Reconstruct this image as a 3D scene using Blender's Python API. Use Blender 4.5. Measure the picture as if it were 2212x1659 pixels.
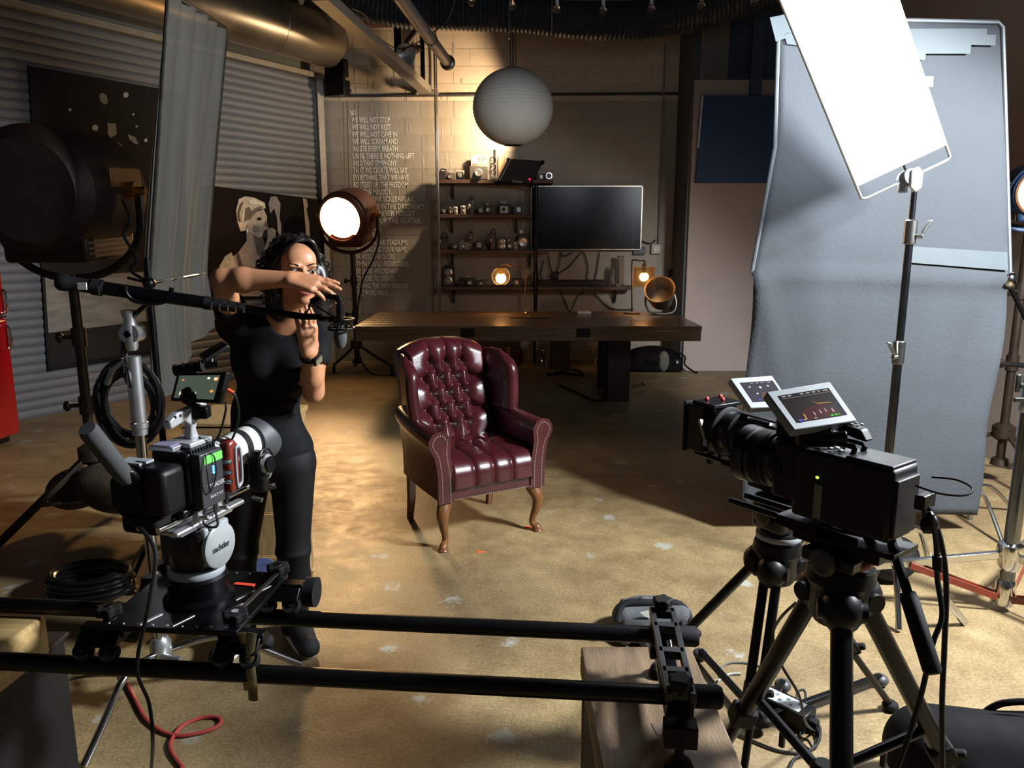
import bpy, bmesh, math, random
import numpy as np
from mathutils import Vector, Matrix, Euler
random.seed(7); rng = np.random.RandomState(7)
for o in list(bpy.data.objects): bpy.data.objects.remove(o, do_unlink=True)
scene = bpy.context.scene
COL = scene.collection
# ---------------- camera ----------------
F = 1661.0; PIT = math.radians(11.0); CAM = Vector((0, 0, 1.63))
cd = bpy.data.cameras.new('camera'); cd.sensor_width = 36; cd.lens = 36 * F / 2212; cd.clip_start = .02
cam = bpy.data.objects.new('camera', cd); COL.objects.link(cam)
cam.location = CAM; cam.rotation_euler = (math.pi / 2 - PIT, 0, 0); scene.camera = cam
# ---------------- world, exposure ----------------
wd = bpy.data.worlds.new('world'); scene.world = wd; wd.use_nodes = True
wd.node_tree.nodes['Background'].inputs[0].default_value = (.80, .88, 1, 1)
wd.node_tree.nodes['Background'].inputs[1].default_value = .075
vs = scene.view_settings; vs.view_transform = 'Standard'; vs.look = 'None'; vs.exposure = 0; vs.gamma = 1; vs.use_curve_mapping = False
# ---------------- pixel helpers (a pixel is a direction; depth comes from what the thing touches) ----------------
cP, sP = math.cos(PIT), math.sin(PIT)
def ray(px, py):
    u = (px - 1106) / F; v = -(py - 829.5) / F
    return Vector((u, cP + v * sP, -sP + v * cP))
def G(px, py, z=0.0):
    d = ray(px, py); return CAM + d * ((z - CAM.z) / d.z)
def at(px, py, Y):
    d = ray(px, py); return CAM + d * (Y / d.y)
def hitp(px, py, p0, n):
    d = ray(px, py); return CAM + d * ((Vector(p0) - CAM).dot(n) / d.dot(n))
# ---------------- lights ----------------
def lamp(name, kind, loc, target, energy, color, size=.1, angle=60, blend=.5):
    l = bpy.data.lights.new(name, kind); l.energy = energy; l.color = color
    if kind == 'SPOT': l.spot_size = math.radians(angle); l.spot_blend = blend; l.shadow_soft_size = size
    elif kind == 'AREA': l.size = size; l.spread = math.radians(angle)
    else: l.shadow_soft_size = size
    o = bpy.data.objects.new(name, l); COL.objects.link(o); o.location = loc
    d = Vector(target) - Vector(loc); o.rotation_euler = d.to_track_quat('-Z', 'Y').to_euler()
    return o
WARM = (1, .60, .27); COOL = (.90, .95, 1)
KEY = Vector((2.95, 2.2, 2.75))
lamp('assumed_key_lamp', 'SPOT', KEY, (1.0, 3.6, 0), 1700, COOL, .22, 122, .35)  # assumed lamp outside the frame, placed to match flag and chair shadows
lamp('fresnel_beam', 'SPOT', (-2.02, 8.70, 1.82), (-2.0, 4.3, 0), 380, WARM, .2, 58, .9)
lamp('assumed_clip_lamp_beam', 'SPOT', (-.10, 9.38, 2.90), (-.95, 10, 2.92), 165, (1, .75, .48), .06, 138, .35)  # beam of an unseen, assumed lamp behind the lantern; lights the block wall
lamp('edge_fresnel_beam', 'SPOT', (3.15, 4.82, 2.4), (2.0, 9.2, .8), 85, (1, .80, .68), .1, 60, .9)
# ---------------- materials ----------------
def lin(c):
    if isinstance(c, str): c = tuple(int(c[i:i + 2], 16) / 255 for i in (0, 2, 4))
    return tuple((x / 12.92 if x <= .04045 else ((x + .055) / 1.055) ** 2.4) for x in c[:3])
MATS = {}
def M(name, col='808080', rough=.5, metal=0, var=.12, scale=14, bump=0, bscale=120, coat=0, trans=0, alpha=1, emit=None, estr=0, sheen=0, spec=.5, stretch=None, ior=1.45):
    if name in MATS: return MATS[name]
    m = bpy.data.materials.new(name); m.use_nodes = True; nt = m.node_tree; b = nt.nodes['Principled BSDF']
    tc = nt.nodes.new('ShaderNodeTexCoord'); mp = nt.nodes.new('ShaderNodeMapping'); nz = nt.nodes.new('ShaderNodeTexNoise')
    nt.links.new(tc.outputs['Object'], mp.inputs[0]); nt.links.new(mp.outputs[0], nz.inputs['Vector'])
    if stretch: mp.inputs['Scale'].default_value = stretch
    nz.inputs['Scale'].default_value = scale; nz.inputs['Detail'].default_value = 5
    cr = nt.nodes.new('ShaderNodeValToRGB'); c = lin(col)
    cr.color_ramp.elements[0].position = .3; cr.color_ramp.elements[1].position = .7
    cr.color_ramp.elements[0].color = tuple(max(0, x * (1 - var)) for x in c) + (1,)
    cr.color_ramp.elements[1].color = tuple(min(1, x * (1 + var)) for x in c) + (1,)
    nt.links.new(nz.outputs['Fac'], cr.inputs[0]); nt.links.new(cr.outputs[0], b.inputs['Base Color'])
    mr = nt.nodes.new('ShaderNodeMapRange'); mr.inputs['To Min'].default_value = max(.02, rough * .85); mr.inputs['To Max'].default_value = min(1, rough * 1.15)
    nt.links.new(nz.outputs['Fac'], mr.inputs['Value']); nt.links.new(mr.outputs[0], b.inputs['Roughness'])
    b.inputs['Metallic'].default_value = metal; b.inputs['Coat Weight'].default_value = coat; b.inputs['Transmission Weight'].default_value = trans
    b.inputs['Alpha'].default_value = alpha; b.inputs['Specular IOR Level'].default_value = spec; b.inputs['Sheen Weight'].default_value = sheen; b.inputs['IOR'].default_value = ior
    if coat: b.inputs['Coat Roughness'].default_value = .12
    if bump:
        n2 = nt.nodes.new('ShaderNodeTexNoise'); n2.inputs['Scale'].default_value = bscale; n2.inputs['Detail'].default_value = 4
        nt.links.new(mp.outputs[0], n2.inputs['Vector'])
        bp = nt.nodes.new('ShaderNodeBump'); bp.inputs['Strength'].default_value = bump; bp.inputs['Distance'].default_value = .01
        nt.links.new(n2.outputs['Fac'], bp.inputs['Height']); nt.links.new(bp.outputs[0], b.inputs['Normal'])
    if emit:
        b.inputs['Emission Color'].default_value = lin(emit) + (1,); b.inputs['Emission Strength'].default_value = estr
    MATS[name] = m; return m
# ---------------- mesh builder (world coordinates unless .T is set) ----------------
def rotm(rx=0, ry=0, rz=0): return Euler((math.radians(rx), math.radians(ry), math.radians(rz))).to_matrix()
def frame(z, x=None):
    z = Vector(z).normalized()
    if x is None: x = Vector((1, 0, 0)) if abs(z.x) < .9 else Vector((0, 1, 0))
    x = (Vector(x) - z * Vector(x).dot(z)).normalized(); y = z.cross(x)
    return Matrix((x, y, z)).transposed()
def cat(pts, n=6, closed=False):
    P = [Vector(p) for p in pts]; out = []; L = len(P)
    for i in range(L if closed else L - 1):
        if closed: a, b, c, d = P[i - 1], P[i], P[(i + 1) % L], P[(i + 2) % L]
        else: a, b, c, d = P[max(i - 1, 0)], P[i], P[i + 1], P[min(i + 2, L - 1)]
        for k in range(n):
            t = k / n
            out.append(.5 * ((2 * b) + (c - a) * t + (2 * a - 5 * b + 4 * c - d) * t * t + (3 * b - a - 3 * c + d) * t ** 3))
    if not closed: out.append(P[-1])
    return out
class MB:
    def __init__(s, T=None): s.v = []; s.f = []; s.T = T
    def add(s, vs, fs):
        k = len(s.v)
        for p in vs:
            p = Vector(p); s.v.append(tuple(s.T @ p if s.T else p))
        s.f += [tuple(i + k for i in q) for q in fs]; return s
    def box(s, c, d, R=None, tap=(1, 1)):
        c = Vector(c); x, y, z = d[0] / 2, d[1] / 2, d[2] / 2; vs = []
        for k in (-1, 1):
            tx, ty = (1, 1) if k < 0 else tap
            for (i, j) in ((-1, -1), (1, -1), (1, 1), (-1, 1)):
                p = Vector((i * x * tx, j * y * ty, k * z)); vs.append(c + (R @ p if R else p))
        return s.add(vs, [(3, 2, 1, 0), (4, 5, 6, 7), (0, 1, 5, 4), (1, 2, 6, 5), (2, 3, 7, 6), (3, 0, 4, 7)])
    def beam(s, a, b, w, h, up=(0, 0, 1)):
        a = Vector(a); b = Vector(b); z = (b - a); R = frame(z, Vector(up).cross(z) if abs(z.normalized().dot(Vector(up))) < .98 else (1, 0, 0))
        return s.box((a + b) / 2, (w, h, z.length), R)
    def lathe(s, prof, o, axis, n=20, x=None, cap=True):
        R = frame(axis, x); o = Vector(o); vs = []; fs = []; m = len(prof)
        for (r, h) in prof:
            for k in range(n):
                a = 2 * math.pi * k / n; vs.append(o + R @ Vector((r * math.cos(a), r * math.sin(a), h)))
        for i in range(m - 1):
            for k in range(n):
                fs.append((i * n + k, i * n + (k + 1) % n, (i + 1) * n + (k + 1) % n, (i + 1) * n + k))
        if cap: fs.append(tuple(reversed(range(n)))); fs.append(tuple(range((m - 1) * n, m * n)))
        return s.add(vs, fs)
    def cyl(s, a, b, r, r1=None, n=16, cap=True):
        a = Vector(a); b = Vector(b); return s.lathe([(r, 0), (r if r1 is None else r1, (b - a).length)], a, b - a, n, cap=cap)
    def tube(s, pts, r, n=8, sub=5, closed=False, flat=1, cap=True):
        P = cat(pts, sub, closed) if sub > 1 else [Vector(p) for p in pts]; L = len(P)
        rad = r if callable(r) else (lambda t: r)
        T = [((P[(i + 1) % L] if closed else P[min(i + 1, L - 1)]) - (P[i - 1] if (closed or i > 0) else P[0])).normalized() for i in range(L)]
        X = frame(T[0]).col[0]; vs = []; fs = []
        for i in range(L):
            X = (X - T[i] * X.dot(T[i])); X = X.normalized() if X.length > 1e-6 else frame(T[i]).col[0]
            Y = T[i].cross(X); q = rad(i / max(1, L - 1))
            for k in range(n):
                a = 2 * math.pi * k / n; vs.append(P[i] + X * (q * math.cos(a)) + Y * (q * flat * math.sin(a)))
        for i in range(L if closed else L - 1):
            j = (i + 1) % L
            for k in range(n): fs.append((i * n + k, i * n + (k + 1) % n, j * n + (k + 1) % n, j * n + k))
        if not closed and cap: fs.append(tuple(reversed(range(n)))); fs.append(tuple(range((L - 1) * n, L * n)))
        return s.add(vs, fs)
    def ell(s, c, r, R=None, n=16, m=10):
        if not hasattr(r, '__len__'): r = (r, r, r)
        c = Vector(c); vs = []; fs = []
        for i in range(m + 1):
            t = math.pi * i / m
            for k in range(n):
                a = 2 * math.pi * k / n
                p = Vector((r[0] * math.sin(t) * math.cos(a), r[1] * math.sin(t) * math.sin(a), -r[2] * math.cos(t))); vs.append(c + (R @ p if R else p))
        for i in range(m):
            for k in range(n): fs.append((i * n + k, i * n + (k + 1) % n, (i + 1) * n + (k + 1) % n, (i + 1) * n + k))
        return s.add(vs, fs)
    def prism(s, pts, vec):
        n = len(pts); vec = Vector(vec); a = [Vector(p) for p in pts]; b = [p + vec for p in a]
        return s.add(a + b, [tuple(reversed(range(n))), tuple(range(n, 2 * n))] + [(i, (i + 1) % n, n + (i + 1) % n, n + i) for i in range(n)])
    def poly(s, pts): return s.add(pts, [tuple(range(len(pts)))])
    def grid(s, rows, closed=False):
        m = len(rows[0]); vs = [p for r in rows for p in r]; fs = []
        for i in range(len(rows) - 1):
            for k in range(m if closed else m - 1):
                fs.append((i * m + k, i * m + (k + 1) % m, (i + 1) * m + (k + 1) % m, (i + 1) * m + k))
        return s.add(vs, fs)
ROOT = {}
def tag(o, label=None, cat_=None, group=None, kind=None):
    if label: o['label'] = label
    if cat_: o['category'] = cat_
    if group: o['group'] = group
    if kind: o['kind'] = kind
    return o
def thing(name, label, category, loc=(0, 0, 0), rotz=0, group=None):
    o = bpy.data.objects.new(name, None); COL.objects.link(o); o.empty_display_size = .1
    o.location = loc; o.rotation_euler = (0, 0, rotz)
    ROOT[o.name] = Matrix.Translation(Vector(loc)) @ Matrix.Rotation(rotz, 4, 'Z')
    return tag(o, label, category, group)
def base_of(o):
    while o.parent: o = o.parent
    return o
def obj(name, mb, mat, parent=None, bev=0, smooth=38, label=None, category=None, group=None, kind=None, seg=2, sub=0, recalc=True, solid=0, soff=0):
    vs = np.array(mb.v, dtype=float); loc = Vector((0, 0, 0))
    if parent is not None:
        W = ROOT[base_of(parent).name].inverted(); W = np.array(W); vs = vs @ W[:3, :3].T + W[:3, 3]
    else:
        lo, hi = vs.min(0), vs.max(0); loc = Vector(((lo[0] + hi[0]) / 2, (lo[1] + hi[1]) / 2, lo[2])); vs = vs - np.array(loc)
    me = bpy.data.meshes.new(name); me.from_pydata(vs.tolist(), [], mb.f)
    if recalc:
        bm = bmesh.new(); bm.from_mesh(me); bmesh.ops.recalc_face_normals(bm, faces=bm.faces); bm.to_mesh(me); bm.free()
    me.update()
    if smooth:
        me.shade_smooth(); me.set_sharp_from_angle(angle=math.radians(smooth))
    me.materials.append(mat)
    o = bpy.data.objects.new(name, me); COL.objects.link(o)
    if parent is not None: o.parent = parent
    else:
        o.location = loc; ROOT[o.name] = Matrix.Translation(loc)
    if solid:
        md = o.modifiers.new('solid', 'SOLIDIFY'); md.thickness = solid; md.offset = soff
    if bev:
        md = o.modifiers.new('bevel', 'BEVEL'); md.width = bev; md.segments = seg; md.limit_method = 'ANGLE'; md.angle_limit = math.radians(40)
    if sub:
        md = o.modifiers.new('sub', 'SUBSURF'); md.levels = sub; md.render_levels = sub
    return tag(o, label, category, group, kind)
def text(name, s, mat, origin, xdir, updir, size, parent, width=None, ext=.0008, lab=None):
    cu = bpy.data.curves.new(name, 'FONT'); cu.body = s; cu.size = size; cu.extrude = ext; cu.offset = size * .012; cu.align_x = 'LEFT'; cu.resolution_u = 2
    t = bpy.data.objects.new(name, cu); COL.objects.link(t); bpy.context.view_layer.update()
    me = bpy.data.meshes.new_from_object(t); bpy.data.objects.remove(t, do_unlink=True)
    v = np.array([list(x.co) for x in me.vertices]); fs = [tuple(p.vertices) for p in me.polygons]
    w = v[:, 0].max() - v[:, 0].min(); kx = (width / w) if width else 1
    x = Vector(xdir).normalized(); u = Vector(updir).normalized(); n = x.cross(u); mb = MB()
    mb.add([Vector(origin) + x * (p[0] - v[:, 0].min()) * kx + u * p[1] + n * p[2] for p in v], fs)
    return obj(name, mb, mat, parent, smooth=0, label=lab, recalc=False)
# common materials
BLK = M('black_plastic', '060607', .45, 0, .2, spec=.3); BLKR = M('black_rubber', '08080a', .75, 0, .2, spec=.3); BLKM = M('black_metal', '08080a', .35, .4, .2, spec=.35)
CHR = M('chrome', 'c9c9c6', .14, 1, .08, 6); STEEL = M('steel', 'a2a29e', .3, 1, .15, 9); DSTL = M('dark_steel', '4a4946', .35, .9, .2)
ALU = M('aluminium', 'c2c4c6', .35, .9, .06); GRYP = M('grey_plastic', '8d9296', .45, 0, .06); WHT = M('white_plastic', 'dcdcd8', .4, 0, .04)
ORG = M('orange_paint', '6d2c1a', .45, 0, .15); RUST = M('mole_maroon', '4a2219', .5, .2, .25, 8); BRASS = M('brass', 'b08a45', .3, 1, .15)
CABLE = M('cable_black', '0c0c0d', .5, 0, .1)
# =============================== SETTING ===============================
def floor_mat():
    m = bpy.data.materials.new('stained_concrete'); m.use_nodes = True; nt = m.node_tree; b = nt.nodes['Principled BSDF']; N = nt.nodes.new; L = nt.links.new
    tc = N('ShaderNodeTexCoord')
    def noise(sc, det=6, ro=.6):
        n = N('ShaderNodeTexNoise'); n.inputs['Scale'].default_value = sc; n.inputs['Detail'].default_value = det; n.inputs['Roughness'].default_value = ro
        L(tc.outputs['Object'], n.inputs['Vector']); return n
    def ramp(src, p0, c0, p1, c1):
        r = N('ShaderNodeValToRGB'); e = r.color_ramp.elements; e[0].position = p0; e[1].position = p1; e[0].color = c0; e[1].color = c1; L(src, r.inputs[0]); return r
    def mix(f, a, b_, mode='MIX'):
        x = N('ShaderNodeMix'); x.data_type = 'RGBA'; x.blend_type = mode; L(f, x.inputs['Factor']) if not isinstance(f, float) else setattr(x.inputs['Factor'], 'default_value', f)
        L(a, x.inputs[6]); L(b_, x.inputs[7]); return x.outputs[2]
    big = noise(.9); mid = noise(7, 8, .7); fine = noise(90, 4, .7)
    a = ramp(big.outputs['Fac'], .35, lin('74654c') + (1,), .68, lin('9b8c69') + (1,))
    c = ramp(mid.outputs['Fac'], .3, (.72, .66, .6, 1), .7, (1.12, 1.08, 1.0, 1))
    col = mix(1.0, a.outputs[0], c.outputs[0], 'MULTIPLY')
    sp = ramp(fine.outputs['Fac'], .4, (.75, .72, .7, 1), .66, (1.25, 1.2, 1.1, 1)); col = mix(1.0, col, sp.outputs[0], 'MULTIPLY')
    # pale paint scuffs
    vo = N('ShaderNodeTexVoronoi'); vo.inputs['Scale'].default_value = 3.4; vo.inputs['Randomness'].default_value = 1
    ds = N('ShaderNodeMapping'); L(tc.outputs['Object'], ds.inputs[0])
    wob = noise(14, 5, .75); ad = N('ShaderNodeVectorMath'); ad.operation = 'MULTIPLY_ADD'; L(wob.outputs['Color'], ad.inputs[0]); ad.inputs[1].default_value = (.16, .16, .16); L(ds.outputs[0], ad.inputs[2]); L(ad.outputs[0], vo.inputs['Vector'])
    sc = ramp(vo.outputs['Distance'], .13, (1, 1, 1, 1), .19, (0, 0, 0, 1))
    br = ramp(mid.outputs['Fac'], .44, (0, 0, 0, 1), .55, (1, 1, 1, 1)); fac = mix(1.0, sc.outputs[0], br.outputs[0], 'MULTIPLY')
    gray = N('ShaderNodeRGB'); gray.outputs[0].default_value = lin('9d9f98') + (1,)
    bw = N('ShaderNodeRGBToBW'); L(fac, bw.inputs[0]); mf = N('ShaderNodeMath'); mf.operation = 'MULTIPLY'; L(bw.outputs[0], mf.inputs[0]); mf.inputs[1].default_value = .75
    col = mix(mf.outputs[0], col, gray.outputs[0])
    # saw cuts and cracks across the slab
    sx = N('ShaderNodeSeparateXYZ'); L(tc.outputs['Object'], sx.inputs[0]); lines = None
    wb = noise(1.2, 4)
    for (y0, w, wav) in ((FLJ[0], .006, .0), (FLJ[1], .005, .0), (FLJ[2], .005, .05), (FLJ[3], .006, .02)):
        q = N('ShaderNodeMath'); q.operation = 'MULTIPLY_ADD'; L(wb.outputs['Fac'], q.inputs[0]); q.inputs[1].default_value = wav; L(sx.outputs['Y'], q.inputs[2])
        d = N('ShaderNodeMath'); d.operation = 'COMPARE'; L(q.outputs[0], d.inputs[0]); d.inputs[1].default_value = y0; d.inputs[2].default_value = w
        if lines is None: lines = d.outputs[0]
        else:
            mx = N('ShaderNodeMath'); mx.operation = 'MAXIMUM'; L(lines, mx.inputs[0]); L(d.outputs[0], mx.inputs[1]); lines = mx.outputs[0]
    dk = N('ShaderNodeRGB'); dk.outputs[0].default_value = lin('4a3a2c') + (1,)
    lf = N('ShaderNodeMath'); lf.operation = 'MULTIPLY'; L(lines, lf.inputs[0]); lf.inputs[1].default_value = .7
    col = mix(lf.outputs[0], col, dk.outputs[0]); L(col, b.inputs['Base Color'])
    rr = ramp(mid.outputs['Fac'], .3, (.38, .38, .38, 1), .75, (.62, .62, .62, 1)); L(rr.outputs[0], b.inputs['Roughness'])
    bp = N('ShaderNodeBump'); bp.inputs['Strength'].default_value = .25; bp.inputs['Distance'].default_value = .004; L(fine.outputs['Fac'], bp.inputs['Height'])
    b2 = N('ShaderNodeBump'); b2.inputs['Strength'].default_value = .14; b2.inputs['Distance'].default_value = .02; L(mid.outputs['Fac'], b2.inputs['Height']); L(bp.outputs[0], b2.inputs['Normal']); L(b2.outputs[0], b.inputs['Normal'])
    return m
# floor plane is centred at (0,4.5): object coordinates are offset by that
FLJ = [G(900, 955).y - 4.5, G(900, 1031).y - 4.5, G(560, 1655).y - 4.5, G(1300, 845).y - 4.5]
mb = MB(); mb.box((0, 4.5, -.05), (18, 17, .1)); obj('floor', mb, floor_mat(), kind='structure', smooth=0)

PAINT_LO = M('olive_grey_paint', '93897a', .62, 0, .10, 3, .35, 22); PAINT_UP = M('beige_paint', 'b3a18a', .6, 0, .10, 3, .35, 22)
YB = 10.0
zband = at(1000, 208, YB).z
wb_ = MB(); wb_.box((-.05, YB + .104, 2.2), (5.4, .2, 4.9))
wall_back = obj('wall_back', wb_, M('wall_core', '8f8677', .7), kind='structure', smooth=0)
# painted concrete blocks, one object each
def block_mesh(w):
    m_ = MB(); m_.box((0, 0, 0), (w, .03, .1982)); me = bpy.data.meshes.new('block'); me.from_pydata(m_.v, [], m_.f); return me
BM = {}
zrow = 0
for r in range(21):
    z = r * .2032 + .1016; up = z > zband
    x = -2.55 - (.2032 if r % 2 else 0)
    while x < 2.30:
        x0, x1 = max(x, -2.55), min(x + .4064, 2.34); w = x1 - x0 - .005
        if w > .05:
            k = (round(w, 3), up)
            if k not in BM: BM[k] = block_mesh(w); BM[k].materials.append(PAINT_UP if up else PAINT_LO)
            o = bpy.data.objects.new('block', BM[k]); COL.objects.link(o); o.parent = wall_back
            o.location = Vector(((x0 + x1) / 2, YB + .015 + rng.uniform(-.0015, .0015), z)) - ROOT[wall_back.name].translation
        x += .4064
DARKT = M('dark_trim', '2a2724', .6)
mb = MB(); mb.cyl((-2.25, YB - .022, zband), (2.2, YB - .022, zband + .03), .017, n=8); obj('trim_1', mb, DARKT, kind='structure')
# dark post where the block wall ends
mb = MB(); mb.box((at(1479, 500, 9.5).x, 9.6, 2.25), (.1, .7, 4.5)); obj('trim_2', mb, M('post_paint', '3c3d40', .6), kind='structure')
# white partition to the right of it
xw = at(1487, 500, 9.2).x; zt = at(1492, 172, 9.2).z
WHTW = M('white_wall_paint', '978982', .75, 0, .05, 2)
mb = MB(); mb.box(((xw + 3.6) / 2, 9.28, zt / 2), (3.6 - xw, .16, zt)); obj('wall_right_back', mb, WHTW, kind='structure', bev=.006)
mb = MB(); mb.box((3.6, 7.1, 2.25), (.16, 4.3, 4.5)); obj('wall_right_side', mb, WHTW, kind='structure')
yr = G(2115, 1036).y
mb = MB(); mb.box((4.72, yr + .12, 2.25), (2.4, .16, 4.5)); wr = obj('wall_right', mb, M('mauve_wall', 'a89a94', .7, 0, .05, 2), kind='structure')
mb = MB(); mb.box((4.72, yr + .02, .085), (2.4, .03, .17)); obj('baseboard_right', mb, M('baseboard_grey', '9fa3a6', .6), kind='structure', bev=.004)
# upper dark wall above the white partition
mb = MB(); mb.box((4.2, 10.3, 2.3), (4.2, .2, 4.7)); obj('wall_back_upper', mb, M('blue_grey_wall', '4c5664', .8), kind='structure')

# ------------ left wall: rolling shutter at an angle ------------
A0 = Vector((-2.40, 10.0, 0)); WD = Vector((-.5145, -.8575, 0)); WN = Vector((.8575, -.5145, 0)); LEN = 9.2
def onwall(px, py, off=.0): return hitp(px, py, A0 + WN * off, WN)
ztop = onwall(725, 182).z
mb = MB(); c0 = A0 + WD * (LEN / 2) - WN * .12; mb.box(c0 + Vector((0, 0, 2.3)), (.12, LEN, 4.6), Matrix((WN, -WD, (0, 0, 1))).transposed())
wall_left = obj('wall_left', mb, M('left_wall_paint', '5c5b58', .75), kind='structure', smooth=0)
SLAT = M('shutter_slat_paint', '5e5e5f', .55, 0, .10, 3, stretch=(1, 1, 6)); n_slat = 43; ph = ztop / n_slat
sm = MB(); prof = [(-.055, -.5), (.012, -.5), (.017, -.42), (.025, -.25), (.028, 0), (.025, .25), (.017, .40), (.012, .48), (-.055, .48)]
rows = []
for t in (0, LEN - .15):
    rows.append([A0 + WD * (t + .08) + WN * o + Vector((0, 0, h * ph)) for (o, h) in prof])
sm.grid(rows, True); sm.f.append(tuple(range(9))); sm.f.append(tuple(range(17, 8, -1)))
sme = bpy.data.meshes.new('slat'); sme.from_pydata([tuple(Vector(v) - A0) for v in sm.v], [], sm.f)
bm = bmesh.new(); bm.from_mesh(sme); bmesh.ops.recalc_face_normals(bm, faces=bm.faces); bm.to_mesh(sme); bm.free()
sme.shade_smooth(); sme.set_sharp_from_angle(angle=math.radians(40)); sme.materials.append(SLAT)
for i in range(n_slat):
    o = bpy.data.objects.new('slat', sme); COL.objects.link(o); o.parent = wall_left
    o.location = A0 + Vector((0, 0, (i + .5) * ph)) - ROOT[wall_left.name].translation
# guide rail at the end of the shutter
mb = MB(); p = A0 + WD * .045 + WN * .03; R_ = Matrix((WN, -WD, (0, 0, 1))).transposed()
mb.box(p + Vector((0, 0, ztop / 2)), (.10, .07, ztop), R_); mb.box(p + WN * .06 + Vector((0, 0, ztop / 2)), (.012, .11, ztop), R_)
obj('trim_3', mb, M('rail_paint', '8b8781', .5, .3), kind='structure', bev=.003)
mb = MB(); mb.box(A0 + WD * 4 + WN * .03 + Vector((0, 0, ztop + .03)), (.13, 8.1, .06), R_); obj('trim_4', mb, M('head_angle', '8d8474', .5, .4), kind='structure', bev=.003)
# roll drum above the shutter
rd = .29; cz = ztop + .10 + rd; ds = A0 + WN * .30 + Vector((0, 0, cz))
tdr = thing('shutter_drum', 'long bare metal roll drum mounted above the corrugated shutter', 'drum', A0 + WN * .3)
mb = MB(); mb.lathe([(.0, 0), (rd - .05, 0), (rd, .03), (rd, .9), (rd + .004, .905), (rd + .004, .915), (rd, .92), (rd, 7.5), (0, 7.5)], ds + WD * .05, WD, 40, cap=False)
obj('drum_hood', mb, M('galvanised', '9a8f7e', .36, .85, .10, 5, stretch=(1, 1, 1)), tdr)
mb = MB(); bp_ = A0 + WN * .30 + Vector((0, 0, ztop))
mb.box(bp_ + Vector((0, 0, -.04)), (.30, .04, .34), R_); mb.box(bp_ + WN * .10 - WD * .03 + Vector((0, 0, .1)), (.10, .10, .2), R_); mb.box(bp_ + WN * .02 - WD * .06 + Vector((0, 0, -.12)), (.2, .14, .18), R_)
obj('end_bracket', mb, BLKM, tdr, bev=.006)
mb = MB()
for k in (-.1, 0, .1): mb.cyl(bp_ + WN * k - WD * .02 + Vector((0, 0, -.14)), bp_ + WN * k - WD * .16 + Vector((0, 0, -.14)), .02, n=8)
obj('gear', mb, DSTL, tdr)
# pull chains of the shutter hanging in front of the lettering
for i, (px, lab) in enumerate(((752, 'rusty shutter pull chain nearest the guide rail'), (776, 'rusty shutter pull chain hanging over the wall lettering'))):
    a = at(px - 2, 218, YB - .12); b = at(px + 6, 650, YB - .12); mb = MB(); n = 110
    for k in range(n):
        q = a.lerp(b, (k + .5) / n); mb.box(q, (.012 if k % 2 else .005, .005 if k % 2 else .012, (a - b).length / n * 1.12))
    obj('pull_chain', mb, M('rusty_chain', '6a5040', .6, .5), tdr, label=lab)

# ------------ ceiling ------------
ZC = 4.75
mb = MB(); mb.box((-.3, 4.0, ZC + .05), (15, 14, .1)); ceil = obj('ceiling', mb, M('ceiling_boards', '39302a', .8, 0, .2, 3, stretch=(8, 1, 1)), kind='structure', smooth=0)
JO = M('joist_wood', '54392a', .7, 0, .2, 5, stretch=(1, 9, 9))
for y in (3.2, 4.4, 5.6, 6.8, 8.0, 9.2):
    mb = MB(); mb.box((-.3, y, ZC - .12), (14.5, .06, .24)); obj('joist', mb, JO, ceil, smooth=0)
mb = MB(); mb.box((-.1, YB - .06, 4.16), (4.9, .10, .13)); obj('trim_5', mb, M('ledger_wood', '5a2f22', .7, 0, .15), kind='structure', bev=.005)
# =============================== CEILING GEAR ===============================
t = thing('flexible_duct', 'fat black ribbed flexible air duct sagging below the ceiling', 'duct', at(1100, 40, 8.4))
pts = [at(x, y, 8.4) for x, y in ((700, -70), (790, -5), (880, 14), (1000, 18), (1120, 22), (1230, 34), (1310, 40), (1400, 36), (1500, 20), (1620, -15), (1760, -70))]
P_ = cat(pts, 40); L_ = [0]
for a, b in zip(P_, P_[1:]): L_.append(L_[-1] + (b - a).length)
tot = L_[-1]; nr = int(tot / .011); Q = []; j = 0
for i in range(nr + 1):
    s_ = tot * i / nr
    while j < len(L_) - 2 and L_[j + 1] < s_: j += 1
    Q.append(P_[j].lerp(P_[j + 1], (s_ - L_[j]) / max(1e-6, L_[j + 1] - L_[j])))
mb = MB(); mb.tube(Q, lambda u: .205 + .011 * math.cos(u * nr * math.pi / 2), 22, sub=1); obj('duct_hose', mb, M('duct_foil_black', '2e3438', .4, .1, .2), t)
for x in (1100, 1190):
    mb = MB(); p = at(x, 34, 8.4); mb.cyl((p.x, p.y - .22, p.z - .22), (p.x, p.y - .22, ZC), .008, n=6); mb.tube([p + Vector((0, .22 * math.cos(a), .22 * math.sin(a))) for a in np.linspace(0, 2 * math.pi, 17)[:-1]], .006, 5, 1, True); obj('hanger_strap', mb, STEEL, t)
a = at(922, 196, 9.75); b = at(690, -12, 6.3)
t = thing('diagonal_brace', 'grey painted steel channel brace slanting from wall to ceiling', 'brace', a)
mb = MB(); mb.beam(a, b, .135, .085)
obj('channel', mb, M('brace_paint', '6e6558', .55, .3), t, bev=.004)
mb = MB(); mb.box(at(924, 200, 9.9), (.26, .16, .03)); mb.cyl(at(900, 195, 9.85), at(900, 205, 9.85), .02); obj('foot_plate', mb, M('brace_paint', ''), t, bev=.003)
a = at(966, 134, 8.4); b = at(858, -14, 6.4)
t = thing('ceiling_pipe', 'round steel pipe hanging down at an angle with a flanged open end', 'pipe', a)
d = (a - b).normalized(); mb = MB(); mb.cyl(b, a, .055, n=20); obj('pipe_run', mb, M('pipe_paint', '7d7267', .4, .5), t)
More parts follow.
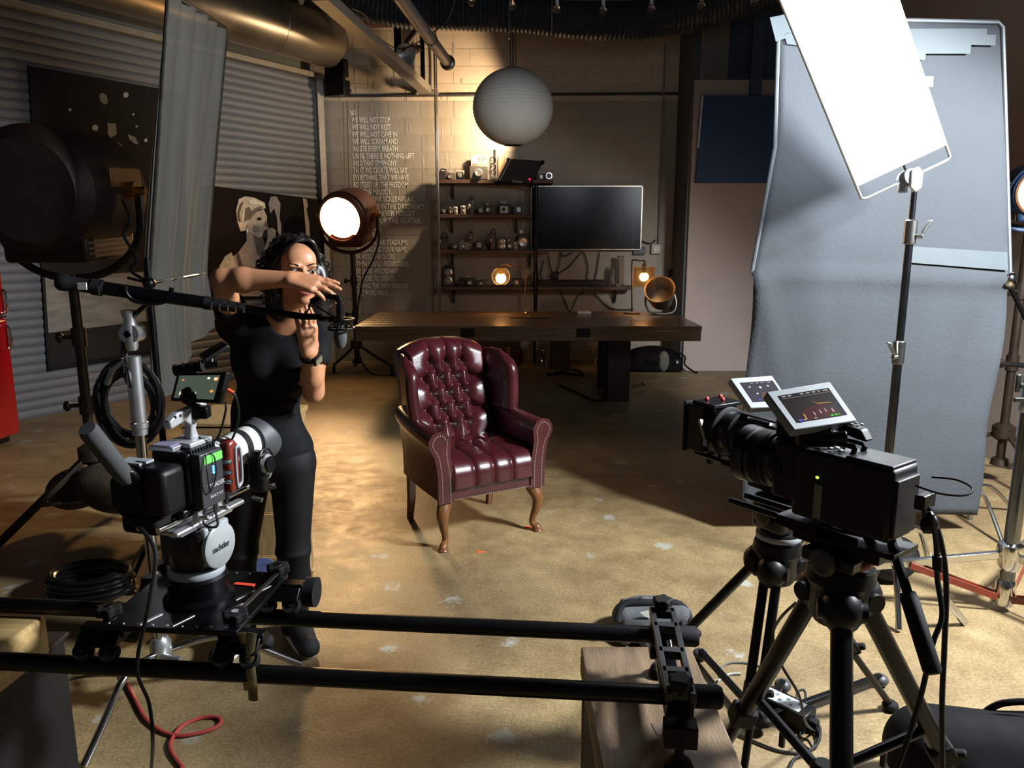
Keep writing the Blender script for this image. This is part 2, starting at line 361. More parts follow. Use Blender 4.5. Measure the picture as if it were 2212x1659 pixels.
mb = MB(); mb.lathe([(.055, -.02), (.075, -.01), (.078, .03), (.06, .035), (.05, .0)], a, d, 20, cap=False); obj('flange', mb, DSTL, t)
mb = MB(); mb.cyl(b + d * 1.2, b + d * 1.24, .062, n=20); obj('coupling', mb, DSTL, t)
# clamp reflector lamp up by the brace
c = at(880, 115, 9.3)
t = thing('reflector_lamp', 'small dark clamp lamp with a round mirrored reflector under the ceiling', 'lamp', c)
ax = Vector((-.35, -.75, -.35)).normalized(); mb = MB(); mb.lathe([(.0, -.10), (.03, -.10), (.05, -.06), (.11, .03), (.118, .04), (.105, .032), (.05, -.03), (.0, -.04)], c, ax, 24, cap=False, x=(1, 0, 0)); obj('reflector', mb, M('mirror_dish', 'cfd4d8', .22, .7, .03), t)
mb = MB(); mb.lathe([(.02, -.26), (.045, -.25), (.05, -.12), (.112, .022)], c, ax, 20, cap=False); obj('housing', mb, BLKM, t)
mb = MB(); p1 = at(860, 118, 9.4); mb.box((p1.x, p1.y, (p1.z + ZC) / 2), (.085, .03, ZC - p1.z)); mb.ell(p1 + Vector((0, 0, -.03)), (.06, .03, .07)); obj('hanging_strap', mb, BLKM, t, bev=.004)
mb = MB(); mb.cyl(at(868, 108, 9.35), at(906, 58, 9.2), .035, n=12); obj('arm', mb, M('pipe_dark', '4a4038', .5, .5), t)
mb = MB(); x0 = at(910, 66, 9.7); x1 = at(912, 188, 9.9); mb.box(((x0.x + x1.x) / 2, 9.9, (x0.z + x1.z) / 2), (.05, .05, x0.z - x1.z)); obj('wall_strut', mb, BLKM, label='slim black steel strut standing against the beige upper wall', category='strut', bev=.003)
mb = MB(); mb.tube([at(935, 60, 9.6), at(925, 70, 9.7), at(942, 90, 9.9), at(943, 130, 9.94), at(941, 205, 9.95)], .010, 6); obj('wall_cable', mb, M('pale_cable', '9a8d7c', .6), label='pale loose cable running down the beige upper wall', category='cable')
mb = MB(); mb.tube([at(760, 18, 6.8), at(790, 35, 7.5), at(806, 70, 8), at(870, 105, 8.6), at(960, 50, 8.2), at(985, -10, 7.4)], .006, 5, 8); obj('hanging_wire', mb, CABLE, label='thin dark wire looping between brace and ceiling pipe', category='cable')
# string of bulbs
SB = [(1018, 4), (1106, 12), (1203, 20), (1303, 23), (1407, 20), (1515, 13), (1629, 3)]; YS = 6.6
wp = [at(x, y - 22, YS) for x, y in SB]; wp = [wp[0] - (wp[1] - wp[0]) + Vector((0, 0, .06))] + wp + [wp[-1] * 2 - wp[-2] + Vector((0, 0, .05))]
mb = MB(); mb.tube(wp, .005, 6, 5); obj('string_light_wire', mb, CABLE, label='black wire of the bulb string swagged under the duct', category='cable')
gl = M('clear_glass', 'ffffff', .03, 0, 0, trans=1, ior=1.3)
ordn = ['leftmost', 'second', 'third', 'fourth', 'fifth', 'sixth', 'rightmost']
sb0 = None
for i, (x, y) in enumerate(SB):
    p = at(x, y, YS); lab = ordn[i] + ' clear unlit bulb on the string along the top' if i in (0, 6) else 'clear unlit bulb, %s from the left on the string' % ordn[i]
    t = thing('string_bulb', lab, 'bulb', p, group='clear bulbs of the string light')
    if sb0 is None:
        mb = MB(); mb.lathe([(.0, -.030), (.016, -.027), (.028, -.012), (.030, .0), (.026, .014), (.014, .028), (.013, .04)], p, (0, 0, 1), 14, cap=False); g1 = obj('glass', mb, gl, t)
        mb = MB(); mb.cyl(p + Vector((0, 0, .038)), p + Vector((0, 0, .085)), .015, n=10); s1 = obj('socket', mb, M('socket_grey', '8e9298', .5), t)
        mb = MB(); mb.tube([p + Vector((-.006, 0, .035)), p + Vector((-.008, 0, .0)), p + Vector((.008, 0, .0)), p + Vector((.006, 0, .035))], .0012, 4, 3); f1 = obj('filament', mb, BRASS, t); sb0 = (g1, s1, f1)
    else:
        for q in sb0:
            c_ = q.copy(); COL.objects.link(c_); c_.parent = t
# paper lantern
c = at(1108, 232, 8.8); RL = .44
t = thing('paper_lantern', 'large round white paper lantern hanging on a cord', 'lantern', c)
prof = []; nrib = 30
for i in range(nrib * 3 + 1):
    a = math.pi * (.07 + .86 * i / (nrib * 3)); k = 1 - .012 * (1 - abs(math.sin(math.pi * i / 3)))
    prof.append((RL * math.sin(a) * k, -RL * .92 * math.cos(a)))
mb = MB(); mb.lathe(prof, c, (0, 0, 1), 40, cap=False)
mlan = M('rice_paper', 'c9c7bd', .9, 0, .04)
obj('paper_shade', mb, mlan, t)
for h in (-.395, .395):
    mb = MB(); mb.tube([c + Vector((.1 * math.cos(a), .1 * math.sin(a), h)) for a in np.linspace(0, 2 * math.pi, 17)[:-1]], .005, 5, 1, True); obj('wire_ring', mb, STEEL, t)
mb = MB(); mb.cyl(c + Vector((0, 0, .39)), (c.x, c.y, ZC - .24), .007, n=6); mb.cyl(c + Vector((.03, 0, .39)), (c.x + .03, c.y, ZC - .24), .004, n=6); obj('cord', mb, CABLE, t)
# assumed small lamp, unseen behind the lantern, added as source of the wall glow
c_ = Vector((-.10, 9.38, 2.90)); tt = thing('assumed_clip_lamp', 'assumed small dark clip lamp, unseen behind the paper lantern, added to wash the wall', 'lamp', c_); ax_ = Vector((-.80, .59, .02)).normalized()
mb = MB(); mb.lathe([(.0, -.16), (.03, -.15), (.035, -.06), (.07, -.01), (.066, -.012), (.03, -.06), (.0, -.07)], c_, ax_, 18, cap=False); obj('reflector', mb, DARKT, tt)
mb = MB(); mb.cyl(c_ - ax_ * .12, (c_.x + .06, c_.y - .05, ZC + .02), .006, n=6); obj('cord', mb, CABLE, tt)

# =============================== LETTERING ON THE WALL ===============================
LET = M('chalk_white_paint', 'e9e3d6', .8, 0, .2, 60)
LINES = ["NO.", "WE WILL NOT STOP", "WE WILL NOT REST", "WE WILL NOT CAVE IN", "WE WILL SCREAM AND", "WASTE EVERY BREATH", "UNTIL THERE IS NOTHING LEFT", "AND THAT SYMPHONY", "THAT WE CREATE WILL SAY", "EVERYTHING THAT WE HAVE", "BOTTLED UP. THE FREEDOM", "OF THE MELODY,", "PEN IS THE SCREENPLAY,", "PASSION IS IN THE DAYDREAM.", "WE WILL NEVER FORGET", "WE PICK UP THE GUITAR,", "DRAMA,", "PITCH.", "SO WHEN THE STADIUMS", "ARE SINGING YOUR NAME,", "ACROSS THE GLOBE,", "THEN YOU'LL UNDERSTAND.", "BECAUSE WE DID NOT", "CHOOSE TO CREATE", "IT WAS THE VERY REASON", "WE WERE MADE."]
RX = [771, 842, 843, 857, 859, 859, 895, 857, 880, 883, 881, 846, 896, 917, 897, 911, 825, 821, 880, 880, 854, 885, 861, 852, 880, 840]
for i, s_ in enumerate(LINES):
    y = 248 + i * (637 - 248) / 25.0 + 1; x0 = 756 + (0 if i == 0 else 3 + i * .5)
    if i in (11,): x0 = 770
    if i in (12, 13, 14, 15): x0 = 768
    if i in (16, 17): x0 = 768
    a = at(x0, y, YB - .004); b = at(RX[i], y, YB - .004)
    text('lettering', s_, LET, (a.x, YB - .0035, a.z), (1, 0, 0), (0, 0, 1), .093, wall_back, width=b.x - a.x)
# paint drips and plaster lumps on the wall
mb = MB()
for k in range(60):
    x = rng.uniform(-2.0, -.6); z = rng.uniform(1.8, 3.95); mb.ell((x, YB, z), (rng.uniform(.006, .02), .004, rng.uniform(.02, .12)), n=6, m=5)
obj('paint_drips', mb, PAINT_LO, wall_back)

# =============================== SHELVES, TV, LAMPS ===============================
SHW = M('shelf_wood', '4a3326', .6, 0, .25, 6, .1, 60, stretch=(1, 9, 9)); PIPE = M('pipe_black', '1b1a19', .3, .7); PIPEL = M('pipe_steel', 'a59a8c', .25, .9)
SY0, SY1 = 9.70, 9.975; SHZ = []
for i, (xa, xb, yb, lab) in enumerate(((943, 1195, 396, 'top dark wood shelf holding the tilted black case'), (941, 1150, 471, 'second dark wood shelf, with the white box camera'), (943, 1180, 548, 'third dark wood shelf, level with the bottom of the television'), (946, 1368, 627, 'long bottom wood shelf behind the globe lamp'))):
    zb = at(1000, yb, SY0).z; th = .045; SHZ.append(zb + th); X0, X1 = at(xa, yb, SY0).x, at(xb, yb, SY0).x
    t = thing('wall_shelf', lab, 'shelf', ((X0 + X1) / 2, 9.85, zb), group='wood shelves on the block wall')
    mb = MB(); mb.box(((X0 + X1) / 2, (SY0 + SY1) / 2, zb + th / 2), (X1 - X0, SY1 - SY0, th)); obj('board', mb, SHW, t, bev=.004)
    for xx in ((X0 + .18), (X1 - .2)):
        mb = MB(); mb.box((xx, 9.955, zb - .09), (.03, .03, .18)); mb.beam((xx, 9.95, zb - .16), (xx, 9.76, zb - .01), .02, .02); obj('bracket', mb, DARKT, t, bev=.002)
xp = at(945, 400, 9.68).x
mb = MB(); mb.cyl((xp + .012, 9.68, .0), (xp + .012, 9.68, zband + .75), .008, n=10); mb.cyl((xp - .012, 9.70, 0), (xp - .012, 9.70, 4.1), .011, n=8); obj('shelf_pole', mb, PIPEL, label='thin shiny upright pole at the left ends of the shelves', category='pole')
xp2 = at(1157, 600, 9.66).x; z1 = at(1157, 400, 9.66).z
mb = MB(); mb.cyl((xp2, 9.66, 0), (xp2, 9.66, z1), .024, n=10); mb.lathe([(.024, -.06), (.034, -.05), (.034, .05), (.024, .06)], (xp2, 9.66, SHZ[3] + .12), (0, 0, 1), 10); obj('shelf_pole', mb, PIPE, label='dark upright pole at the left edge of the television', category='pole')
# television
c0 = at(1147, 401, 9.86); c1 = at(1385, 540, 9.86); tx = (c0.x + c1.x) / 2; tz = (c0.z + c1.z) / 2; tw = c1.x - c0.x; thh = c0.z - c1.z
t = thing('television', 'big black flat television mounted on the wall, switched off', 'television', (tx, 9.9, c1.z))
mb = MB(); mb.box((tx, 9.9, tz), (tw, .05, thh)); obj('casing', mb, BLK, t, bev=.006)
mb = MB()
for s_ in (-1, 1): mb.box((tx + s_ * (tw / 2 - .006), 9.872, tz), (.012, .012, thh)); mb.box((tx, 9.872, tz + s_ * (thh / 2 - .006)), (tw, .012, .012))
obj('bezel', mb, M('brushed_bezel', '8b8379', .25, 1), t)
mb = MB(); mb.box((tx, 9.873, tz), (tw - .03, .006, thh - .03)); obj('screen', mb, M('dark_glass', '06090b', .2, 0, .1, spec=.25), t)
mb = MB(); mb.box((tx, 9.868, tz - thh / 2 - .012), (.05, .01, .012)); obj('logo', mb, M('red_logo', '8a2c20', .5), t)
mb = MB(); mb.box((tx, 9.96, tz), (.5, .09, .4)); obj('wall_mount', mb, BLKM, t)
# socket box and conduit right of the tv
c = at(1417, 538, 9.96); t = thing('switch_box', 'pale square wall socket at the foot of the vertical conduit', 'socket', c)
mb = MB(); mb.box(c, (.125, .05, .125)); obj('box', mb, M('cream_plastic', 'b3a898', .5), t, bev=.008)
mb = MB(); mb.box(c + Vector((0, -.028, 0)), (.075, .012, .075)); obj('rocker', mb, M('cream_light', 'c3b8a8', .45), t, bev=.004)
a = at(1425, 388, 9.97); mb = MB(); mb.cyl((c.x + .03, 9.97, c.z + .05), (c.x + .03, 9.97, 3.9), .011, n=8); obj('conduit', mb, M('conduit_grey', '8d8880', .4, .4), t)
c = at(1380, 542, 9.97); t = thing('control_panel', 'small dark control panel tucked under the television corner', 'panel', c); mb = MB(); mb.box(c, (.15, .04, .10)); obj('box', mb, M('dark_grey_box', '3a3836', .5), t, bev=.005)
mb = MB()
for k in range(4): mb.box(c + Vector((-.045 + .03 * k, -.023, 0)), (.014, .008, .02))
obj('button', mb, GRYP, t)
c = at(1451, 605, 9.9); t = thing('wall_intercom', 'narrow black wall panel with pale buttons beside the dark post', 'panel', c); mb = MB(); mb.box(c, (.10, .06, .28)); obj('box', mb, BLK, t, bev=.01)
mb = MB(); mb.box(c + Vector((0, -.033, .0)), (.04, .01, .09)); mb.cyl(c + Vector((0, -.028, .09)), c + Vector((0, -.04, .09)), .014); mb.cyl(c + Vector((0, -.028, -.09)), c + Vector((0, -.04, -.09)), .014); obj('button', mb, GRYP, t)

def vcam(px, sh, w, h, kind, col, label, dy=.13, grp='old cameras on the shelves'):
    z = SHZ[sh]; Y = 9.70 + dy; X = at(px, 500, Y).x; k = Y * 1.0 / F; w *= k * .84; h *= k; d = min(.14, max(.06, w * .6))
    t = thing('vintage_camera', label, 'camera', (X, Y, z), group=grp); mc = M('cam_' + col, col, .45, .1, .15); dk = M('cam_dark', '17161a', .4); sv = M('cam_silver', 'b7b0a4', .3, .7)
    f = Y - d / 2
    if kind == 'box':
        mb = MB(); mb.box((X, Y, z + h * .4), (w, d, h * .8)); obj('body', mb, mc, t, bev=.006)
        mb = MB(); mb.lathe([(h * .26, 0), (h * .26, .02), (h * .2, .03), (h * .2, .05), (h * .1, .045)], (X, f, z + h * .38), (0, -1, 0), 14); obj('lens', mb, sv, t)
        mb = MB(); mb.box((X - w * .2, Y, z + h * .9), (w * .35, d * .6, h * .2)); obj('viewfinder', mb, sv, t, bev=.004)
    elif kind == 'tlr':
        mb = MB(); mb.box((X, Y, z + h * .45), (w, d, h * .9)); obj('body', mb, mc, t, bev=.006)
        for q in (.28, .66):
            mb = MB(); mb.lathe([(w * .34, 0), (w * .34, .02), (w * .22, .025), (w * .16, .01)], (X, f, z + h * q), (0, -1, 0), 14); obj('lens', mb, sv, t)
        mb = MB(); mb.box((X, Y, z + h * .95), (w * .8, d * .7, h * .12)); obj('hood', mb, dk, t, bev=.003)
    elif kind == 'movie':
        mb = MB(); mb.box((X + w * .1, Y, z + h * .5), (w * .7, d, h)); obj('body', mb, mc, t, bev=.01)
        mb = MB(); mb.lathe([(h * .22, 0), (h * .22, w * .25), (h * .28, w * .3), (h * .2, w * .32)], (X - w * .2, Y, z + h * .6), (-1, -.5, 0), 12); obj('lens', mb, sv, t)
        mb = MB(); mb.tube([(X - w * .1, Y, z + h), (X, Y, z + h * 1.25), (X + w * .3, Y, z + h * 1.2), (X + w * .4, Y, z + h)], .007, 6); obj('handle', mb, dk, t)
    elif kind == 'folding':
        mb = MB(); mb.box((X, Y + d * .25, z + h * .5), (w, d * .4, h)); obj('body', mb, mc, t, bev=.006)
        mb = MB(); hh = h * .34
        for q in range(5): mb.box((X, Y + d * .05 - q * d * .12, z + h * .5), (hh * 2 * (1 - .08 * q), d * .06, hh * 2 * (1 - .08 * q)))
        obj('bellows', mb, dk, t)
        mb = MB(); mb.box((X, Y - d * .6, z + h * .5), (h * .46, .012, h * .5)); mb.lathe([(h * .16, 0), (h * .16, .02), (h * .1, .02)], (X, Y - d * .6, z + h * .5), (0, -1, 0), 12); obj('lens_board', mb, sv, t)
        mb = MB(); mb.box((X, Y - d * .2, z + .006), (w * .5, d * .9, .012)); obj('bed', mb, dk, t)
    elif kind == 'instant':
        mb = MB(); mb.box((X, Y, z + h * .37), (w, d, h * .74)); obj('body', mb, mc, t, bev=.008)
        mb = MB(); mb.box((X - w * .08, f - .006, z + h * .34), (w * .62, .02, h * .5)); obj('face_plate', mb, M('cam_d9d2c4', 'd9d2c4', .4), t, bev=.004)
        mb = MB(); mb.lathe([(h * .13, 0), (h * .13, .03), (h * .08, .03), (h * .07, .01)], (X - w * .1, f - .014, z + h * .36), (0, -1, 0), 14); obj('lens', mb, dk, t)
        mb = MB(); mb.box((X - w * .12, Y, z + h * .87), (w * .44, d * .5, h * .2)); obj('flash_bar', mb, M('cam_d9d2c4', 'd9d2c4', .4), t, bev=.004)
        mb = MB()
        for q in (-.07, .06): mb.box((X - w * .12 + q * w, Y - d * .26, z + h * .87), (w * .08, .008, h * .1))
        obj('finder_window', mb, dk, t)
    return t
vcam(956, 0, 30, 18, 'movie', '2b2624', 'small dark movie camera at the left end of the top shelf')
vcam(975, 0, 20, 18, 'box', '4a4038', 'small brown camera second from the left on the top shelf')
vcam(995, 0, 22, 20, 'folding', '9b9284', 'small silver folding camera on the top shelf left of the instant camera')
t_ = vcam(1035, 0, 44, 34, 'box', '55504a', 'grey camera with silver dials on the top shelf below the film box', .06)
# photo print standing behind it
Xc = at(1034, 370, 9.86).x; zz = SHZ[0]
t = thing('film_pack', 'pale film box with red and green numerals on the top shelf', 'box', (Xc, 9.89, zz)); mb = MB(); mb.box((Xc, 9.89, zz + .15), (.19, .07, .30)); obj('carton', mb, M('pale_pink_card', 'cdb6a4', .6), t, bev=.004)
mb = MB(); mb.box((Xc + .01, 9.853, zz + .09), (.15, .006, .06)); obj('label_panel', mb, M('grey_card', '8c857c', .6), t)
text('numerals', '029', M('red_print', 'b5402a', .6), (Xc - .005, 9.854, zz + .225), (1, 0, 0), (0, 0, 1), .075, t, width=.085)
text('numerals', 'HI', M('green_print', '4c7a38', .6), (Xc + .005, 9.854, zz + .165), (1, 0, 0), (0, 0, 1), .065, t, width=.075)
Xc = at(1068, 380, 9.8).x
t = thing('film_splicer', 'chrome upright film winder on the top shelf left of the black case', 'winder', (Xc, 9.82, zz)); mb = MB(); mb.cyl((Xc, 9.82, zz), (Xc, 9.82, zz + .36), .016, n=10); mb.box((Xc, 9.82, zz + .01), (.09, .09, .02)); obj('column', mb, CHR, t)
mb = MB()
for h in (.09, .16, .24): mb.tube([(Xc - .02 + .035 * math.cos(a), 9.79, zz + h + .035 * math.sin(a)) for a in np.linspace(0, 2 * math.pi, 13)[:-1]], .008, 5, 1, True)
obj('ring', mb, CHR, t)
Xc = at(1083, 370, 9.85).x
mb = MB(); mb.box((Xc, 9.88, zz + .17), (.075, .1, .34)); obj('book', mb, M('tan_card', 'c29c74', .6), label='tall tan box standing behind the chrome winder on the top shelf', category='box', bev=.003)
# tilted black case
t = thing('black_case', 'black hard case with a red light leaning at an angle on the top shelf', 'case', at(1125, 396, 9.6))
q = [at(1073, 392, 9.62), at(1148, 396, 9.62), at(1172, 347, 9.70), at(1098, 342, 9.70)]; nrm = (q[1] - q[0]).cross(q[3] - q[0]).normalized(); nrm = nrm if nrm.y > 0 else -nrm
mb = MB(); mb.prism(q, nrm * .13); obj('shell', mb, M('case_black', '0f1113', .45), t, bev=.012)
mb = MB()
for k in (0.0, .035): mb.beam(q[0] - nrm * .004 + Vector((.0 + k, 0, .01)), q[3] - nrm * .004 + Vector((k - .01, 0, -.015)), .012, .006)
obj('trim_strip', mb, M('pale_trim', 'cbb9a2', .4), t)
for p in q:
    mb = MB(); mb.ell(p + nrm * .06, (.028, .07, .028), n=10, m=7); obj('corner_bumper', mb, BLKR, t)
mb = MB(); mb.ell(at(1144, 387, 9.61), .011, n=10, m=6); obj('indicator_light', mb, M('red_led', 'ff2040', .3, emit='ff1830', estr=5), t)
text('script_logo', 'Tolex', M('pale_ink', '9a948a', .5), at(1104, 394, 9.612) , (q[1] - q[0]), (q[3] - q[0]), .05, t, width=.13)
mb = MB(); X = at(1186, 388, 9.75).x; mb.tube([(X + .035 * math.cos(a), 9.75, zz + .047 + .035 * math.sin(a)) for a in np.linspace(0, 2 * math.pi, 17)[:-1]], .011, 6, 1, True); obj('metal_ring', mb, CHR, label='chrome ring standing at the right end of the top shelf', category='ring')
vcam(1168, 0, 24, 13, 'folding', '3a3430', 'flat dark camera between the black case and the chrome ring')
# second shelf
vcam(960, 1, 24, 14, 'folding', '2c2826', 'flat black folding camera at the left end of the second shelf')
vcam(976, 1, 16, 16, 'box', '3c3834', 'small dark box camera on the second shelf, left of the silver one')
vcam(985, 1, 10, 18, 'tlr', 'b5afa5', 'tiny silver camera on the second shelf')
vcam(1001, 1, 13, 21, 'tlr', 'a9a59c', 'silver twin-lens camera with two bright rings on the second shelf')
vcam(1018, 1, 18, 28, 'movie', '25242a', 'black movie camera with a big ring on the second shelf')
vcam(1039, 1, 18, 16, 'folding', '26262b', 'low black folding camera in the middle of the second shelf')
vcam(1056, 1, 15, 24, 'box', '47423d', 'dark camera with silver top just left of the white instant camera')
vcam(1091, 1, 32, 29, 'instant', '2c2522', 'white-fronted instant camera with flash bar on the second shelf')
vcam(1120, 1, 26, 20, 'folding', '6b6660', 'grey round-lens camera at the right end of the second shelf')
# third shelf
vcam(957, 2, 26, 28, 'movie', '2e2a26', 'dark rounded camera at the left end of the third shelf')
vcam(984, 2, 22, 17, 'box', '37322a', 'low olive box camera on the third shelf')
vcam(1003, 2, 24, 20, 'box', '8f8678', 'pale silver camera on the third shelf')
vcam(1017, 2, 11, 38, 'tlr', '54483f', 'tall narrow twin-lens camera on the third shelf')
vcam(1035, 2, 22, 20, 'folding', '554c46', 'brown folding camera in the middle of the third shelf')
vcam(1063, 2, 22, 34, 'movie', '211f21', 'tall black curved camera on the third shelf')
vcam(1084, 2, 26, 26, 'tlr', '2a2729', 'black twin-lens camera with a red glint on the third shelf')
vcam(1102, 2, 18, 22, 'box', '2f2b2c', 'small black box camera on the third shelf beside the beige one')
vcam(1114, 2, 12, 20, 'tlr', 'a0917d', 'beige upright camera with a dark lens on the third shelf')
vcam(1130, 2, 26, 42, 'box', '1d1c1f', 'tall black camera at the right end of the third shelf')
# bottom shelf
vcam(968, 3, 30, 44, 'tlr', '24201e', 'tall folding camera with chrome rails at the left of the bottom shelf')
vcam(993, 3, 24, 14, 'movie', '2b2725', 'low dark camera right of the tall one on the bottom shelf')
vcam(1015, 3, 24, 22, 'box', '2e2b27', 'squat dark camera in the left half of the bottom shelf')
vcam(1039, 3, 26, 17, 'box', '33302b', 'low boxy camera left of the globe lamp on the bottom shelf')
vcam(1116, 3, 34, 16, 'folding', '201d1b', 'black camera with a bright strip right of the globe lamp')
vcam(1142, 3, 18, 17, 'movie', '3a3128', 'small brass-fronted camera by the dark pole on the bottom shelf')
z3 = SHZ[3]
a = at(1160, 600, 9.8).x; b = at(1308, 600, 9.8).x; mb = MB(); mb.box(((a + b) / 2, 9.8, z3 + .04), (b - a, .11, .08)); mb.box(((a + b) / 2, 9.742, z3 + .04), (b - a - .06, .006, .05)); obj('sound_bar', mb, BLK, label='long black sound bar on the bottom shelf under the television', category='speaker', bev=.01)
c = at(1199, 595, 9.93); mb = MB(); mb.box(c, (.09, .06, .09)); obj('wall_outlet', mb, BLK, label='black outlet box on the wall with cables plugged in', category='socket', bev=.005)
X = at(1340, 590, 9.78).x; mb = MB(); mb.lathe([(.0, 0), (.052, 0), (.05, .03), (.04, .36), (.045, .38), (.036, .37), (.034, .03), (0, .02)], (X, 9.78, z3), (0, 0, 1), 20, cap=False); obj('glass_vase', mb, M('vase_glass', 'e8ded2', .05, 0, 0, trans=.95), label='tall clear glass cylinder vase on the bottom shelf', category='vase')
X = at(1322, 595, 9.82).x; mb = MB(); mb.lathe([(.0, 0), (.042, 0), (.036, .2), (.02, .23), (.02, .26), (.016, .25), (.03, .03), (0, .02)], (X, 9.82, z3), (0, 0, 1), 16, cap=False); obj('glass_bottle', mb, M('vase_glass', ''), label='short clear bottle left of the tall glass vase', category='bottle')
# cables on the wall
WC = M('wall_cable', '2e2924', .6)
for pts, lab in (([(1183, 545), (1190, 580), (1197, 592)], 'cable from the television to the outlet box, leftmost'), ([(1212, 545), (1208, 570), (1201, 592)], 'cable hanging straight above the outlet box'), ([(1255, 545), (1230, 575), (1204, 592)], 'cable slanting down left to the outlet box'), ([(1262, 545), (1270, 575), (1268, 600), (1276, 612)], 'cable dropping behind the sound bar'), ([(1295, 545), (1290, 580), (1285, 606)], 'cable left of the glass vase'), ([(1208, 545), (1220, 553), (1236, 545)], 'short cable loop under the television'), ([(1175, 562), (1168, 590), (1172, 605)], 'thin cable right of the dark pole'), ([(1210, 630), (1222, 655), (1232, 672), (1248, 640), (1262, 632)], 'cable hanging in a V below the bottom shelf'), ([(1282, 632), (1310, 660), (1330, 668), (1370, 668)], 'cable swagged right below the bottom shelf'), ([(1385, 520), (1405, 526), (1417, 518)], 'short cable at the television corner')):
    mb = MB(); mb.tube([at(x, y, 9.95) for x, y in pts], .008, 6, 6); obj('loose_cable', mb, WC, label=lab, category='cable')
# table
TZ = .79; f0 = G(768, 703, TZ); f1 = G(1520, 706, TZ); b0 = G(950, 672, TZ); b1 = G(1468, 673, TZ); yf = (f0.y + f1.y) / 2; yb = (b0.y + b1.y) / 2
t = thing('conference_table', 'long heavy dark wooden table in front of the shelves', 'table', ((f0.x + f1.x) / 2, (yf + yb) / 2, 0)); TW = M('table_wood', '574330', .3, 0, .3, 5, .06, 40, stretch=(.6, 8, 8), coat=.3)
npl = 7
for k in range(npl):
    ya = yf + (yb - yf) * k / npl; yc = yf + (yb - yf) * (k + 1) / npl
    mb = MB(); mb.box(((f0.x + f1.x) / 2, (ya + yc) / 2, TZ - .02), (f1.x - f0.x, yc - ya - .003, .04)); obj('plank', mb, TW, t, bev=.003)
zl = G(1140, 736, 0); zl = at(1140, 737, yf).z
mb = MB(); hz = TZ - .04 - zl; mb.box(((f0.x + f1.x) / 2, yf + .03, zl + hz / 2), (f1.x - f0.x - .01, .06, hz)); mb.box(((f0.x + f1.x) / 2, yb - .03, zl + hz / 2), (f1.x - f0.x - .01, .06, hz))
for xx in (f0.x + .035, f1.x - .035): mb.box((xx, (yf + yb) / 2, zl + hz / 2), (.06, yb - yf - .01, hz))
obj('apron', mb, TW, t, bev=.005)
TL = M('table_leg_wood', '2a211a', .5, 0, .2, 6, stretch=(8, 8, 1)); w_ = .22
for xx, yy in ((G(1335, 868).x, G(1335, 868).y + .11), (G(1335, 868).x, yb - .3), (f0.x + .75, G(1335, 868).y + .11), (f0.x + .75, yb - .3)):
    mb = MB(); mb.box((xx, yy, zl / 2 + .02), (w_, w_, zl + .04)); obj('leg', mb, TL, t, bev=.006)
for xx in (1010, 1260):
    mb = MB(); p = at(xx, 719, yf); mb.box((p.x, yf - .003, p.z), (.13, .012, .08)); obj('cable_hatch', mb, BLK, t, bev=.003)
# globe lamp (stands on the table near its back edge)
YG = 8.2; c = at(1082, 597, YG); t = thing('globe_lamp', 'brass arc lamp with a lit round amber glass globe on the table', 'lamp', (at(1137, 690, YG).x, YG, TZ))
GLA = M('amber_glass', 'ffcf94', .28, 0, .02, trans=1, ior=1.15)
RG = .097; mb = MB(); mb.lathe([(RG * math.sin(a), RG * math.cos(a)) for a in np.linspace(.35, 2.65, 20)], c, (0, 0, 1), 26, cap=False); obj('globe_shade', mb, GLA, t)
FIL = M('hot_filament', 'ffb050', .5, emit='ffb45a', estr=45)
mb = MB(); mb.ell(c + Vector((0, 0, -.02)), (.024, .024, .046), n=12, m=8); obj('bulb', mb, FIL, t)
mb = MB(); mb.cyl(c + Vector((0, 0, .02)), c + Vector((0, 0, .11)), .02, n=12); mb.cyl(c + Vector((0, 0, .088)), c + Vector((0, 0, .1)), .04, n=14); obj('socket', mb, BRASS, t)
e = Vector((at(1137, 690, YG).x, YG, TZ)); mb = MB(); mb.tube([c + Vector((.0, 0, .105)), c + Vector((.06, 0, .125)), at(1105, 575, YG), at(1127, 577, YG), at(1137, 585, YG), at(1136, 600, YG), at(1134, 640, YG), e + Vector((0, 0, .02))], .0075, 8, 6); obj('arc_arm', mb, BRASS, t)
mb = MB(); mb.lathe([(.10, 0), (.10, .012), (.02, .02), (.012, .03)], e, (0, 0, 1), 24); obj('base', mb, BRASS, t)
lamp('globe_glow', 'POINT', c + Vector((0, -.005, -.02)), c + Vector((0, 0, -1)), 26, (1, .58, .25), .05)
# glass cylinder lamp
YL = 8.3; c = at(1391, 598, YL); t = thing('cylinder_lamp', 'dark arm lamp with a lit bulb in a seeded glass cylinder on the table', 'lamp', (at(1365, 672, YL).x, YL, TZ))
rr = at(1414, 598, YL).x - c.x; hh = (at(1391, 574, YL).z - at(1391, 618, YL).z) / 2
mb = MB(); mb.lathe([(.03, hh), (rr, hh), (rr, -hh), (rr - .004, -hh), (rr - .004, hh - .004), (.03, hh - .004)], c, (0, 0, 1), 28, cap=False); obj('glass_shade', mb, M('seeded_glass', 'ffdcae', .18, 0, .02, trans=1, ior=1.15, bump=.4, bscale=90), t)
mb = MB(); mb.ell(c + Vector((0, 0, .01)), (.026, .026, .050), n=12, m=8); obj('bulb', mb, FIL, t)
mb = MB(); mb.cyl(c + Vector((0, 0, .04)), c + Vector((0, 0, hh + .03)), .022, n=12); obj('socket', mb, DARKT, t)
mb = MB(); mb.tube([c + Vector((0, 0, hh + .03)), c + Vector((0, 0, hh + .06)), c + Vector((-.05, 0, hh + .06)), at(1368, 562, YL), at(1365, 570, YL), at(1365, 620, YL), Vector((at(1365, 672, YL).x, YL, TZ + .01))], .009, 8, 5); obj('arm', mb, DARKT, t)
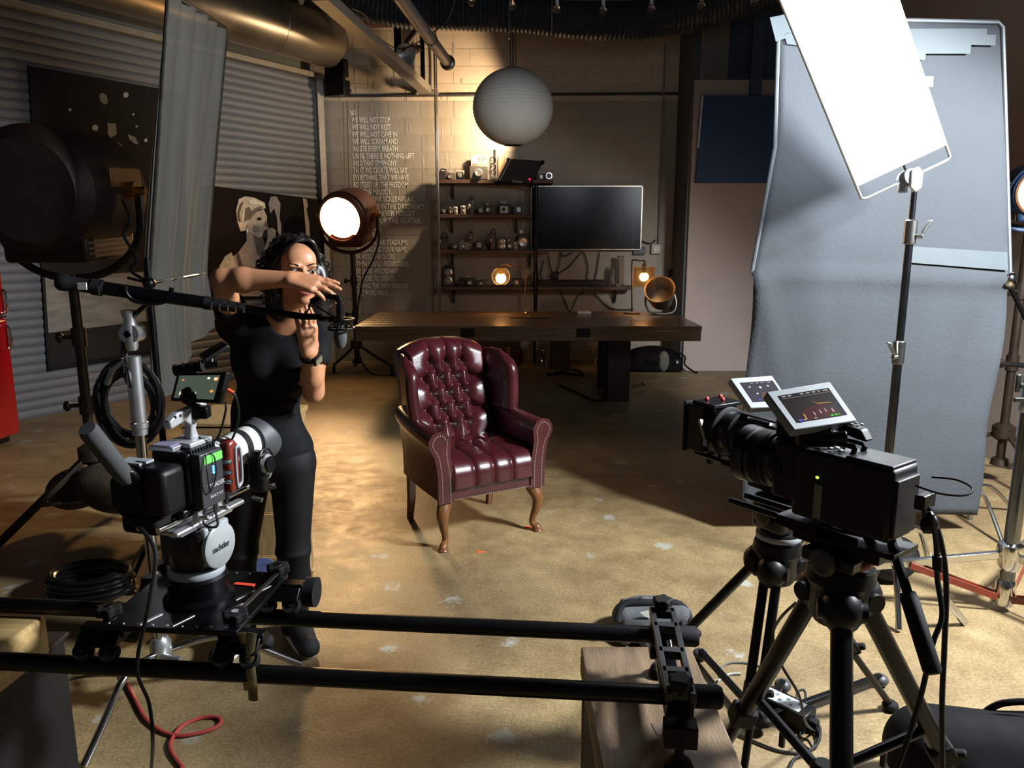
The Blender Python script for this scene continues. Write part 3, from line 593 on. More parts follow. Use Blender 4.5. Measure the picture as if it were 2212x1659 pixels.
mb = MB(); mb.lathe([(.09, 0), (.09, .014), (.02, .022)], (at(1365, 672, YL).x, YL, TZ), (0, 0, 1), 24); obj('base', mb, DARKT, t)
lamp('cylinder_glow', 'POINT', c + Vector((0, -.0, .0)), c + Vector((0, 0, -1)), 24, (1, .58, .25), .05)
# things on the table
c = at(1428, 655, 8.25); t = thing('metal_bucket', 'battered round metal lamp head lying at the right end of the table', 'lamp', Vector((c.x, 8.25, TZ)))
zc = TZ + .21; ax = Vector((-.25, -.75, .55)).normalized(); o_ = Vector((c.x, 8.3, zc)); mb = MB(); mb.lathe([(.0, -.13), (.12, -.13), (.15, .0), (.16, .10), (.165, .11), (.15, .10), (.12, -.1), (.0, -.1)], o_, ax, 24, cap=False); obj('bucket_shell', mb, M('aged_tin', '6d6256', .45, .6, .2), t)
mb = MB(); mb.tube([o_ + Vector((-.15, 0, 0)), o_ + Vector((-.16, -.02, -.10)), (c.x - .10, 8.25, TZ + .015), (c.x + .12, 8.25, TZ + .015), o_ + Vector((.17, -.02, -.1)), o_ + Vector((.15, 0, 0))], .012, 6, 3); obj('yoke', mb, DSTL, t)
c = at(1262, 668, 8.3); mb = MB(); mb.box((c.x, 8.3, TZ + .014), (.145, .09, .028)); obj('white_adapter', mb, WHT, label='small white adapter box lying on the table edge', category='adapter', bev=.006)
a = at(1102, 686, 7.85); b = at(1186, 687, 7.85); mb = MB(); mb.beam((a.x, a.y, TZ + .004), (b.x, b.y, TZ + .004), .02, .008); obj('thin_rod', mb, BLK, label='thin black rod lying across the middle of the table', category='rod')
# blue board on the white partition
q0 = at(1519, 206, 9.14); q1 = at(1700, 206, 9.14); q2 = at(1700, 394, 9.14); q3 = at(1503, 394, 9.14)
t = thing('blue_screen', 'dark blue rectangular screen on the white wall beside the grey backdrop', 'screen', q3)
mb = MB(); mb.prism([q0, q1, q2, q3], (0, .05, 0)); obj('panel', mb, M('dark_blue_cloth', '2c4464', .8, 0, .05), t, bev=.004)
mb = MB(); mb.beam(q0 + Vector((-.006, -.004, 0)), q3.lerp(q0, .4) + Vector((-.006, -.004, 0)), .012, .01); obj('edge_strip', mb, WHT, t)
mb = MB(); p = at(1632, 204, 9.14); mb.box((p.x, 9.16, (p.z + 4.6) / 2), (.13, .05, 4.6 - p.z)); obj('hanging_post', mb, M('dark_blue_post', '33424f', .7), t)
# under the table: trunk, bag, stands and cables
def G2(px, py): return G(px, py)
p = G(1065, 790); t = thing('steamer_trunk', 'black trunk with brass latches on the floor under the table', 'trunk', (p.x, p.y + .1, 0)); X0 = at(998, 760, p.y - .05).x; X1 = at(1122, 760, p.y - .05).x
zt_ = at(1060, 738, p.y - .05).z; mb = MB(); mb.box(((X0 + X1) / 2, p.y + .18, zt_ * .3), (X1 - X0, .42, zt_ * .6)); obj('body', mb, M('trunk_black', '141213', .6), t, bev=.012)
mb = MB(); mb.box(((X0 + X1) / 2, p.y + .18, zt_ * .8), (X1 - X0, .42, zt_ * .38)); obj('lid', mb, M('trunk_lid', '1c1817', .6), t, bev=.015)
mb = MB()
for h in (.58, .63, .97): mb.box(((X0 + X1) / 2, p.y - .034, zt_ * h), (X1 - X0, .012, .012))
obj('trim_strip', mb, M('trunk_trim', '5a4c34', .45, .5), t)
for xx in (1012, 1061, 1098):
    mb = MB(); x_ = at(xx, 755, p.y - .05).x; mb.box((x_, p.y - .042, zt_ * .62), (.055, .02, .1)); mb.cyl((x_, p.y - .05, zt_ * .66), (x_, p.y - .06, zt_ * .66), .022); obj('latch', mb, BRASS, t, bev=.003)
p = G(1460, 806); t = thing('camera_bag', 'bulging black bag with a grey panel under the right end of the table', 'bag', (p.x, p.y + .15, 0))
mb = MB(); x0, x1 = at(1352, 780, p.y).x, at(1478, 780, p.y).x; zt_ = at(1420, 752, p.y).z
mb.ell(((x0 + x1) / 2, p.y + .22, zt_ * .47), ((x1 - x0) / 2, .22, zt_ * .52), n=20, m=12); mb.box(((x0 + x1) / 2, p.y + .2, zt_ * .3), (x1 - x0, .36, zt_ * .58)); obj('body', mb, M('nylon_black', '060608', .8, spec=.2), t, bev=.04, seg=3)
mb = MB(); mb.ell((at(1435, 780, p.y).x, p.y + .04, zt_ * .45), (.07, .05, zt_ * .42), n=16, m=10); obj('side_panel', mb, M('grey_mesh', '585a52', .8), t)
mb = MB(); mb.box((at(1462, 784, p.y).x, p.y - .0, zt_ * .45), (.025, .06, .03)); obj('zip_tab', mb, GRYP, t)
mb = MB(); mb.tube([(x1 - .06, p.y + .1, zt_ * .8), (x1 + .02, p.y + .05, zt_ * .62), (x1 + .01, p.y + .02, zt_ * .35), (x1 + .1, p.y - .02, .03), (x1 + .16, p.y - .03, .012)], .012, 6); obj('strap', mb, BLKR, t)
p = G(1158, 792); t = thing('folding_stand', 'thin chrome folding stand standing in the dark under the table', 'stand', (p.x, p.y, 0))
zz2 = .66
mb = MB(); mb.cyl((p.x, p.y, .02), (p.x, p.y, zz2), .009, n=8); mb.cyl((p.x - .11, p.y, .35), (p.x - .11, p.y, zz2), .007, n=8); obj('post', mb, CHR, t)
mb = MB(); mb.tube([(p.x, p.y, .22), (p.x + .09, p.y - .05, .21), (p.x + .13, p.y - .1, .14), G(1177, 816)], .008, 6); mb.tube([(p.x, p.y, .12), (p.x + .04, p.y - .08, .14), (p.x + .06, p.y - .16, .13), (p.x + .07, p.y - .2, .01)], .008, 6); obj('leg', mb, CHR, t)
p = G(1200, 800); t = thing('dark_crate', 'dark open crate on the floor behind the table legs', 'crate', (p.x + .2, p.y + .3, 0)); mb = MB(); x0, x1 = at(1192, 790, p.y).x, at(1232, 790, p.y).x; mb.box(((x0 + x1) / 2, p.y + .3, .2), (x1 - x0, .4, .4)); obj('body', mb, M('crate_dark', '17171a', .7), t, bev=.01)
mb = MB(); mb.box(((x0 + x1) / 2, p.y + .3, .41), (x1 - x0 + .03, .43, .025)); obj('rim', mb, M('crate_rim', '2c2a28', .6), t, bev=.005)
for pts, lab in (([(1176, 812), (1215, 808), (1260, 812), (1240, 800), (1200, 806)], 'tangle of dark cable on the floor under the table'), ([(1206, 832), (1240, 848), (1285, 868), (1312, 862)], 'dark cable trailing to the foot of the table leg'), ([(1300, 806), (1318, 812), (1345, 806)], 'short cable behind the table leg')):
    mb = MB(); mb.tube([G(x, y) + Vector((0, 0, .014)) for x, y in pts], .013, 6, 6); obj('floor_cable', mb, CABLE, label=lab, category='cable')
mb = MB(); p = G(1300, 806); mb.tube([at(1297, 806, p.y), at(1287, 792, p.y), at(1286, 778, p.y), at(1298, 771, p.y), at(1313, 778, p.y)], .009, 6, 6); obj('pale_hose', mb, M('pale_hose', '8c8a80', .5), label='pale curved hose standing behind the table leg', category='hose')
a = at(1362, 804, 8.1); b = at(1388, 800, 8.1); mb = MB(); mb.cyl((a.x, 8.0, .05), (b.x, 8.1, .06), .012, n=8); mb.cyl((b.x, 8.1, .06), (b.x + .03, 8.12, .05), .02, n=8); obj('metal_rod', mb, STEEL, label='short bright metal rod on the floor beside the table leg', category='rod')
# =============================== ARMCHAIR ===============================
CH = Vector((-.235, 4.16, 0)); CR = math.radians(29.4)
chair = thing('wingback_armchair', 'oxblood tufted leather wingback armchair with cabriole legs in the middle of the floor', 'armchair', CH, CR)
CT = ROOT[chair.name]
LEA = M('oxblood_leather', '3d1519', .27, 0, .28, 7, .10, 260, coat=.35); NAIL = M('nail_brass', 'd8cfbd', .25, 1, .05); LEGW = M('walnut_leg', '6b4526', .33, 0, .25, 8, stretch=(6, 6, 1), coat=.2)
def closed_caps(mb, n, m): mb.f.append(tuple(reversed(range(n)))); mb.f.append(tuple(range((m - 1) * n, m * n)))
def loft(secs):
    mb = MB(CT); mb.grid(secs, True); closed_caps(mb, len(secs[0]), len(secs)); return mb
ARM = [(.245, .27), (.247, .40), (.258, .47), (.266, .53), (.262, .57), (.262, .60), (.278, .625), (.305, .635), (.335, .628), (.352, .605), (.352, .575), (.338, .548), (.322, .52), (.312, .47), (.305, .41), (.303, .27)]
ARMS = [Vector((p[0], 0, p[1])) for p in ARM]
for s in (-1, 1):
    secs = []
    for (y, kz, kx) in ((-.262, 0, 1), (-.25, .004, 1.01), (0, .012, 1.0), (.16, .028, .98), (.30, .04, .93)):
        secs.append([Vector((s * (p.x * kx if p.x > .28 else p.x), y, p.z + (kz if p.z > .5 else 0))) for p in ARMS])
    a_ = obj('arm', loft(secs), LEA, chair, smooth=50)
    # raised front facing
    cx = .295; secs = []
    for (y, k) in ((-.262, 1.0), (-.275, .96), (-.279, .82)):
        out = []
        for i, p in enumerate(ARMS):
            q = ARMS[i - 1]; r = ARMS[(i + 1) % len(ARMS)]; nrm = Vector((r.z - q.z, 0, -(r.x - q.x))).normalized(); off = (1 - k) * .09
            out.append(Vector((s * (p.x + nrm.x * -off), y, p.z - nrm.z * off)))
        secs.append(out)
    obj('arm_facing', loft(secs), LEA, a_, smooth=50)
# nail heads
def nails(path, step, nrm=(0, -1, 0), r=.0042):
    L = [0]; P = [Vector(p) for p in path]
    for a, b in zip(P, P[1:]): L.append(L[-1] + (b - a).length)
    n = int(L[-1] / step); out = []; j = 0
    for i in range(n + 1):
        q = L[-1] * i / max(1, n)
        while j < len(L) - 2 and L[j + 1] < q: j += 1
        out.append(P[j].lerp(P[j + 1], (q - L[j]) / max(1e-9, L[j + 1] - L[j])))
    return out
nm = MB(CT); pts = []
for s in (-1, 1):
    path = cat([Vector((s * (p.x + (.006 if p.x < .28 else -.006)), -.281, p.z - (.006 if p.z > .6 else 0))) for p in ARMS], 4)
    pts += nails(path, .0125)
    pts += nails([Vector((s * .306, -.25, .285)), Vector((s * .306, -.25, .46)), Vector((s * .318, -.25, .52))], .0125)
pts += nails([(-.30, -.276, .278), (.30, -.276, .278)], .0125); pts += nails([(-.245, -.268, .362), (.245, -.268, .362)], .0125)
for p in pts: nm.lathe([(.0046, 0), (.0036, .0024), (.0, .0034)], Vector(p) + Vector((0, .001, 0)), (0, -1, 0), 6, cap=False)
obj('nail_heads', nm, NAIL, chair, kind='stuff')
# seat rail
mb = MB(CT); mb.box((0, -.245, .318), (.50, .05, .095)); mb.box((0, .0, .30), (.52, .5, .06)); obj('seat_rail', mb, LEA, chair, bev=.012, seg=3)
# wings
for s in (-1, 1):
    secs = []
    for k in range(15):
        u = k / 14; z = .64 + u * .315; yb = .235 + .13 * (z - .3) / .7
        fy = .055 + .03 * u + (.10 * max(0, (u - .72) / .28) ** 2); fx = .300 + .012 * math.sin(u * math.pi); bx = .255
        B = Vector((s * bx, yb, z)); Fp = Vector((s * fx, fy, z)); d = (Fp - B).normalized(); nn = Vector((-d.y, d.x, 0)); w = .030 * (1 - .55 * max(0, (u - .86) / .14) ** 2)
        loop = []
        for a in np.linspace(-math.pi / 2, math.pi / 2, 9): loop.append(Fp + d * (w * 1.15 * math.cos(a)) + nn * (w * 1.15 * math.sin(a)))
        for tt in (.7, .35, 0): loop.append(B.lerp(Fp, tt) + nn * w * .8)
        for tt in (0, .35, .7): loop.append(B.lerp(Fp, tt) - nn * w * .8)
        secs.append(loop)
    last = secs[-1]; c_ = sum(last, Vector()) / len(last); secs.append([c_ + (p - c_) * .75 + Vector((0, 0, .012)) for p in last]); secs.append([c_ + (p - c_) * .3 + Vector((0, 0, .017)) for p in last])
    w_ = obj('wing', loft(secs), LEA, chair, smooth=60)
    mb = MB(CT); mb.tube([Vector((s * (.300 + .012 * math.sin(u * math.pi) + .028), .045 + .03 * u + .10 * max(0, (u - .72) / .28) ** 2, .64 + u * .310)) for u in np.linspace(0, .9, 12)], .0045, 6, 2); obj('piping', mb, LEA, w_)
# back shell
def backy(w): return .20 + .155 * (w / .66)      # w: height above .38
def topw(u): return .665 - .055 * (abs(u) / .25) ** 2.4
secs = []
for dy in (.0, .075):
    loop = []
    for u in np.linspace(-.27, .27, 25):
        w = topw(u); loop.append(Vector((u, backy(w) + dy + .03, .37 + w)))
    loop += [Vector((.27, .26 + dy, .27)), Vector((-.27, .26 + dy, .27))]
    secs.append(loop)
obj('back_shell', loft(secs), LEA, chair, bev=.02, seg=3, smooth=60)
# tufted back cushion
BT = [(x, .525) for x in (-.1, 0, .1)] + [(x, .435) for x in (-.15, -.05, .05, .15)] + [(x, .345) for x in (-.1, 0, .1)] + [(x, .255) for x in (-.15, -.05, .05, .15)] + [(x, .165) for x in (-.1, 0, .1)]
SG = []
for i, a in enumerate(BT):
    for b in BT[i + 1:]:
        if abs(abs(a[0] - b[0]) - .05) < .01 and abs(abs(a[1] - b[1]) - .09) < .01: SG.append((a, b))
for x in (-.1, 0, .1): SG += [((x, .525), (x * 1.15, .70)), ((x, .165), (x, -.05))]
for yy in (.435, .255): SG += [((-.15, yy), (-.26, yy - .012)), ((.15, yy), (.26, yy - .012))]
def segd(U, W, a, b):
    a = np.array(a); b = np.array(b); d = b - a; t = np.clip(((U - a[0]) * d[0] + (W - a[1]) * d[1]) / (d @ d), 0, 1)
    return np.hypot(U - a[0] - t * d[0], W - a[1] - t * d[1])
def tuft(U, W, SG, BT, s1, h1, s2, h2):
    ds = np.min([segd(U, W, a, b) for a, b in SG], 0); db = np.min([np.hypot(U - b[0], W - b[1]) for b in BT], 0)
    return h1 * (1 - np.exp(-(ds / s1) ** 1.15)) + h2 * (1 - np.exp(-(db / s2) ** 1.6))
nu, nw = 110, 150; U, V = np.meshgrid(np.linspace(-1, 1, nu), np.linspace(0, 1, nw))
UU = U * (.232 + .012 * V); W = V * (.665 - .055 * (np.abs(UU) / .25) ** 2.4)
H = tuft(UU, W, SG, BT, .018, .034, .034, .040)
edge = np.minimum(1 - np.abs(U), 1 - V); edge = np.clip(edge / .10, 0, 1); edge = np.sqrt(1 - (1 - edge) ** 2)
H = (H + .018) * edge
rows = [[Vector((UU[i, j], .20 + .155 * (W[i, j] / .66) + .04 - H[i, j], .375 + W[i, j])) for j in range(nu)] for i in range(nw)]
mb = MB(CT); mb.grid(rows); bc = obj('back_cushion', mb, LEA, chair, smooth=180, recalc=False)
bm0 = MB(CT); bm0.ell((0, 0, 0), (.010, .006, .010), n=10, m=6); bme = None
for (x, w) in BT:
    mb = MB(CT); mb.ell((x, .20 + .155 * (w / .66) + .04 - .020, .375 + w), (.0085, .006, .0085), n=10, m=6); obj('button', mb, LEA, bc)
# seat cushion
SBT = [(x, .17) for x in (-.11, 0, .11)] + [(x, .30) for x in (-.165, -.055, .055, .165)]
SSG = [((x, .17), (x, -.2)) for x in (-.11, 0, .11)]
for a in SBT[:3]:
    for b in SBT[3:]:
        if abs(abs(a[0] - b[0]) - .055) < .01: SSG.append((a, b))
nu, nv = 110, 110; U, V = np.meshgrid(np.linspace(-1, 1, nu), np.linspace(0, 1, nv)); S = -.16 + V * .62   # path: negative = down the front face, positive = backwards on top
UU = U * .246
H = tuft(UU, S, SSG, SBT, .012, .014, .03, .016); e = np.clip((1 - np.abs(U)) / .10, 0, 1); e = np.sqrt(1 - (1 - e) ** 2); rows = []
for i in range(nv):
    r_ = []
    for j in range(nu):
        s_ = S[i, j]; R_c = .062; q = R_c * math.pi / 2
        if s_ < -q: p = Vector((0, -.268, .455 - R_c + (s_ + q))); n_ = Vector((0, -1, 0))
        elif s_ < 0: a = s_ / R_c; p = Vector((0, -.268 + R_c + R_c * math.sin(a), .455 - R_c + R_c * math.cos(a))); n_ = Vector((0, math.sin(a), math.cos(a)))
        else: p = Vector((0, -.268 + R_c + s_, .455 + .012 * math.sin(min(1, s_ / .4) * math.pi))); n_ = Vector((0, 0, 1))
        h = (H[i, j] + .012) * e[i, j] - .012
        if i == 0: h = -.012
        r_.append(p + n_ * h + Vector((UU[i, j] * (1 + .02 * e[i, j]), 0, -.05 * (1 - e[i, j]))))
    rows.append(r_)
mb = MB(CT); mb.grid(rows); sc_ = obj('seat_cushion', mb, LEA, chair, smooth=180, recalc=False)
for (x, s_) in SBT[:3]:
    mb = MB(CT); mb.ell((x, -.206 + s_, .462), (.008, .008, .005), n=10, m=6); obj('button', mb, LEA, sc_)
# legs
for s in (-1, 1):
    mb = MB(CT); P = [(s * .262, -.228, .285), (s * .268, -.236, .25), (s * .288, -.256, .20), (s * .284, -.252, .14), (s * .270, -.238, .08), (s * .268, -.236, .045), (s * .286, -.254, .022), (s * .298, -.266, .008)]
    rr = [.034, .037, .034, .025, .018, .017, .023, .018]
    def rf(t, rr=rr): x = t * (len(rr) - 1); i = min(int(x), len(rr) - 2); return rr[i] + (rr[i + 1] - rr[i]) * (x - i)
    mb.tube(P, rf, 14, 6); mb.lathe([(.026, 0), (.03, .006), (.024, .016)], Vector((s * .290, -.258, 0)), (0, 0, 1), 14)
    mb.prism([Vector((s * x, -.262, z)) for x, z in ((.30, .272), (.215, .272), (.222, .262), (.243, .25), (.252, .225), (.27, .21), (.29, .23), (.303, .25))], (0, .03, 0))
    obj('front_leg', mb, LEGW, chair, smooth=60)
    mb = MB(CT); secs = []
    for (z, y, w) in ((.28, .24, .022), (.14, .245, .020), (0, .275, .016)): secs.append([Vector((s * .26 + a * w, y + b * w, z)) for a, b in ((-1, -1), (1, -1), (1, 1), (-1, 1))])
    mb.grid(secs, True); closed_caps(mb, 4, 3); obj('rear_leg', mb, LEGW, chair, bev=.003)
# orange floor marks under the feet
for px, py, lab in ((1040, 1193, 'small orange tape mark on the floor in front of the armchair'), (1143, 1139, 'small orange tape mark by the right front foot of the armchair')):
    p = G(px, py); mb = MB(); mb.box((p.x, p.y, .0012), (.045, .012, .002), rotm(0, 0, 10)); mb.box((p.x - .015, p.y + .01, .0012), (.014, .02, .002), rotm(0, 0, 10)); obj('tape_mark', mb, M('orange_tape', 'e0603a', .6), label=lab, category='tape')
# =============================== PERSON (implicit surfaces, meshed by surface nets) ===============================
class SDF:
    def __init__(s, lo, hi, h):
        s.lo = np.array(lo, dtype=float); s.h = h; s.n = np.ceil((np.array(hi) - s.lo) / h).astype(int) + 1; s.F = np.full(s.n, .5, dtype=np.float32)
    def _sub(s, lo, hi):
        a = np.clip(np.floor((np.array(lo) - s.lo) / s.h).astype(int), 0, s.n - 1); b = np.clip(np.ceil((np.array(hi) - s.lo) / s.h).astype(int) + 1, a + 1, s.n)
        ax = [(s.lo[i] + np.arange(a[i], b[i]) * s.h).astype(np.float32) for i in range(3)]
        return tuple(slice(a[i], b[i]) for i in range(3)), np.meshgrid(*ax, indexing='ij')
    def _mix(s, sl, d, k, mode):
        F = s.F[sl]
        if mode == 'add':
            if k > 0: h = np.clip(.5 + .5 * (F - d) / k, 0, 1); s.F[sl] = F * (1 - h) + d * h - k * h * (1 - h)
            else: s.F[sl] = np.minimum(F, d)
        else:
            d = -d
            if k > 0: h = np.clip(.5 - .5 * (F - d) / k, 0, 1); s.F[sl] = F * (1 - h) + d * h + k * h * (1 - h)
            else: s.F[sl] = np.maximum(F, d)
    def cone(s, a, b, ra, rb=None, k=.01, mode='add'):
        rb = ra if rb is None else rb; a = np.array(a, dtype=float); b = np.array(b, dtype=float); m = max(ra, rb) + k * 2 + .012
        sl, (X, Y, Z) = s._sub(np.minimum(a, b) - m, np.maximum(a, b) + m); d = b - a; L2 = max(1e-9, d @ d)
        t = np.clip(((X - a[0]) * d[0] + (Y - a[1]) * d[1] + (Z - a[2]) * d[2]) / L2, 0, 1)
        s._mix(sl, np.sqrt((X - a[0] - t * d[0]) ** 2 + (Y - a[1] - t * d[1]) ** 2 + (Z - a[2] - t * d[2]) ** 2) - (ra + (rb - ra) * t), k, mode); return s
    def ell(s, c, r, R=None, k=.01, mode='add'):
        c = np.array(c, dtype=float); r = np.array(r, dtype=float) * np.ones(3); m = r.max() + 2 * k + .012
        sl, (X, Y, Z) = s._sub(c - m, c + m); q = [X - c[0], Y - c[1], Z - c[2]]
        if R is not None:
            A = np.array(R).T; q = [A[i, 0] * q[0] + A[i, 1] * q[1] + A[i, 2] * q[2] for i in range(3)]
        k0 = np.sqrt(sum((q[i] / r[i]) ** 2 for i in range(3))); k1 = np.sqrt(sum((q[i] / r[i] ** 2) ** 2 for i in range(3))) + 1e-9
        s._mix(sl, k0 * (k0 - 1) / k1, k, mode); return s
    def cutz(s, z0, keep_above=True):
        sl, (X, Y, Z) = s._sub(s.lo, s.lo + s.n * s.h); d = (z0 - Z) if keep_above else (Z - z0); s.F = np.maximum(s.F, d); return s
    def mesh(s, T=None):
        F = s.F; S = F < 0; n = np.array(F.shape)
        c = np.zeros(n - 1, dtype=np.int8)
        for i in (0, 1):
            for j in (0, 1):
                for k in (0, 1): c += S[i:n[0] - 1 + i, j:n[1] - 1 + j, k:n[2] - 1 + k]
        act = np.argwhere((c > 0) & (c < 8)); idx = -np.ones(n - 1, dtype=np.int32); idx[tuple(act.T)] = np.arange(len(act))
        acc = np.zeros((len(act), 3)); cnt = np.zeros(len(act))
        cor = [(i, j, k) for i in (0, 1) for j in (0, 1) for k in (0, 1)]
        for a in cor:
            for ax in range(3):
                if a[ax]: continue
                b = list(a); b[ax] = 1
                fa = F[tuple((act + a).T)]; fb = F[tuple((act + b).T)]; m = (fa < 0) != (fb < 0); t = np.where(m, fa / np.where(m, fa - fb, 1), 0)
                p = np.tile(np.array(a, float), (len(act), 1)); p[:, ax] += t; acc[m] += p[m]; cnt[m] += 1
        V = s.lo + (act + acc / cnt[:, None]) * s.h; Q = []
        for ax in range(3):
            o = [0, 0, 0]; o[ax] = 1; A = S[tuple(slice(0, n[i] - o[i]) for i in range(3))]; B = S[tuple(slice(o[i], n[i]) for i in range(3))]
            e = np.argwhere(A != B); u, v = (ax + 1) % 3, (ax + 2) % 3
            e = e[(e[:, u] > 0) & (e[:, v] > 0) & (e[:, u] < n[u] - 1) & (e[:, v] < n[v] - 1)]
            def g(du, dv): f = e.copy(); f[:, u] -= du; f[:, v] -= dv; return idx[tuple(f.T)]
            q = np.stack([g(1, 1), g(0, 1), g(0, 0), g(1, 0)], 1); fl = ~S[tuple(e.T)]; q[fl] = q[fl][:, ::-1]; Q.append(q)
        Q = np.concatenate(Q); mb = MB(); mb.v = [tuple(x) for x in V]; mb.f = [tuple(x) for x in Q.tolist()]; return mb
def smooth_mod(o, n=2, f=.5):
    md = o.modifiers.new('smooth', 'SMOOTH'); md.iterations = n; md.factor = f
YW = 2.80
ps = G(600, 1392); person = thing('person', 'person in black T-shirt and black trousers, one arm raised across the face', 'person', (-.90, 2.84, 0))
SKIN = M('skin', 'b27c5a', .48, 0, .10, 18, .05, 300); TEE = M('black_cotton', '070708', .8, 0, .2, 30, .15, 500, spec=.25); JEAN = M('black_denim', '060607', .7, 0, .2, 30, .1, 400, spec=.3); HAIR = M('dark_hair', '120c0a', .38, 0, .4, 60)
shR = at(508, 700, 2.79); shL = at(684, 702, 2.80); elR = at(480, 606, 2.53); wrR = at(626, 603, 2.52); elL = at(677, 846, 2.74); wrL = at(668, 762, 2.60)
hipR = at(538, 1005, 2.82); hipL = at(632, 1008, 2.82); knR = at(520, 1190, 2.83); knL = at(634, 1185, 2.81); anR = at(515, 1362, 2.86); anL = at(640, 1352, 2.90)
HC = at(641, 590, 2.71); HR = rotm(-4, 0, 30); hp = lambda x, y, z: HC + HR @ Vector((x, y, z))
neck0 = at(610, 690, 2.80); chest = at(596, 775, 2.815); waist = at(574, 895, 2.82); pelv = at(588, 985, 2.83)
def hand(S, wr, d, n, side, curl, spread, tcurl, g=0.0):
    d = Vector(d).normalized(); n = (Vector(n) - d * Vector(n).dot(d)).normalized(); th = n.cross(d) if side == 'R' else d.cross(n); w = -th; tips = []
    for i in range(4):
        kx = (i - 1.5) * .0195; kn = wr + d * (.088 - .004 * abs(i - 1) ** 1.6) + w * kx - n * .004 * abs(i - 1.2)
        S.cone(wr + w * kx * .55 + d * .005, kn, .0165, .0118, .012); fd = (d + w * (i - 1.5) * spread).normalized(); L = (.068, .077, .071, .056)[i]; p = kn; ang = 0
        for j, (fr, rr) in enumerate(((.46, .0094), (.30, .0084), (.24, .0072))):
            ang += math.radians(curl[i][j]); dd = fd * math.cos(ang) - n * math.sin(ang); q = p + dd * L * fr; S.cone(p, q, rr, rr * .9, .003); p = q
        tips.append(p)
    b = wr + d * .022 - w * .022 - n * .006; S.cone(wr, b, .018, .016, .012)
    td = (d * tcurl[0] - w * tcurl[1] - n * tcurl[2]).normalized(); q = b + td * .042; S.cone(b, q, .0155, .0112, .008)
    td2 = (td + d * .35).normalized(); q2 = q + td2 * .03; S.cone(q, q2, .0108, .0098, .003); td3 = (td2 + d * .3).normalized(); S.cone(q2, q2 + td3 * .022, .0096, .008, .003)
    return tips
lo = (-1.42, 2.36, -.0); hi = (-.52, 3.04, 1.68)
B = SDF(lo, hi, .0037)
# trunk and legs (under the clothes)
B.ell(chest, (.150, .092, .15), k=.03).ell(waist, (.112, .083, .13), k=.05).ell(pelv, (.148, .10, .11), k=.05).cone(shR, shL, .048, .048, .05)
for hj, kn, an in ((hipR, knR, anR), (hipL, knL, anL)):
    B.cone(hj, kn, .074, .050, .03); B.cone(kn, an, .049, .032, .02)
B.cone(neck0 + Vector((0, .0, -.02)), hp(.0, .03, -.075), .056, .052, .03)
B.cone(neck0 + Vector((-.02, 0, -.01)), shR, .05, .044, .04); B.cone(neck0 + Vector((.02, 0, -.01)), shL, .05, .044, .04)
# arms
B.cone(shR, elR, .046, .036, .03); B.cone(elR, elR.lerp(wrR, .3), .035, .039, .02); B.cone(elR.lerp(wrR, .3), wrR, .039, .025, .02)
B.cone(shL, elL, .045, .036, .03); B.cone(elL, elL.lerp(wrL, .4), .036, .037, .02); B.cone(elL.lerp(wrL, .4), wrL, .037, .025, .02)
hand(B, wrR, (1, -.02, -.14), (0.05, -.55, .83), 'R', ((4, 6, 4), (8, 10, 6), (14, 16, 8), (22, 24, 10)), .02, (.75, .35, .5))
tipsL = hand(B, wrL, (.10, -.30, 1), (.72, -.62, .1), 'L', ((12, 16, 8), (10, 14, 8), (9, 12, 8), (10, 12, 8)), .03, (.7, .1, .75))
# head
B.ell(hp(0, .022, .038), (.073, .092, .086), HR, .02).ell(hp(0, -.028, -.035), (.058, .064, .078), HR, .025).ell(hp(0, -.072, -.092), (.022, .018, .016), HR, .02)
B.ell(hp(0, -.055, .045), (.055, .035, .045), HR, .02)
for s in (-1, 1):
    B.ell(hp(s * .040, -.058, -.03), (.024, .024, .024), HR, .02); B.ell(hp(s * .030, -.086, .022), (.020, .010, .008), HR, .012); B.ell(hp(s * .075, .015, -.005), (.008, .020, .03), HR, .008)
    B.ell(hp(s * .031, -.098, .002), (.019, .016, .013), HR, .010, 'sub')
B.cone(hp(0, -.088, .012), hp(0, -.108, -.034), .008, .0115, .010); B.ell(hp(-.012, -.097, -.037), (.009, .009, .007), HR, .006); B.ell(hp(.012, -.097, -.037), (.009, .009, .007), HR, .006)
B.ell(hp(0, -.088, -.064), (.026, .014, .016), HR, .012)
bo = obj('body', B.mesh(), SKIN, person, smooth=180, recalc=False); smooth_mod(bo, 2)
EW = M('eye_white', 'a8a09a', .3, 0, .02); EI = M('iris_dark', '1c100a', .15, 0, .05); LIP = M('lips', '8a473c', .45, 0, .05)
for s in (-1, 1):
    mb = MB(); mb.ell(hp(s * .031, -.0722, .000), .0125, n=14, m=10); e_ = obj('eye', mb, EW, person, smooth=180)
    mb = MB(); mb.ell(hp(s * .031 + .002, -.0790, .0), (.0076, .0076, .0076), n=12, m=8); obj('iris', mb, EI, e_, smooth=180)
    mb = MB(); mb.tube([hp(s * .047, -.079, .0215), hp(s * .038, -.0885, .0265), hp(s * .026, -.0935, .0255), hp(s * .016, -.094, .022)], lambda t: .0030 + .0012 * math.sin(t * 3), 6, 4, flat=.7); obj('eyebrow', mb, HAIR, person)
    mb = MB(); mb.tube([hp(s * .044, -.082, .004), hp(s * .036, -.0895, .0105), hp(s * .026, -.0895, .0105), hp(s * .018, -.085, .003)], .0017, 5, 4); obj('eyelash', mb, HAIR, person)
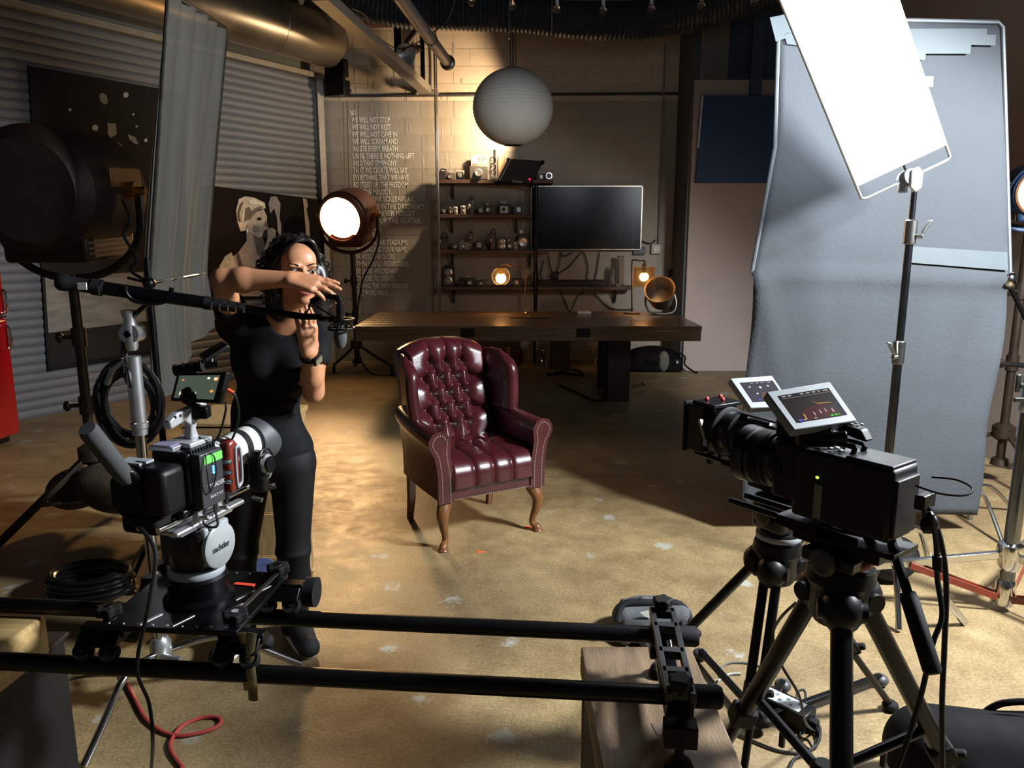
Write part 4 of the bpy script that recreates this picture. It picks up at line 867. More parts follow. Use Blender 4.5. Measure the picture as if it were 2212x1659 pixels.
mb = MB(); mb.tube([hp(-.025, -.094, -.062), hp(-.010, -.1025, -.057), hp(0, -.1035, -.059), hp(.010, -.1025, -.057), hp(.025, -.094, -.062)], lambda t: .0018 + .0045 * math.sin(t * math.pi), 8, 4); mb.tube([hp(-.025, -.094, -.063), hp(-.010, -.101, -.0695), hp(.010, -.101, -.0695), hp(.025, -.094, -.063)], lambda t: .0018 + .006 * math.sin(t * math.pi), 8, 4); obj('lips', mb, LIP, person)
# T-shirt
S = SDF(lo, hi, .006)
S.ell(chest, (.166, .108, .158), k=.03).ell(waist, (.128, .098, .14), k=.06).ell(pelv + Vector((-.004, 0, .03)), (.162, .116, .12), k=.06).cone(shR, shL, .060, .060, .05)
S.ell(at(562, 796, 2.735), (.068, .055, .062), k=.04).ell(at(638, 798, 2.735), (.066, .055, .062), k=.04)
S.cone(neck0 + Vector((-.03, .01, -.02)), shR, .054, .055, .03); S.cone(neck0 + Vector((.03, .01, -.02)), shL, .054, .055, .03)
S.cone(shR, shR.lerp(elR, .42), .058, .056, .03); S.cone(shL, shL.lerp(elL, .50), .056, .056, .03)
for a_, b_ in ((at(528, 858, 2.735), at(632, 846, 2.745)), (at(530, 880, 2.74), at(640, 868, 2.75)), (at(526, 905, 2.745), at(636, 895, 2.755))): S.cone(a_, b_, .006, .006, .03)
for e_, dd in ((shR.lerp(elR, .42), (elR - shR)), (shL.lerp(elL, .50), (elL - shL))):
    dd = dd.normalized(); S.cone(e_ + dd * .064, e_ + dd * .11, .064, .064, .004, 'sub')
S.cone(neck0 + Vector((.0, .03, .02)), neck0 + Vector((.0, .03, .14)), .064, .12, .008, 'sub'); S.ell(at(617, 690, 2.70), (.066, .10, .068), rotm(0, 8, 0), .008, 'sub')
S.cone(at(575, 1075, 2.82), at(600, 1075, 2.82), .12, .12, .004, 'sub')
so = obj('t_shirt', S.mesh(), TEE, person, smooth=180, recalc=False); smooth_mod(so, 3)
# trousers
S = SDF(lo, hi, .006)
S.ell(pelv, (.158, .112, .115), k=.03).ell(waist + Vector((.004, .01, -.06)), (.125, .095, .06), k=.04)
for hj, kn, an in ((hipR, knR, anR), (hipL, knL, anL)):
    S.cone(hj, kn, .086, .062, .03); S.cone(kn, kn.lerp(an, .35), .062, .060, .02); S.cone(kn.lerp(an, .35), an + Vector((0, 0, .0)), .060, .046, .02)
    for q in (.02, .9): c_ = kn.lerp(an, q); S.ell(c_ + Vector((0, -.02, 0)), (.062, .05, .010), k=.015)
    S.ell(an + Vector((0, -.01, -.005)), (.056, .06, .022), k=.015)
S.cone(an + Vector((0, 0, -.3)), an + Vector((0, 0, -.3)), .01, .01)
to = obj('trousers', S.mesh(), JEAN, person, smooth=180, recalc=False); smooth_mod(to, 2)
# shoes
SOLE = M('white_sole', 'd6d4cf', .5, 0, .05); KN = M('black_knit', '111113', .7, 0, .2, 60, .3, 700)
for an, dr in ((anR, Vector((-.12, -1, 0))), (anL, Vector((.55, -.83, 0)))):
    dr = dr.normalized(); sd = Vector((dr.y, -dr.x, 0)); hl = Vector((an.x, an.y, 0)) - dr * .05; S = SDF(hl + Vector((-.3, -.3, 0)), hl + Vector((.3, .3, .2)), .004)
    toe = hl + dr * .205
    S.cone(hl + Vector((0, 0, .05)), Vector((an.x, an.y, .10)), .042, .044, .03); S.cone(hl + Vector((0, 0, .045)), toe + Vector((0, 0, .036)), .038, .040, .03); S.cone(hl + dr * .1 + Vector((0, 0, .05)) + sd * -.01, toe + Vector((0, 0, .030)) + sd * .004, .042, .034, .02); S.cone(Vector((an.x, an.y, .1)), hl + dr * .13 + Vector((0, 0, .055)), .036, .03, .03); S.cutz(.012)
    sh_ = obj('shoe', S.mesh(), KN, person, smooth=180, recalc=False); smooth_mod(sh_, 2)
    mb = MB(); out = []
    for a in np.linspace(0, 2 * math.pi, 29)[:-1]:
        x_ = math.cos(a); y_ = math.sin(a); w_ = .040 + .008 * max(0, x_) ; out.append(hl + dr * (.082 + .150 * x_) + sd * (w_ * np.sign(y_) * abs(y_) ** .75))
    mb.prism([p + Vector((0, 0, .0)) for p in out], (0, 0, .026)); obj('sole', mb, SOLE, sh_, bev=.006)
# watch and ring
ad = (wrL - elL).normalized(); wc = wrL - ad * .012
mb = MB(); mb.lathe([(.0315, -.011), (.034, -.009), (.034, .009), (.0315, .011)], wc, ad, 24, cap=False); wb2 = obj('watch_strap', mb, BLKR, person)
wn = Vector((.72, -.62, .1)); wn = (wn - ad * wn.dot(ad)).normalized(); mb = MB(); mb.box(wc + wn * .037, (.034, .038, .011), frame(wn, ad)); wca = obj('watch_case', mb, BLKM, person, bev=.005, seg=3)
mb = MB(); mb.box(wc + wn * .0432, (.028, .031, .0012), frame(wn, ad)); obj('watch_face', mb, M('watch_glass', '6d6a58', .15, 0, .05), wca, bev=.0005)
# hair: cap, side mass and curls
S = SDF(HC + Vector((-.24, -.2, -.24)), HC + Vector((.24, .24, .18)), .0045)
S.ell(hp(0, .034, .045), (.086, .094, .092), HR, .02); S.ell(hp(0, .07, -.02), (.080, .070, .10), HR, .03); S.ell(hp(.085, .03, -.03), (.035, .055, .085), HR, .03); S.ell(hp(-.078, .035, -.01), (.025, .055, .07), HR, .03); S.ell(hp(.075, .05, -.13), (.05, .045, .06), HR, .03); S.ell(hp(-.05, .07, -.10), (.05, .045, .07), HR, .03)
for k in range(70):
    a = rng.uniform(0, 2 * math.pi); b = rng.uniform(-.9, 1.2); p = Vector((.088 * math.cos(a) * math.cos(b), .034 + .094 * math.sin(a) * math.cos(b), .045 + .09 * math.sin(b)))
    if p.y > -.02: S.ell(hp(*p), rng.uniform(.008, .016), None, .01)
S.ell(hp(.006, -.098, -.030), (.054, .078, .082), HR, .012, 'sub')
ho = obj('hair', S.mesh(), HAIR, person, smooth=180, recalc=False); smooth_mod(ho, 1)
mb = MB()
for k in range(64):
    sd = 1 if k % 4 else -1; a = rng.uniform(.1, 1.25); st = Vector((sd * .080 * math.cos(a * .8), -.01 + .10 * math.sin(a), rng.uniform(-.02, .09))); L = rng.uniform(.10, .21) if sd > 0 else rng.uniform(.05, .10); ph = rng.uniform(0, 6.3); R0 = rng.uniform(.008, .014); pts = []
    for i in range(22):
        u = i / 21; pts.append(hp(st.x + sd * (.035 * u + .02 * math.sin(u * 3)) + R0 * math.cos(ph + u * 16), st.y + .02 * u + R0 * math.sin(ph + u * 16), st.z - L * u))
    mb.tube(pts, lambda t: .0046 * (1 - .75 * t), 5, 1)
for k in range(26):   # waves over the crown, combed from the parting
    a = rng.uniform(-.9, 1.0); pts = []
    for i in range(14):
        u = i / 13; th_ = .25 + u * 1.5; pts.append(hp((.089 + .004 * math.sin(u * 14 + a)) * math.sin(th_) * (1 if a > -.3 else -1), -.03 + .05 * a + .06 * u + .05, .045 + .094 * math.cos(th_)))
    mb.tube(pts, .0042, 5, 1)
for s in (-1, 1):      # strands swept from the parting along the hairline
    for k in range(12):
        j = k * .0042; w = rng.uniform(-.003, .003)
        mb.tube([hp(.018, -.056 + j * 1.6, .112 + j * .25), hp(.018 + s * .030, -.060 + j * 1.6 + w, .104 + j * .3), hp(.006 + s * .062, -.042 + j * 1.5, .066 + w + j * .3), hp(s * .082, -.014 + j, .016 + w), hp(s * .090, .004 + j, -.045 - .004 * k), hp(s * (.094 + .01 * (k % 3)), .014 + j, -.10)], lambda t: .0052 * (1 - .4 * t), 6, 4)
obj('hair_curls', mb, HAIR, person, kind='stuff')
# =============================== POSTERS ON THE SHUTTER ===============================
def wpoly(pts, off): return [onwall(x, y, off) for x, y in pts]
t = thing('photo_mural', 'tall dark photo print on the shutter behind the big studio lamp', 'poster', onwall(104, 802, .04))
mb = MB(); mb.prism(wpoly([(62, 142), (400, 201), (405, 754), (104, 802)], .05), -WN * .012); obj('print_sheet', mb, M('mural_dark', '25221f', .8, 0, .25, 2, spec=.05), t)
mb = MB(); mb.poly(wpoly([(92, 600), (345, 585), (345, 690), (98, 720)], .053)); obj('pale_band', mb, M('mural_mid', '6c675e', .6, 0, .35, 3, stretch=(1, 1, 5)), t)
for pts in ([(214, 205), (222, 200), (231, 207), (233, 222), (225, 226), (217, 219)], [(232, 265), (250, 267), (252, 290), (240, 298), (233, 290)], [(240, 300), (262, 312), (268, 330), (255, 332), (246, 318)], [(276, 290), (292, 296), (300, 312), (290, 310), (279, 300)]):
    mb = MB(); mb.poly(wpoly(pts, .054)); obj('figure_highlight', mb, M('mural_pale', '6d695f', .6, 0, .3, 30), t, recalc=False)
for x, y, r in ((272, 205, 6), (151, 237, 3.5), (288, 247, 2.5), (295, 273, 2.5), (315, 303, 4), (155, 280, 6), (206, 276, 7)):
    mb = MB(); mb.poly(wpoly([(x + r * math.cos(a), y + r * math.sin(a)) for a in np.linspace(0, 2 * math.pi, 11)[:-1]], .0545)); obj('light_spot', mb, M('mural_white', '98958c', .6), t, recalc=False)
mb = MB(); mb.prism(wpoly([(62, 142), (68, 143), (110, 801), (104, 802)], .056), -WN * .004); mb.prism(wpoly([(104, 802), (103, 792), (405, 744), (405, 754)], .056), -WN * .004); obj('border_tape', mb, BLK, t)
t = thing('portrait_mural', 'black and white print of a fair-haired figure lifting a hand, behind the person', 'poster', onwall(470, 640, .04))
mb = MB(); mb.prism(wpoly([(445, 400), (700, 432), (712, 640), (452, 650)], .05), -WN * .012); obj('print_sheet', mb, M('portrait_dark', '171310', .8, 0, .2, 3, spec=.05), t)
lay = [('shoulder', '8a7d70', [(470, 640), (472, 590), (490, 565), (515, 545), (533, 520), (532, 490), (556, 512), (562, 530), (575, 545), (585, 640)]), ('lace_sleeve', 'a89f92', [(470, 600), (474, 575), (487, 553), (500, 545), (512, 575), (516, 590), (495, 596)]), ('hair', 'b5a68f', [(513, 480), (510, 455), (516, 430), (530, 424), (550, 427), (572, 438), (574, 450), (560, 452), (548, 462), (535, 480), (530, 498), (520, 500)]), ('hair_shade', '6e604f', [(528, 452), (538, 446), (546, 460), (536, 476), (526, 480)]), ('face', 'a59483', [(540, 470), (552, 458), (570, 452), (577, 468), (576, 485), (580, 492), (572, 500), (568, 510), (558, 514), (546, 505), (534, 498), (534, 482)]), ('eye_shade', '2c2622', [(556, 470), (563, 469), (566, 474), (560, 477), (554, 475)]), ('mouth_shade', '3a2c26', [(570, 498), (580, 494), (582, 508), (574, 514), (567, 508)]), ('raised_hand', '9b8b7c', [(578, 494), (588, 492), (596, 498), (595, 512), (590, 545), (578, 560), (570, 540), (578, 515)]), ('smoke_shape', '7e776f', [(580, 440), (585, 425), (597, 424), (606, 440), (604, 470), (608, 490), (606, 512), (600, 500), (598, 470), (592, 450), (584, 462)]), ('hair_wave', '5f5243', [(514, 478), (513, 458), (519, 440), (527, 434), (522, 448), (518, 462), (520, 480)]), ('hair_wave', '6b5d4c', [(536, 470), (544, 456), (556, 447), (570, 446), (556, 456), (546, 466), (540, 476)]), ('hair_light', 'd0c2aa', [(534, 432), (550, 430), (568, 440), (572, 446), (556, 441), (540, 440)]), ('hair_light', 'c4b59c', [(524, 456), (530, 448), (528, 466), (526, 482), (522, 474)]), ('neck_shade', '5c5047', [(548, 506), (558, 514), (568, 511), (572, 530), (566, 560), (556, 545), (552, 525)]), ('cheek_shade', '8a7a6b', [(550, 486), (560, 490), (562, 502), (552, 503), (545, 495)]), ('nose_shade', '6d5e52', [(574, 476), (579, 486), (577, 491), (572, 488)]), ('ear_ring', 'd8d2c6', [(532, 495), (535, 494), (536, 502), (533, 503)]), ('strap_shade', '4d443c', [(512, 548), (516, 546), (526, 580), (540, 600), (536, 606), (520, 588)]), ('lifted_arm', '8d8274', [(654, 428), (662, 430), (666, 445), (662, 452), (668, 480), (670, 520), (662, 520), (658, 470), (656, 448)])]
for i, (nm_, c_, pts) in enumerate(lay):
    mb = MB(); mb.poly(wpoly(pts, .053 + i * .0006)); obj(nm_, mb, M('portrait_' + nm_ + c_, c_, .8, 0, .2, 25, spec=.05), t, recalc=False)
# dark rounded silhouette shape in the print
mb = MB(); mb.poly(wpoly([(637 + 23 * math.cos(a), 492 + 26 * math.sin(a)) for a in np.linspace(0, 2 * math.pi, 21)[:-1]], .0600)); obj('dark_shape', mb, M('portrait_black', '0c0a09', .9, spec=.03), t, recalc=False)

# =============================== RED FRIDGE ===============================
fe = G(50, 951); fd = Vector((-.10, -.995, 0)); fnr = Vector((.995, -.10, 0)); FH = at(20, 566, fe.y).z; FR_ = Matrix((fnr, fd, (0, 0, 1))).transposed()
t = thing('red_fridge', 'glossy red retro fridge at the left edge of the room', 'fridge', fe + fd * .3 - fnr * .3)
REDP = M('red_enamel', '8e0f12', .18, 0, .05, 3, coat=.6)
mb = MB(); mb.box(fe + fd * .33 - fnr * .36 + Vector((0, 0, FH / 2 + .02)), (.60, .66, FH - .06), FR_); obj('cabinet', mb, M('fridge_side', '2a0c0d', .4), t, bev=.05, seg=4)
zs = at(30, 683, fe.y).z
for z0, z1, nm_ in ((.06, zs - .008, 'lower_door'), (zs + .008, FH, 'upper_door')):
    mb = MB(); mb.box(fe + fd * .33 - fnr * .035 + Vector((0, 0, (z0 + z1) / 2)), (.07, .66, z1 - z0), FR_); dd_ = obj(nm_, mb, REDP, t, bev=.03, seg=4)
    mb = MB(); zz_ = zs + (.12 if nm_ == 'upper_door' else -.16); mb.tube([fe + fd * .05 + Vector((0, 0, zz_ - .09)), fe + fd * .05 + fnr * .04 + Vector((0, 0, zz_ - .07)), fe + fd * .05 + fnr * .04 + Vector((0, 0, zz_ + .07)), fe + fd * .05 + Vector((0, 0, zz_ + .09))], .011, 8, 3); obj('handle', mb, CHR, dd_)
mb = MB(); mb.box(fe + fd * .33 + Vector((0, 0, zs)) - fnr * .03, (.06, .64, .012), FR_); obj('chrome_strip', mb, CHR, t)
mb = MB(); mb.box(fe + fd * .33 - fnr * .36 + Vector((0, 0, .03)), (.54, .6, .06), FR_); obj('plinth', mb, BLK, t)

# =============================== FRESNEL LAMPS ===============================
def fresnel(name, label, c, d, r, L, stand_xy, lit, mat, hubz=.42):
    d = Vector(d).normalized(); sx = d.cross(Vector((0, 0, 1))).normalized(); up = sx.cross(d)
    t = thing(name, label, 'lamp', (stand_xy[0], stand_xy[1], 0))
    mb = MB(); mb.lathe([(0, -L * .55), (r * .75, -L * .55), (r * .95, -L * .45), (r, -L * .2), (r, L * .30), (r * .93, L * .32), (r * .93, L * .42), (r * .80, L * .45), (r * .80, L * .34), (0, L * .33)], c, d, 36, cap=False); obj('housing', mb, mat, t)
    mb = MB(); R_ = Matrix((sx, d, up)).transposed(); mb.box(c - up * r * .80, (r * 1.30, L * .80, r * .55), R_); hb = obj('lower_box', mb, mat, t, bev=.02)
    for k in range(5):
        for s in (-1, 1):
            mb = MB(); mb.box(c - up * r * (.66 + .08 * k) + sx * s * r * .655, (.01, L * .6, .012), R_); obj('vent_louvre', mb, M('vent_brown', '57402a', .45, .4), hb)
    mb = MB(); mb.lathe([(r * .80, L * .43), (r * .88, L * .43), (r * .88, L * .47), (r * .80, L * .47)], c, d, 36, cap=False); obj('lens_ring', mb, M('lens_ring_brown', '7a4a28', .4, .5), t)
    mb = MB(); pr = [(0, L * .42)]
    for k in range(1, 9): pr += [(r * .8 * k / 8 - .002, L * .40 + .006 * (k % 2)), (r * .8 * k / 8, L * .395)]
    mb.lathe(pr, c, d, 32, cap=False); obj('fresnel_lens', mb, M('lens_lit_' + name, 'ffd9a0', .2, emit='ffca85', estr=lit) if lit else M('lens_glass', 'c9d2d6', .1, trans=.6), t)
    for s in (-1, 1):
        mb = MB(); mb.cyl(c + sx * s * r, c + sx * s * (r + .05), r * .14, n=14); mb.cyl(c + sx * s * (r + .05), c + sx * s * (r + .10), .022, n=10); obj('pivot_knob', mb, BRASS, t)
        mb = MB(); mb.box(c + sx * s * r * .93 + up * r * .2, (r * .16, L * .5, r * .3), R_); obj('side_plate', mb, M('side_plate_brown', '6b4a26', .4, .5), t, bev=.006)
    yo = MB(); hx = Vector((sx.x, sx.y, 0)).normalized(); bz = c.z - r * 1.38
    yo.tube([c + sx * (r + .055), c + hx * (r + .055) - Vector((0, 0, r * .45))] + [Vector((c.x, c.y, c.z - r * .45)) + hx * ((r + .055) * math.cos(a)) - Vector((0, 0, (r * .93) * math.sin(a))) for a in np.linspace(.25, math.pi - .25, 9)] + [c - hx * (r + .055) - Vector((0, 0, r * .45)), c - sx * (r + .055)], .021, 8, 4, flat=.5); obj('yoke', yo, mat, t)
    b0 = Vector((stand_xy[0], stand_xy[1], 0)); mb = MB(); mb.cyl(b0 + Vector((0, 0, .12)), Vector((b0.x, b0.y, bz + .02)), .027, n=14); obj('stand_pole', mb, DKB, t)
    for h in (.45, .75): 
        mb = MB(); zc = .12 + (bz - .12) * h; mb.cyl((b0.x, b0.y, zc - .05), (b0.x, b0.y, zc + .05), .038, n=14); mb.cyl((b0.x, b0.y, zc), (b0.x - .09, b0.y - .03, zc), .012, n=8); mb.ell((b0.x - .09, b0.y - .03, zc), (.022, .022, .03), n=10, m=6); obj('lock_collar', mb, DKB, t)
    mb = MB(); mb.lathe([(.045, -.06), (.07, -.04), (.07, .03), (.04, .05)], (b0.x, b0.y, hubz), (0, 0, 1), 16); obj('stand_hub', mb, DKB, t); mb = MB(); mb.lathe([(.035, 0), (.06, .01), (.05, .05), (.03, .06)], (b0.x, b0.y, .12), (0, 0, 1), 14); obj('lower_hub', mb, DKB, t)
    return t, b0
DKB = M('dark_bronze', '2f251c', .45, .5, .25)
d = Vector((.02, 1, .05)); c = at(140, 412, 4.2)
t, b0 = fresnel('studio_fresnel', 'huge dark studio fresnel lamp seen from behind on a heavy stand', c, d, .335, .62, (at(185, 860, 4.2).x, 4.2), 0, M('fresnel_brown', '20150e', .5, .3, .25))
lg = [G(-12, 1192), b0 + Vector((.62, -.12, 0)), b0 + Vector((.1, .75, 0))]
for p in lg:
    mb = MB(); mb.beam(b0 + Vector((0, 0, .42)), p + Vector((0, 0, .02)), .045, .03); mb.beam(b0 + Vector((0, 0, .14)), (b0 + Vector((0, 0, .42))).lerp(p, .55), .03, .02); obj('stand_leg', mb, DKB, t, bev=.003)
mb = MB()   # sandbag slung over the legs
mb.ell(b0 + Vector((.16, -.10, .24)), (.22, .13, .14), rotm(0, 12, 0), 18, 12); mb.ell(b0 + Vector((-.12, .02, .20)), (.17, .13, .12), rotm(0, -14, 0), 18, 12); obj('sandbag', mb, M('sandbag_brown', '3a3022', .8, 0, .3, 20, .3, 90), label='worn brown sandbag slung over the legs of the big lamp stand', category='sandbag')
mb = MB(); x_ = c + Vector((.36, -.12, -.05)); mb.tube([x_, x_ + Vector((.04, -.02, -.1)), x_ + Vector((.0, -.02, -.18)), x_ + Vector((.06, -.03, -.3)), x_ + Vector((.02, -.03, -.36)), x_ + Vector((.10, -.03, -.42)), x_ + Vector((.0, -.02, -.40))], .008, 6, 6); obj('power_cable', mb, CABLE, t)
d2 = Vector((-.22, -.95, -.20)); c2 = at(752, 466, 9.0)
t2, b2 = fresnel('lit_fresnel', 'glowing maroon fresnel lamp on a wheeled stand by the wall lettering', c2 , d2, .30, .50, (at(768, 700, 9.05).x, 9.05), 55, RUST, hubz=.36)
for p in (G(722, 806), b2 + Vector((.42, -.05, 0)), b2 + Vector((-.12, .5, 0))):
    mb = MB(); mb.tube([b2 + Vector((0, 0, .36)), (b2 + Vector((0, 0, .34))).lerp(p, .5) + Vector((0, 0, .05)), p + Vector((0, 0, .10))], .016, 8, 4); lo_ = obj('stand_leg', mb, DKB, t2)
    mb = MB(); mb.cyl(p + Vector((-.012, 0, .045)), p + Vector((.012, 0, .045)), .045, n=14); mb.cyl(p + Vector((0, 0, .05)), p + Vector((0, 0, .12)), .012, n=8); obj('caster', mb, DSTL, lo_)
mb = MB(); a_ = c2 + Vector((.32, .0, .0)); mb.tube([a_, a_ + Vector((.03, -.02, -.25)), a_ + Vector((-.05, -.02, -.5)), a_ + Vector((-.18, -.02, -.75)), b2 + Vector((.02, -.04, .6)), b2 + Vector((.05, -.05, .2)), b2 + Vector((.2, -.1, .012)), b2 + Vector((.5, -.2, .012))], .010, 6, 6); obj('power_cable', mb, CABLE, t2)

# =============================== SCRIM FRAME (left) ===============================
NET = bpy.data.materials.new('diffusion_cloth'); NET.use_nodes = True; nt = NET.node_tree; pb = nt.nodes['Principled BSDF']; out = nt.nodes['Material Output']
nz = nt.nodes.new('ShaderNodeTexNoise'); nz.inputs['Scale'].default_value = 9; tcn = nt.nodes.new('ShaderNodeTexCoord'); mpn = nt.nodes.new('ShaderNodeMapping'); mpn.inputs['Scale'].default_value = (1, 1, .12); nt.links.new(tcn.outputs['Object'], mpn.inputs[0]); nt.links.new(mpn.outputs[0], nz.inputs['Vector']); cr = nt.nodes.new('ShaderNodeValToRGB'); cr.color_ramp.elements[0].color = lin('474640') + (1,); cr.color_ramp.elements[1].color = lin('63615a') + (1,)
nt.links.new(nz.outputs['Fac'], cr.inputs[0]); nt.links.new(cr.outputs[0], pb.inputs['Base Color']); pb.inputs['Roughness'].default_value = .8
tl_ = nt.nodes.new('ShaderNodeBsdfTranslucent'); tp = nt.nodes.new('ShaderNodeBsdfTransparent'); nt.links.new(cr.outputs[0], tl_.inputs[0]); m1 = nt.nodes.new('ShaderNodeMixShader'); m1.inputs[0].default_value = .4; m2 = nt.nodes.new('ShaderNodeMixShader'); m2.inputs[0].default_value = .12
nt.links.new(pb.outputs[0], m1.inputs[1]); nt.links.new(tl_.outputs[0], m1.inputs[2]); nt.links.new(m1.outputs[0], m2.inputs[1]); nt.links.new(tp.outputs[0], m2.inputs[2]); nt.links.new(m2.outputs[0], out.inputs['Surface'])
TLc, BLc = at(363, -20, 3.7), at(322, 612, 3.7); TRc, BRc = at(490, 62, 4.75), at(443, 590, 4.75)
t = thing('diffusion_scrim', 'tall translucent grey scrim frame with cloth hanging below, left of the person', 'scrim', (BLc.x, BLc.y, 0))
rows = []; n1, n2 = 40, 26; H1 = [at(345, 880, 3.72), at(452, 700, 4.7)]
nsc = (TRc - TLc).cross(BLc - TLc).normalized()
for i in range(n1 + 1):
    v = i / n1; row = []
    for j in range(n2 + 1):
        u = j / n2; T_ = TLc.lerp(TRc, u); Bm = BLc.lerp(BRc, u); Bt = H1[0].lerp(H1[1], u)
        p = T_.lerp(Bm, v / .62) if v < .62 else Bm.lerp(Bt, (v - .62) / .38)
        wv = .018 * math.sin(u * 9 + v * 2) * (.25 + v) + .02 * math.sin(u * 17 + 2 * v) * v + .012 * math.sin(u * 31 + 5 * v)
        row.append(p + nsc * wv)
    rows.append(row)
mb = MB(); mb.grid(rows); obj('cloth', mb, NET, t, smooth=180, recalc=False)
mb = MB(); mb.tube([BLc, TLc, TLc.lerp(TRc, .97), TRc.lerp(BRc, .04), BRc], .010, 8, 1); mb.cyl(BLc, BRc, .009, n=8); obj('frame_tube', mb, DSTL, t)
mb = MB(); mb.cyl((BLc.x, BLc.y, .0), BLc + Vector((0, 0, .12)), .016, n=10); mb.ell(BLc, (.03, .03, .03)); obj('support_pole', mb, BLKM, t)
for a in (0.3, 2.4, 4.5):
    mb = MB(); mb.tube([(BLc.x, BLc.y, .22), (BLc.x + .12 * math.cos(a), BLc.y + .12 * math.sin(a), .2), (BLc.x + .32 * math.cos(a), BLc.y + .32 * math.sin(a), .01)], .011, 8, 4); obj('support_leg', mb, BLKM, t)

# =============================== C-STAND WITH BOOM ===============================
CS = Vector((-1.232, 2.47, 0)); ztopc = at(292, 690, 2.47).z
t = thing('boom_stand', 'chrome grip stand carrying the boom pole, left of the person', 'stand', CS)
mb = MB(); mb.cyl(CS + Vector((0, 0, .12)), CS + Vector((0, 0, .78)), .0195, n=18); obj('lower_tube', mb, CHR, t)
mb = MB(); mb.cyl(CS + Vector((0, 0, .76)), CS + Vector((0, 0, 1.0)), .017, n=18); obj('middle_tube', mb, CHR, t)
mb = MB(); mb.cyl(CS + Vector((0, 0, .98)), CS + Vector((0, 0, ztopc - .12)), .024, n=18); mb.lathe([(.024, 0), (.028, .004), (.028, .02), (.024, .024)], CS + Vector((0, 0, 1.0)), (0, 0, 1), 18); obj('upper_sleeve', mb, ALU, t)
mb = MB(); mb.lathe([(.016, -.1), (.02, -.09), (.02, -.02), (.017, .0), (.024, .02), (.024, .03)], CS + Vector((0, 0, ztopc)), (0, 0, 1), 18); mb.cyl(CS + Vector((-.0, -.015, ztopc - .045)), CS + Vector((0, .045, ztopc - .045)), .032, n=24); obj('grip_head', mb, ALU, t)
mb = MB(); mb.cyl(CS + Vector((.0, -.026, ztopc - .045)), CS + Vector((0, -.016, ztopc - .045)), .011, n=12); obj('grip_hole', mb, BLK, t)
mb = MB(); mb.cyl(CS + Vector((-.02, -.02, ztopc - .13)), CS + Vector((-.06, -.03, ztopc - .16)), .010, n=8); mb.box(CS + Vector((-.065, -.03, ztopc - .18)), (.012, .02, .06), rotm(0, 25, 0)); obj('lever', mb, STEEL, t)
hb = CS + Vector((0, 0, .19))
mb = MB(); mb.lathe([(.03, -.05), (.036, -.03), (.036, .04), (.026, .06)], hb, (0, 0, 1), 16); mb.cyl(hb + Vector((.02, -.03, 0)), hb + Vector((.09, -.05, .0)), .013, n=10); obj('leg_hub', mb, ALU, t)
foot = [G(182, 1662), CS + Vector((.42, .22, 0)), CS + Vector((-.25, .45, 0))]
for q in foot:
    dd = Vector((q.x - CS.x, q.y - CS.y, 0)); mb = MB(); mb.tube([hb, hb + dd * .30 + Vector((0, 0, .015)), hb + dd * .52 + Vector((0, 0, -.005)), CS + dd * .72 + Vector((0, 0, .11)), CS + dd + Vector((0, 0, .012))], .0125, 10, 5); obj('leg', mb, CHR, t)
# cradle
fk = at(320, 655, 2.45); mb = MB(); mb.cyl(CS + Vector((0, 0, ztopc)), fk, .008, n=8)
mb.tube([at(271, 618, 2.43), at(272, 632, 2.43), at(288, 648, 2.44), fk, at(352, 652, 2.46), at(366, 640, 2.47), at(371, 622, 2.47)], .008, 8, 5); obj('boom_cradle', mb, BLKM, t)
p0_, p1_ = at(122, 608, 2.41), at(656, 684, 2.545)
t = thing('boom_pole', 'long black telescopic boom pole resting on the chrome stand', 'boom pole', p0_)
ax = p1_ - p0_
mb = MB(); mb.lathe([(.020, 0), (.027, .01), (.027, .03), (.022, .04), (.022, .10), (.024, .105), (.024, .13), (.021, .14)], p0_, ax, 20); obj('butt_grip', mb, BLKR, t)
mb = MB(); mb.box(p0_ + ax.normalized() * .085 + Vector((0, -.0225, .0)), (.028, .004, .022)); obj('label', mb, WHT, t)
mb = MB(); mb.cyl(p0_ + ax * .16, p0_ + ax * .60, .0215, .020, n=20); obj('tube_section', mb, BLKM, t)
mb = MB(); mb.cyl(p0_ + ax * .60, p0_ + ax, .0125, .0115, n=16); obj('tube_section', mb, BLKM, t)
for k in range(6):
    q = .155 + .0 if k == 0 else .60 + .033 * (k - 1); rr_ = .026 if k == 0 else .0235 - .0016 * k
    mb = MB(); mb.lathe([(rr_ * .85, -.016), (rr_, -.013), (rr_, .013), (rr_ * .85, .016)], p0_ + ax * q, ax, 18); cl_ = obj('clutch_ring', mb, BLKR, t)
    mb = MB(); mb.lathe([(rr_ * 1.01, .012), (rr_ * 1.01, .016)], p0_ + ax * q, ax, 18, cap=False); obj('ring_band', mb, CHR, cl_)
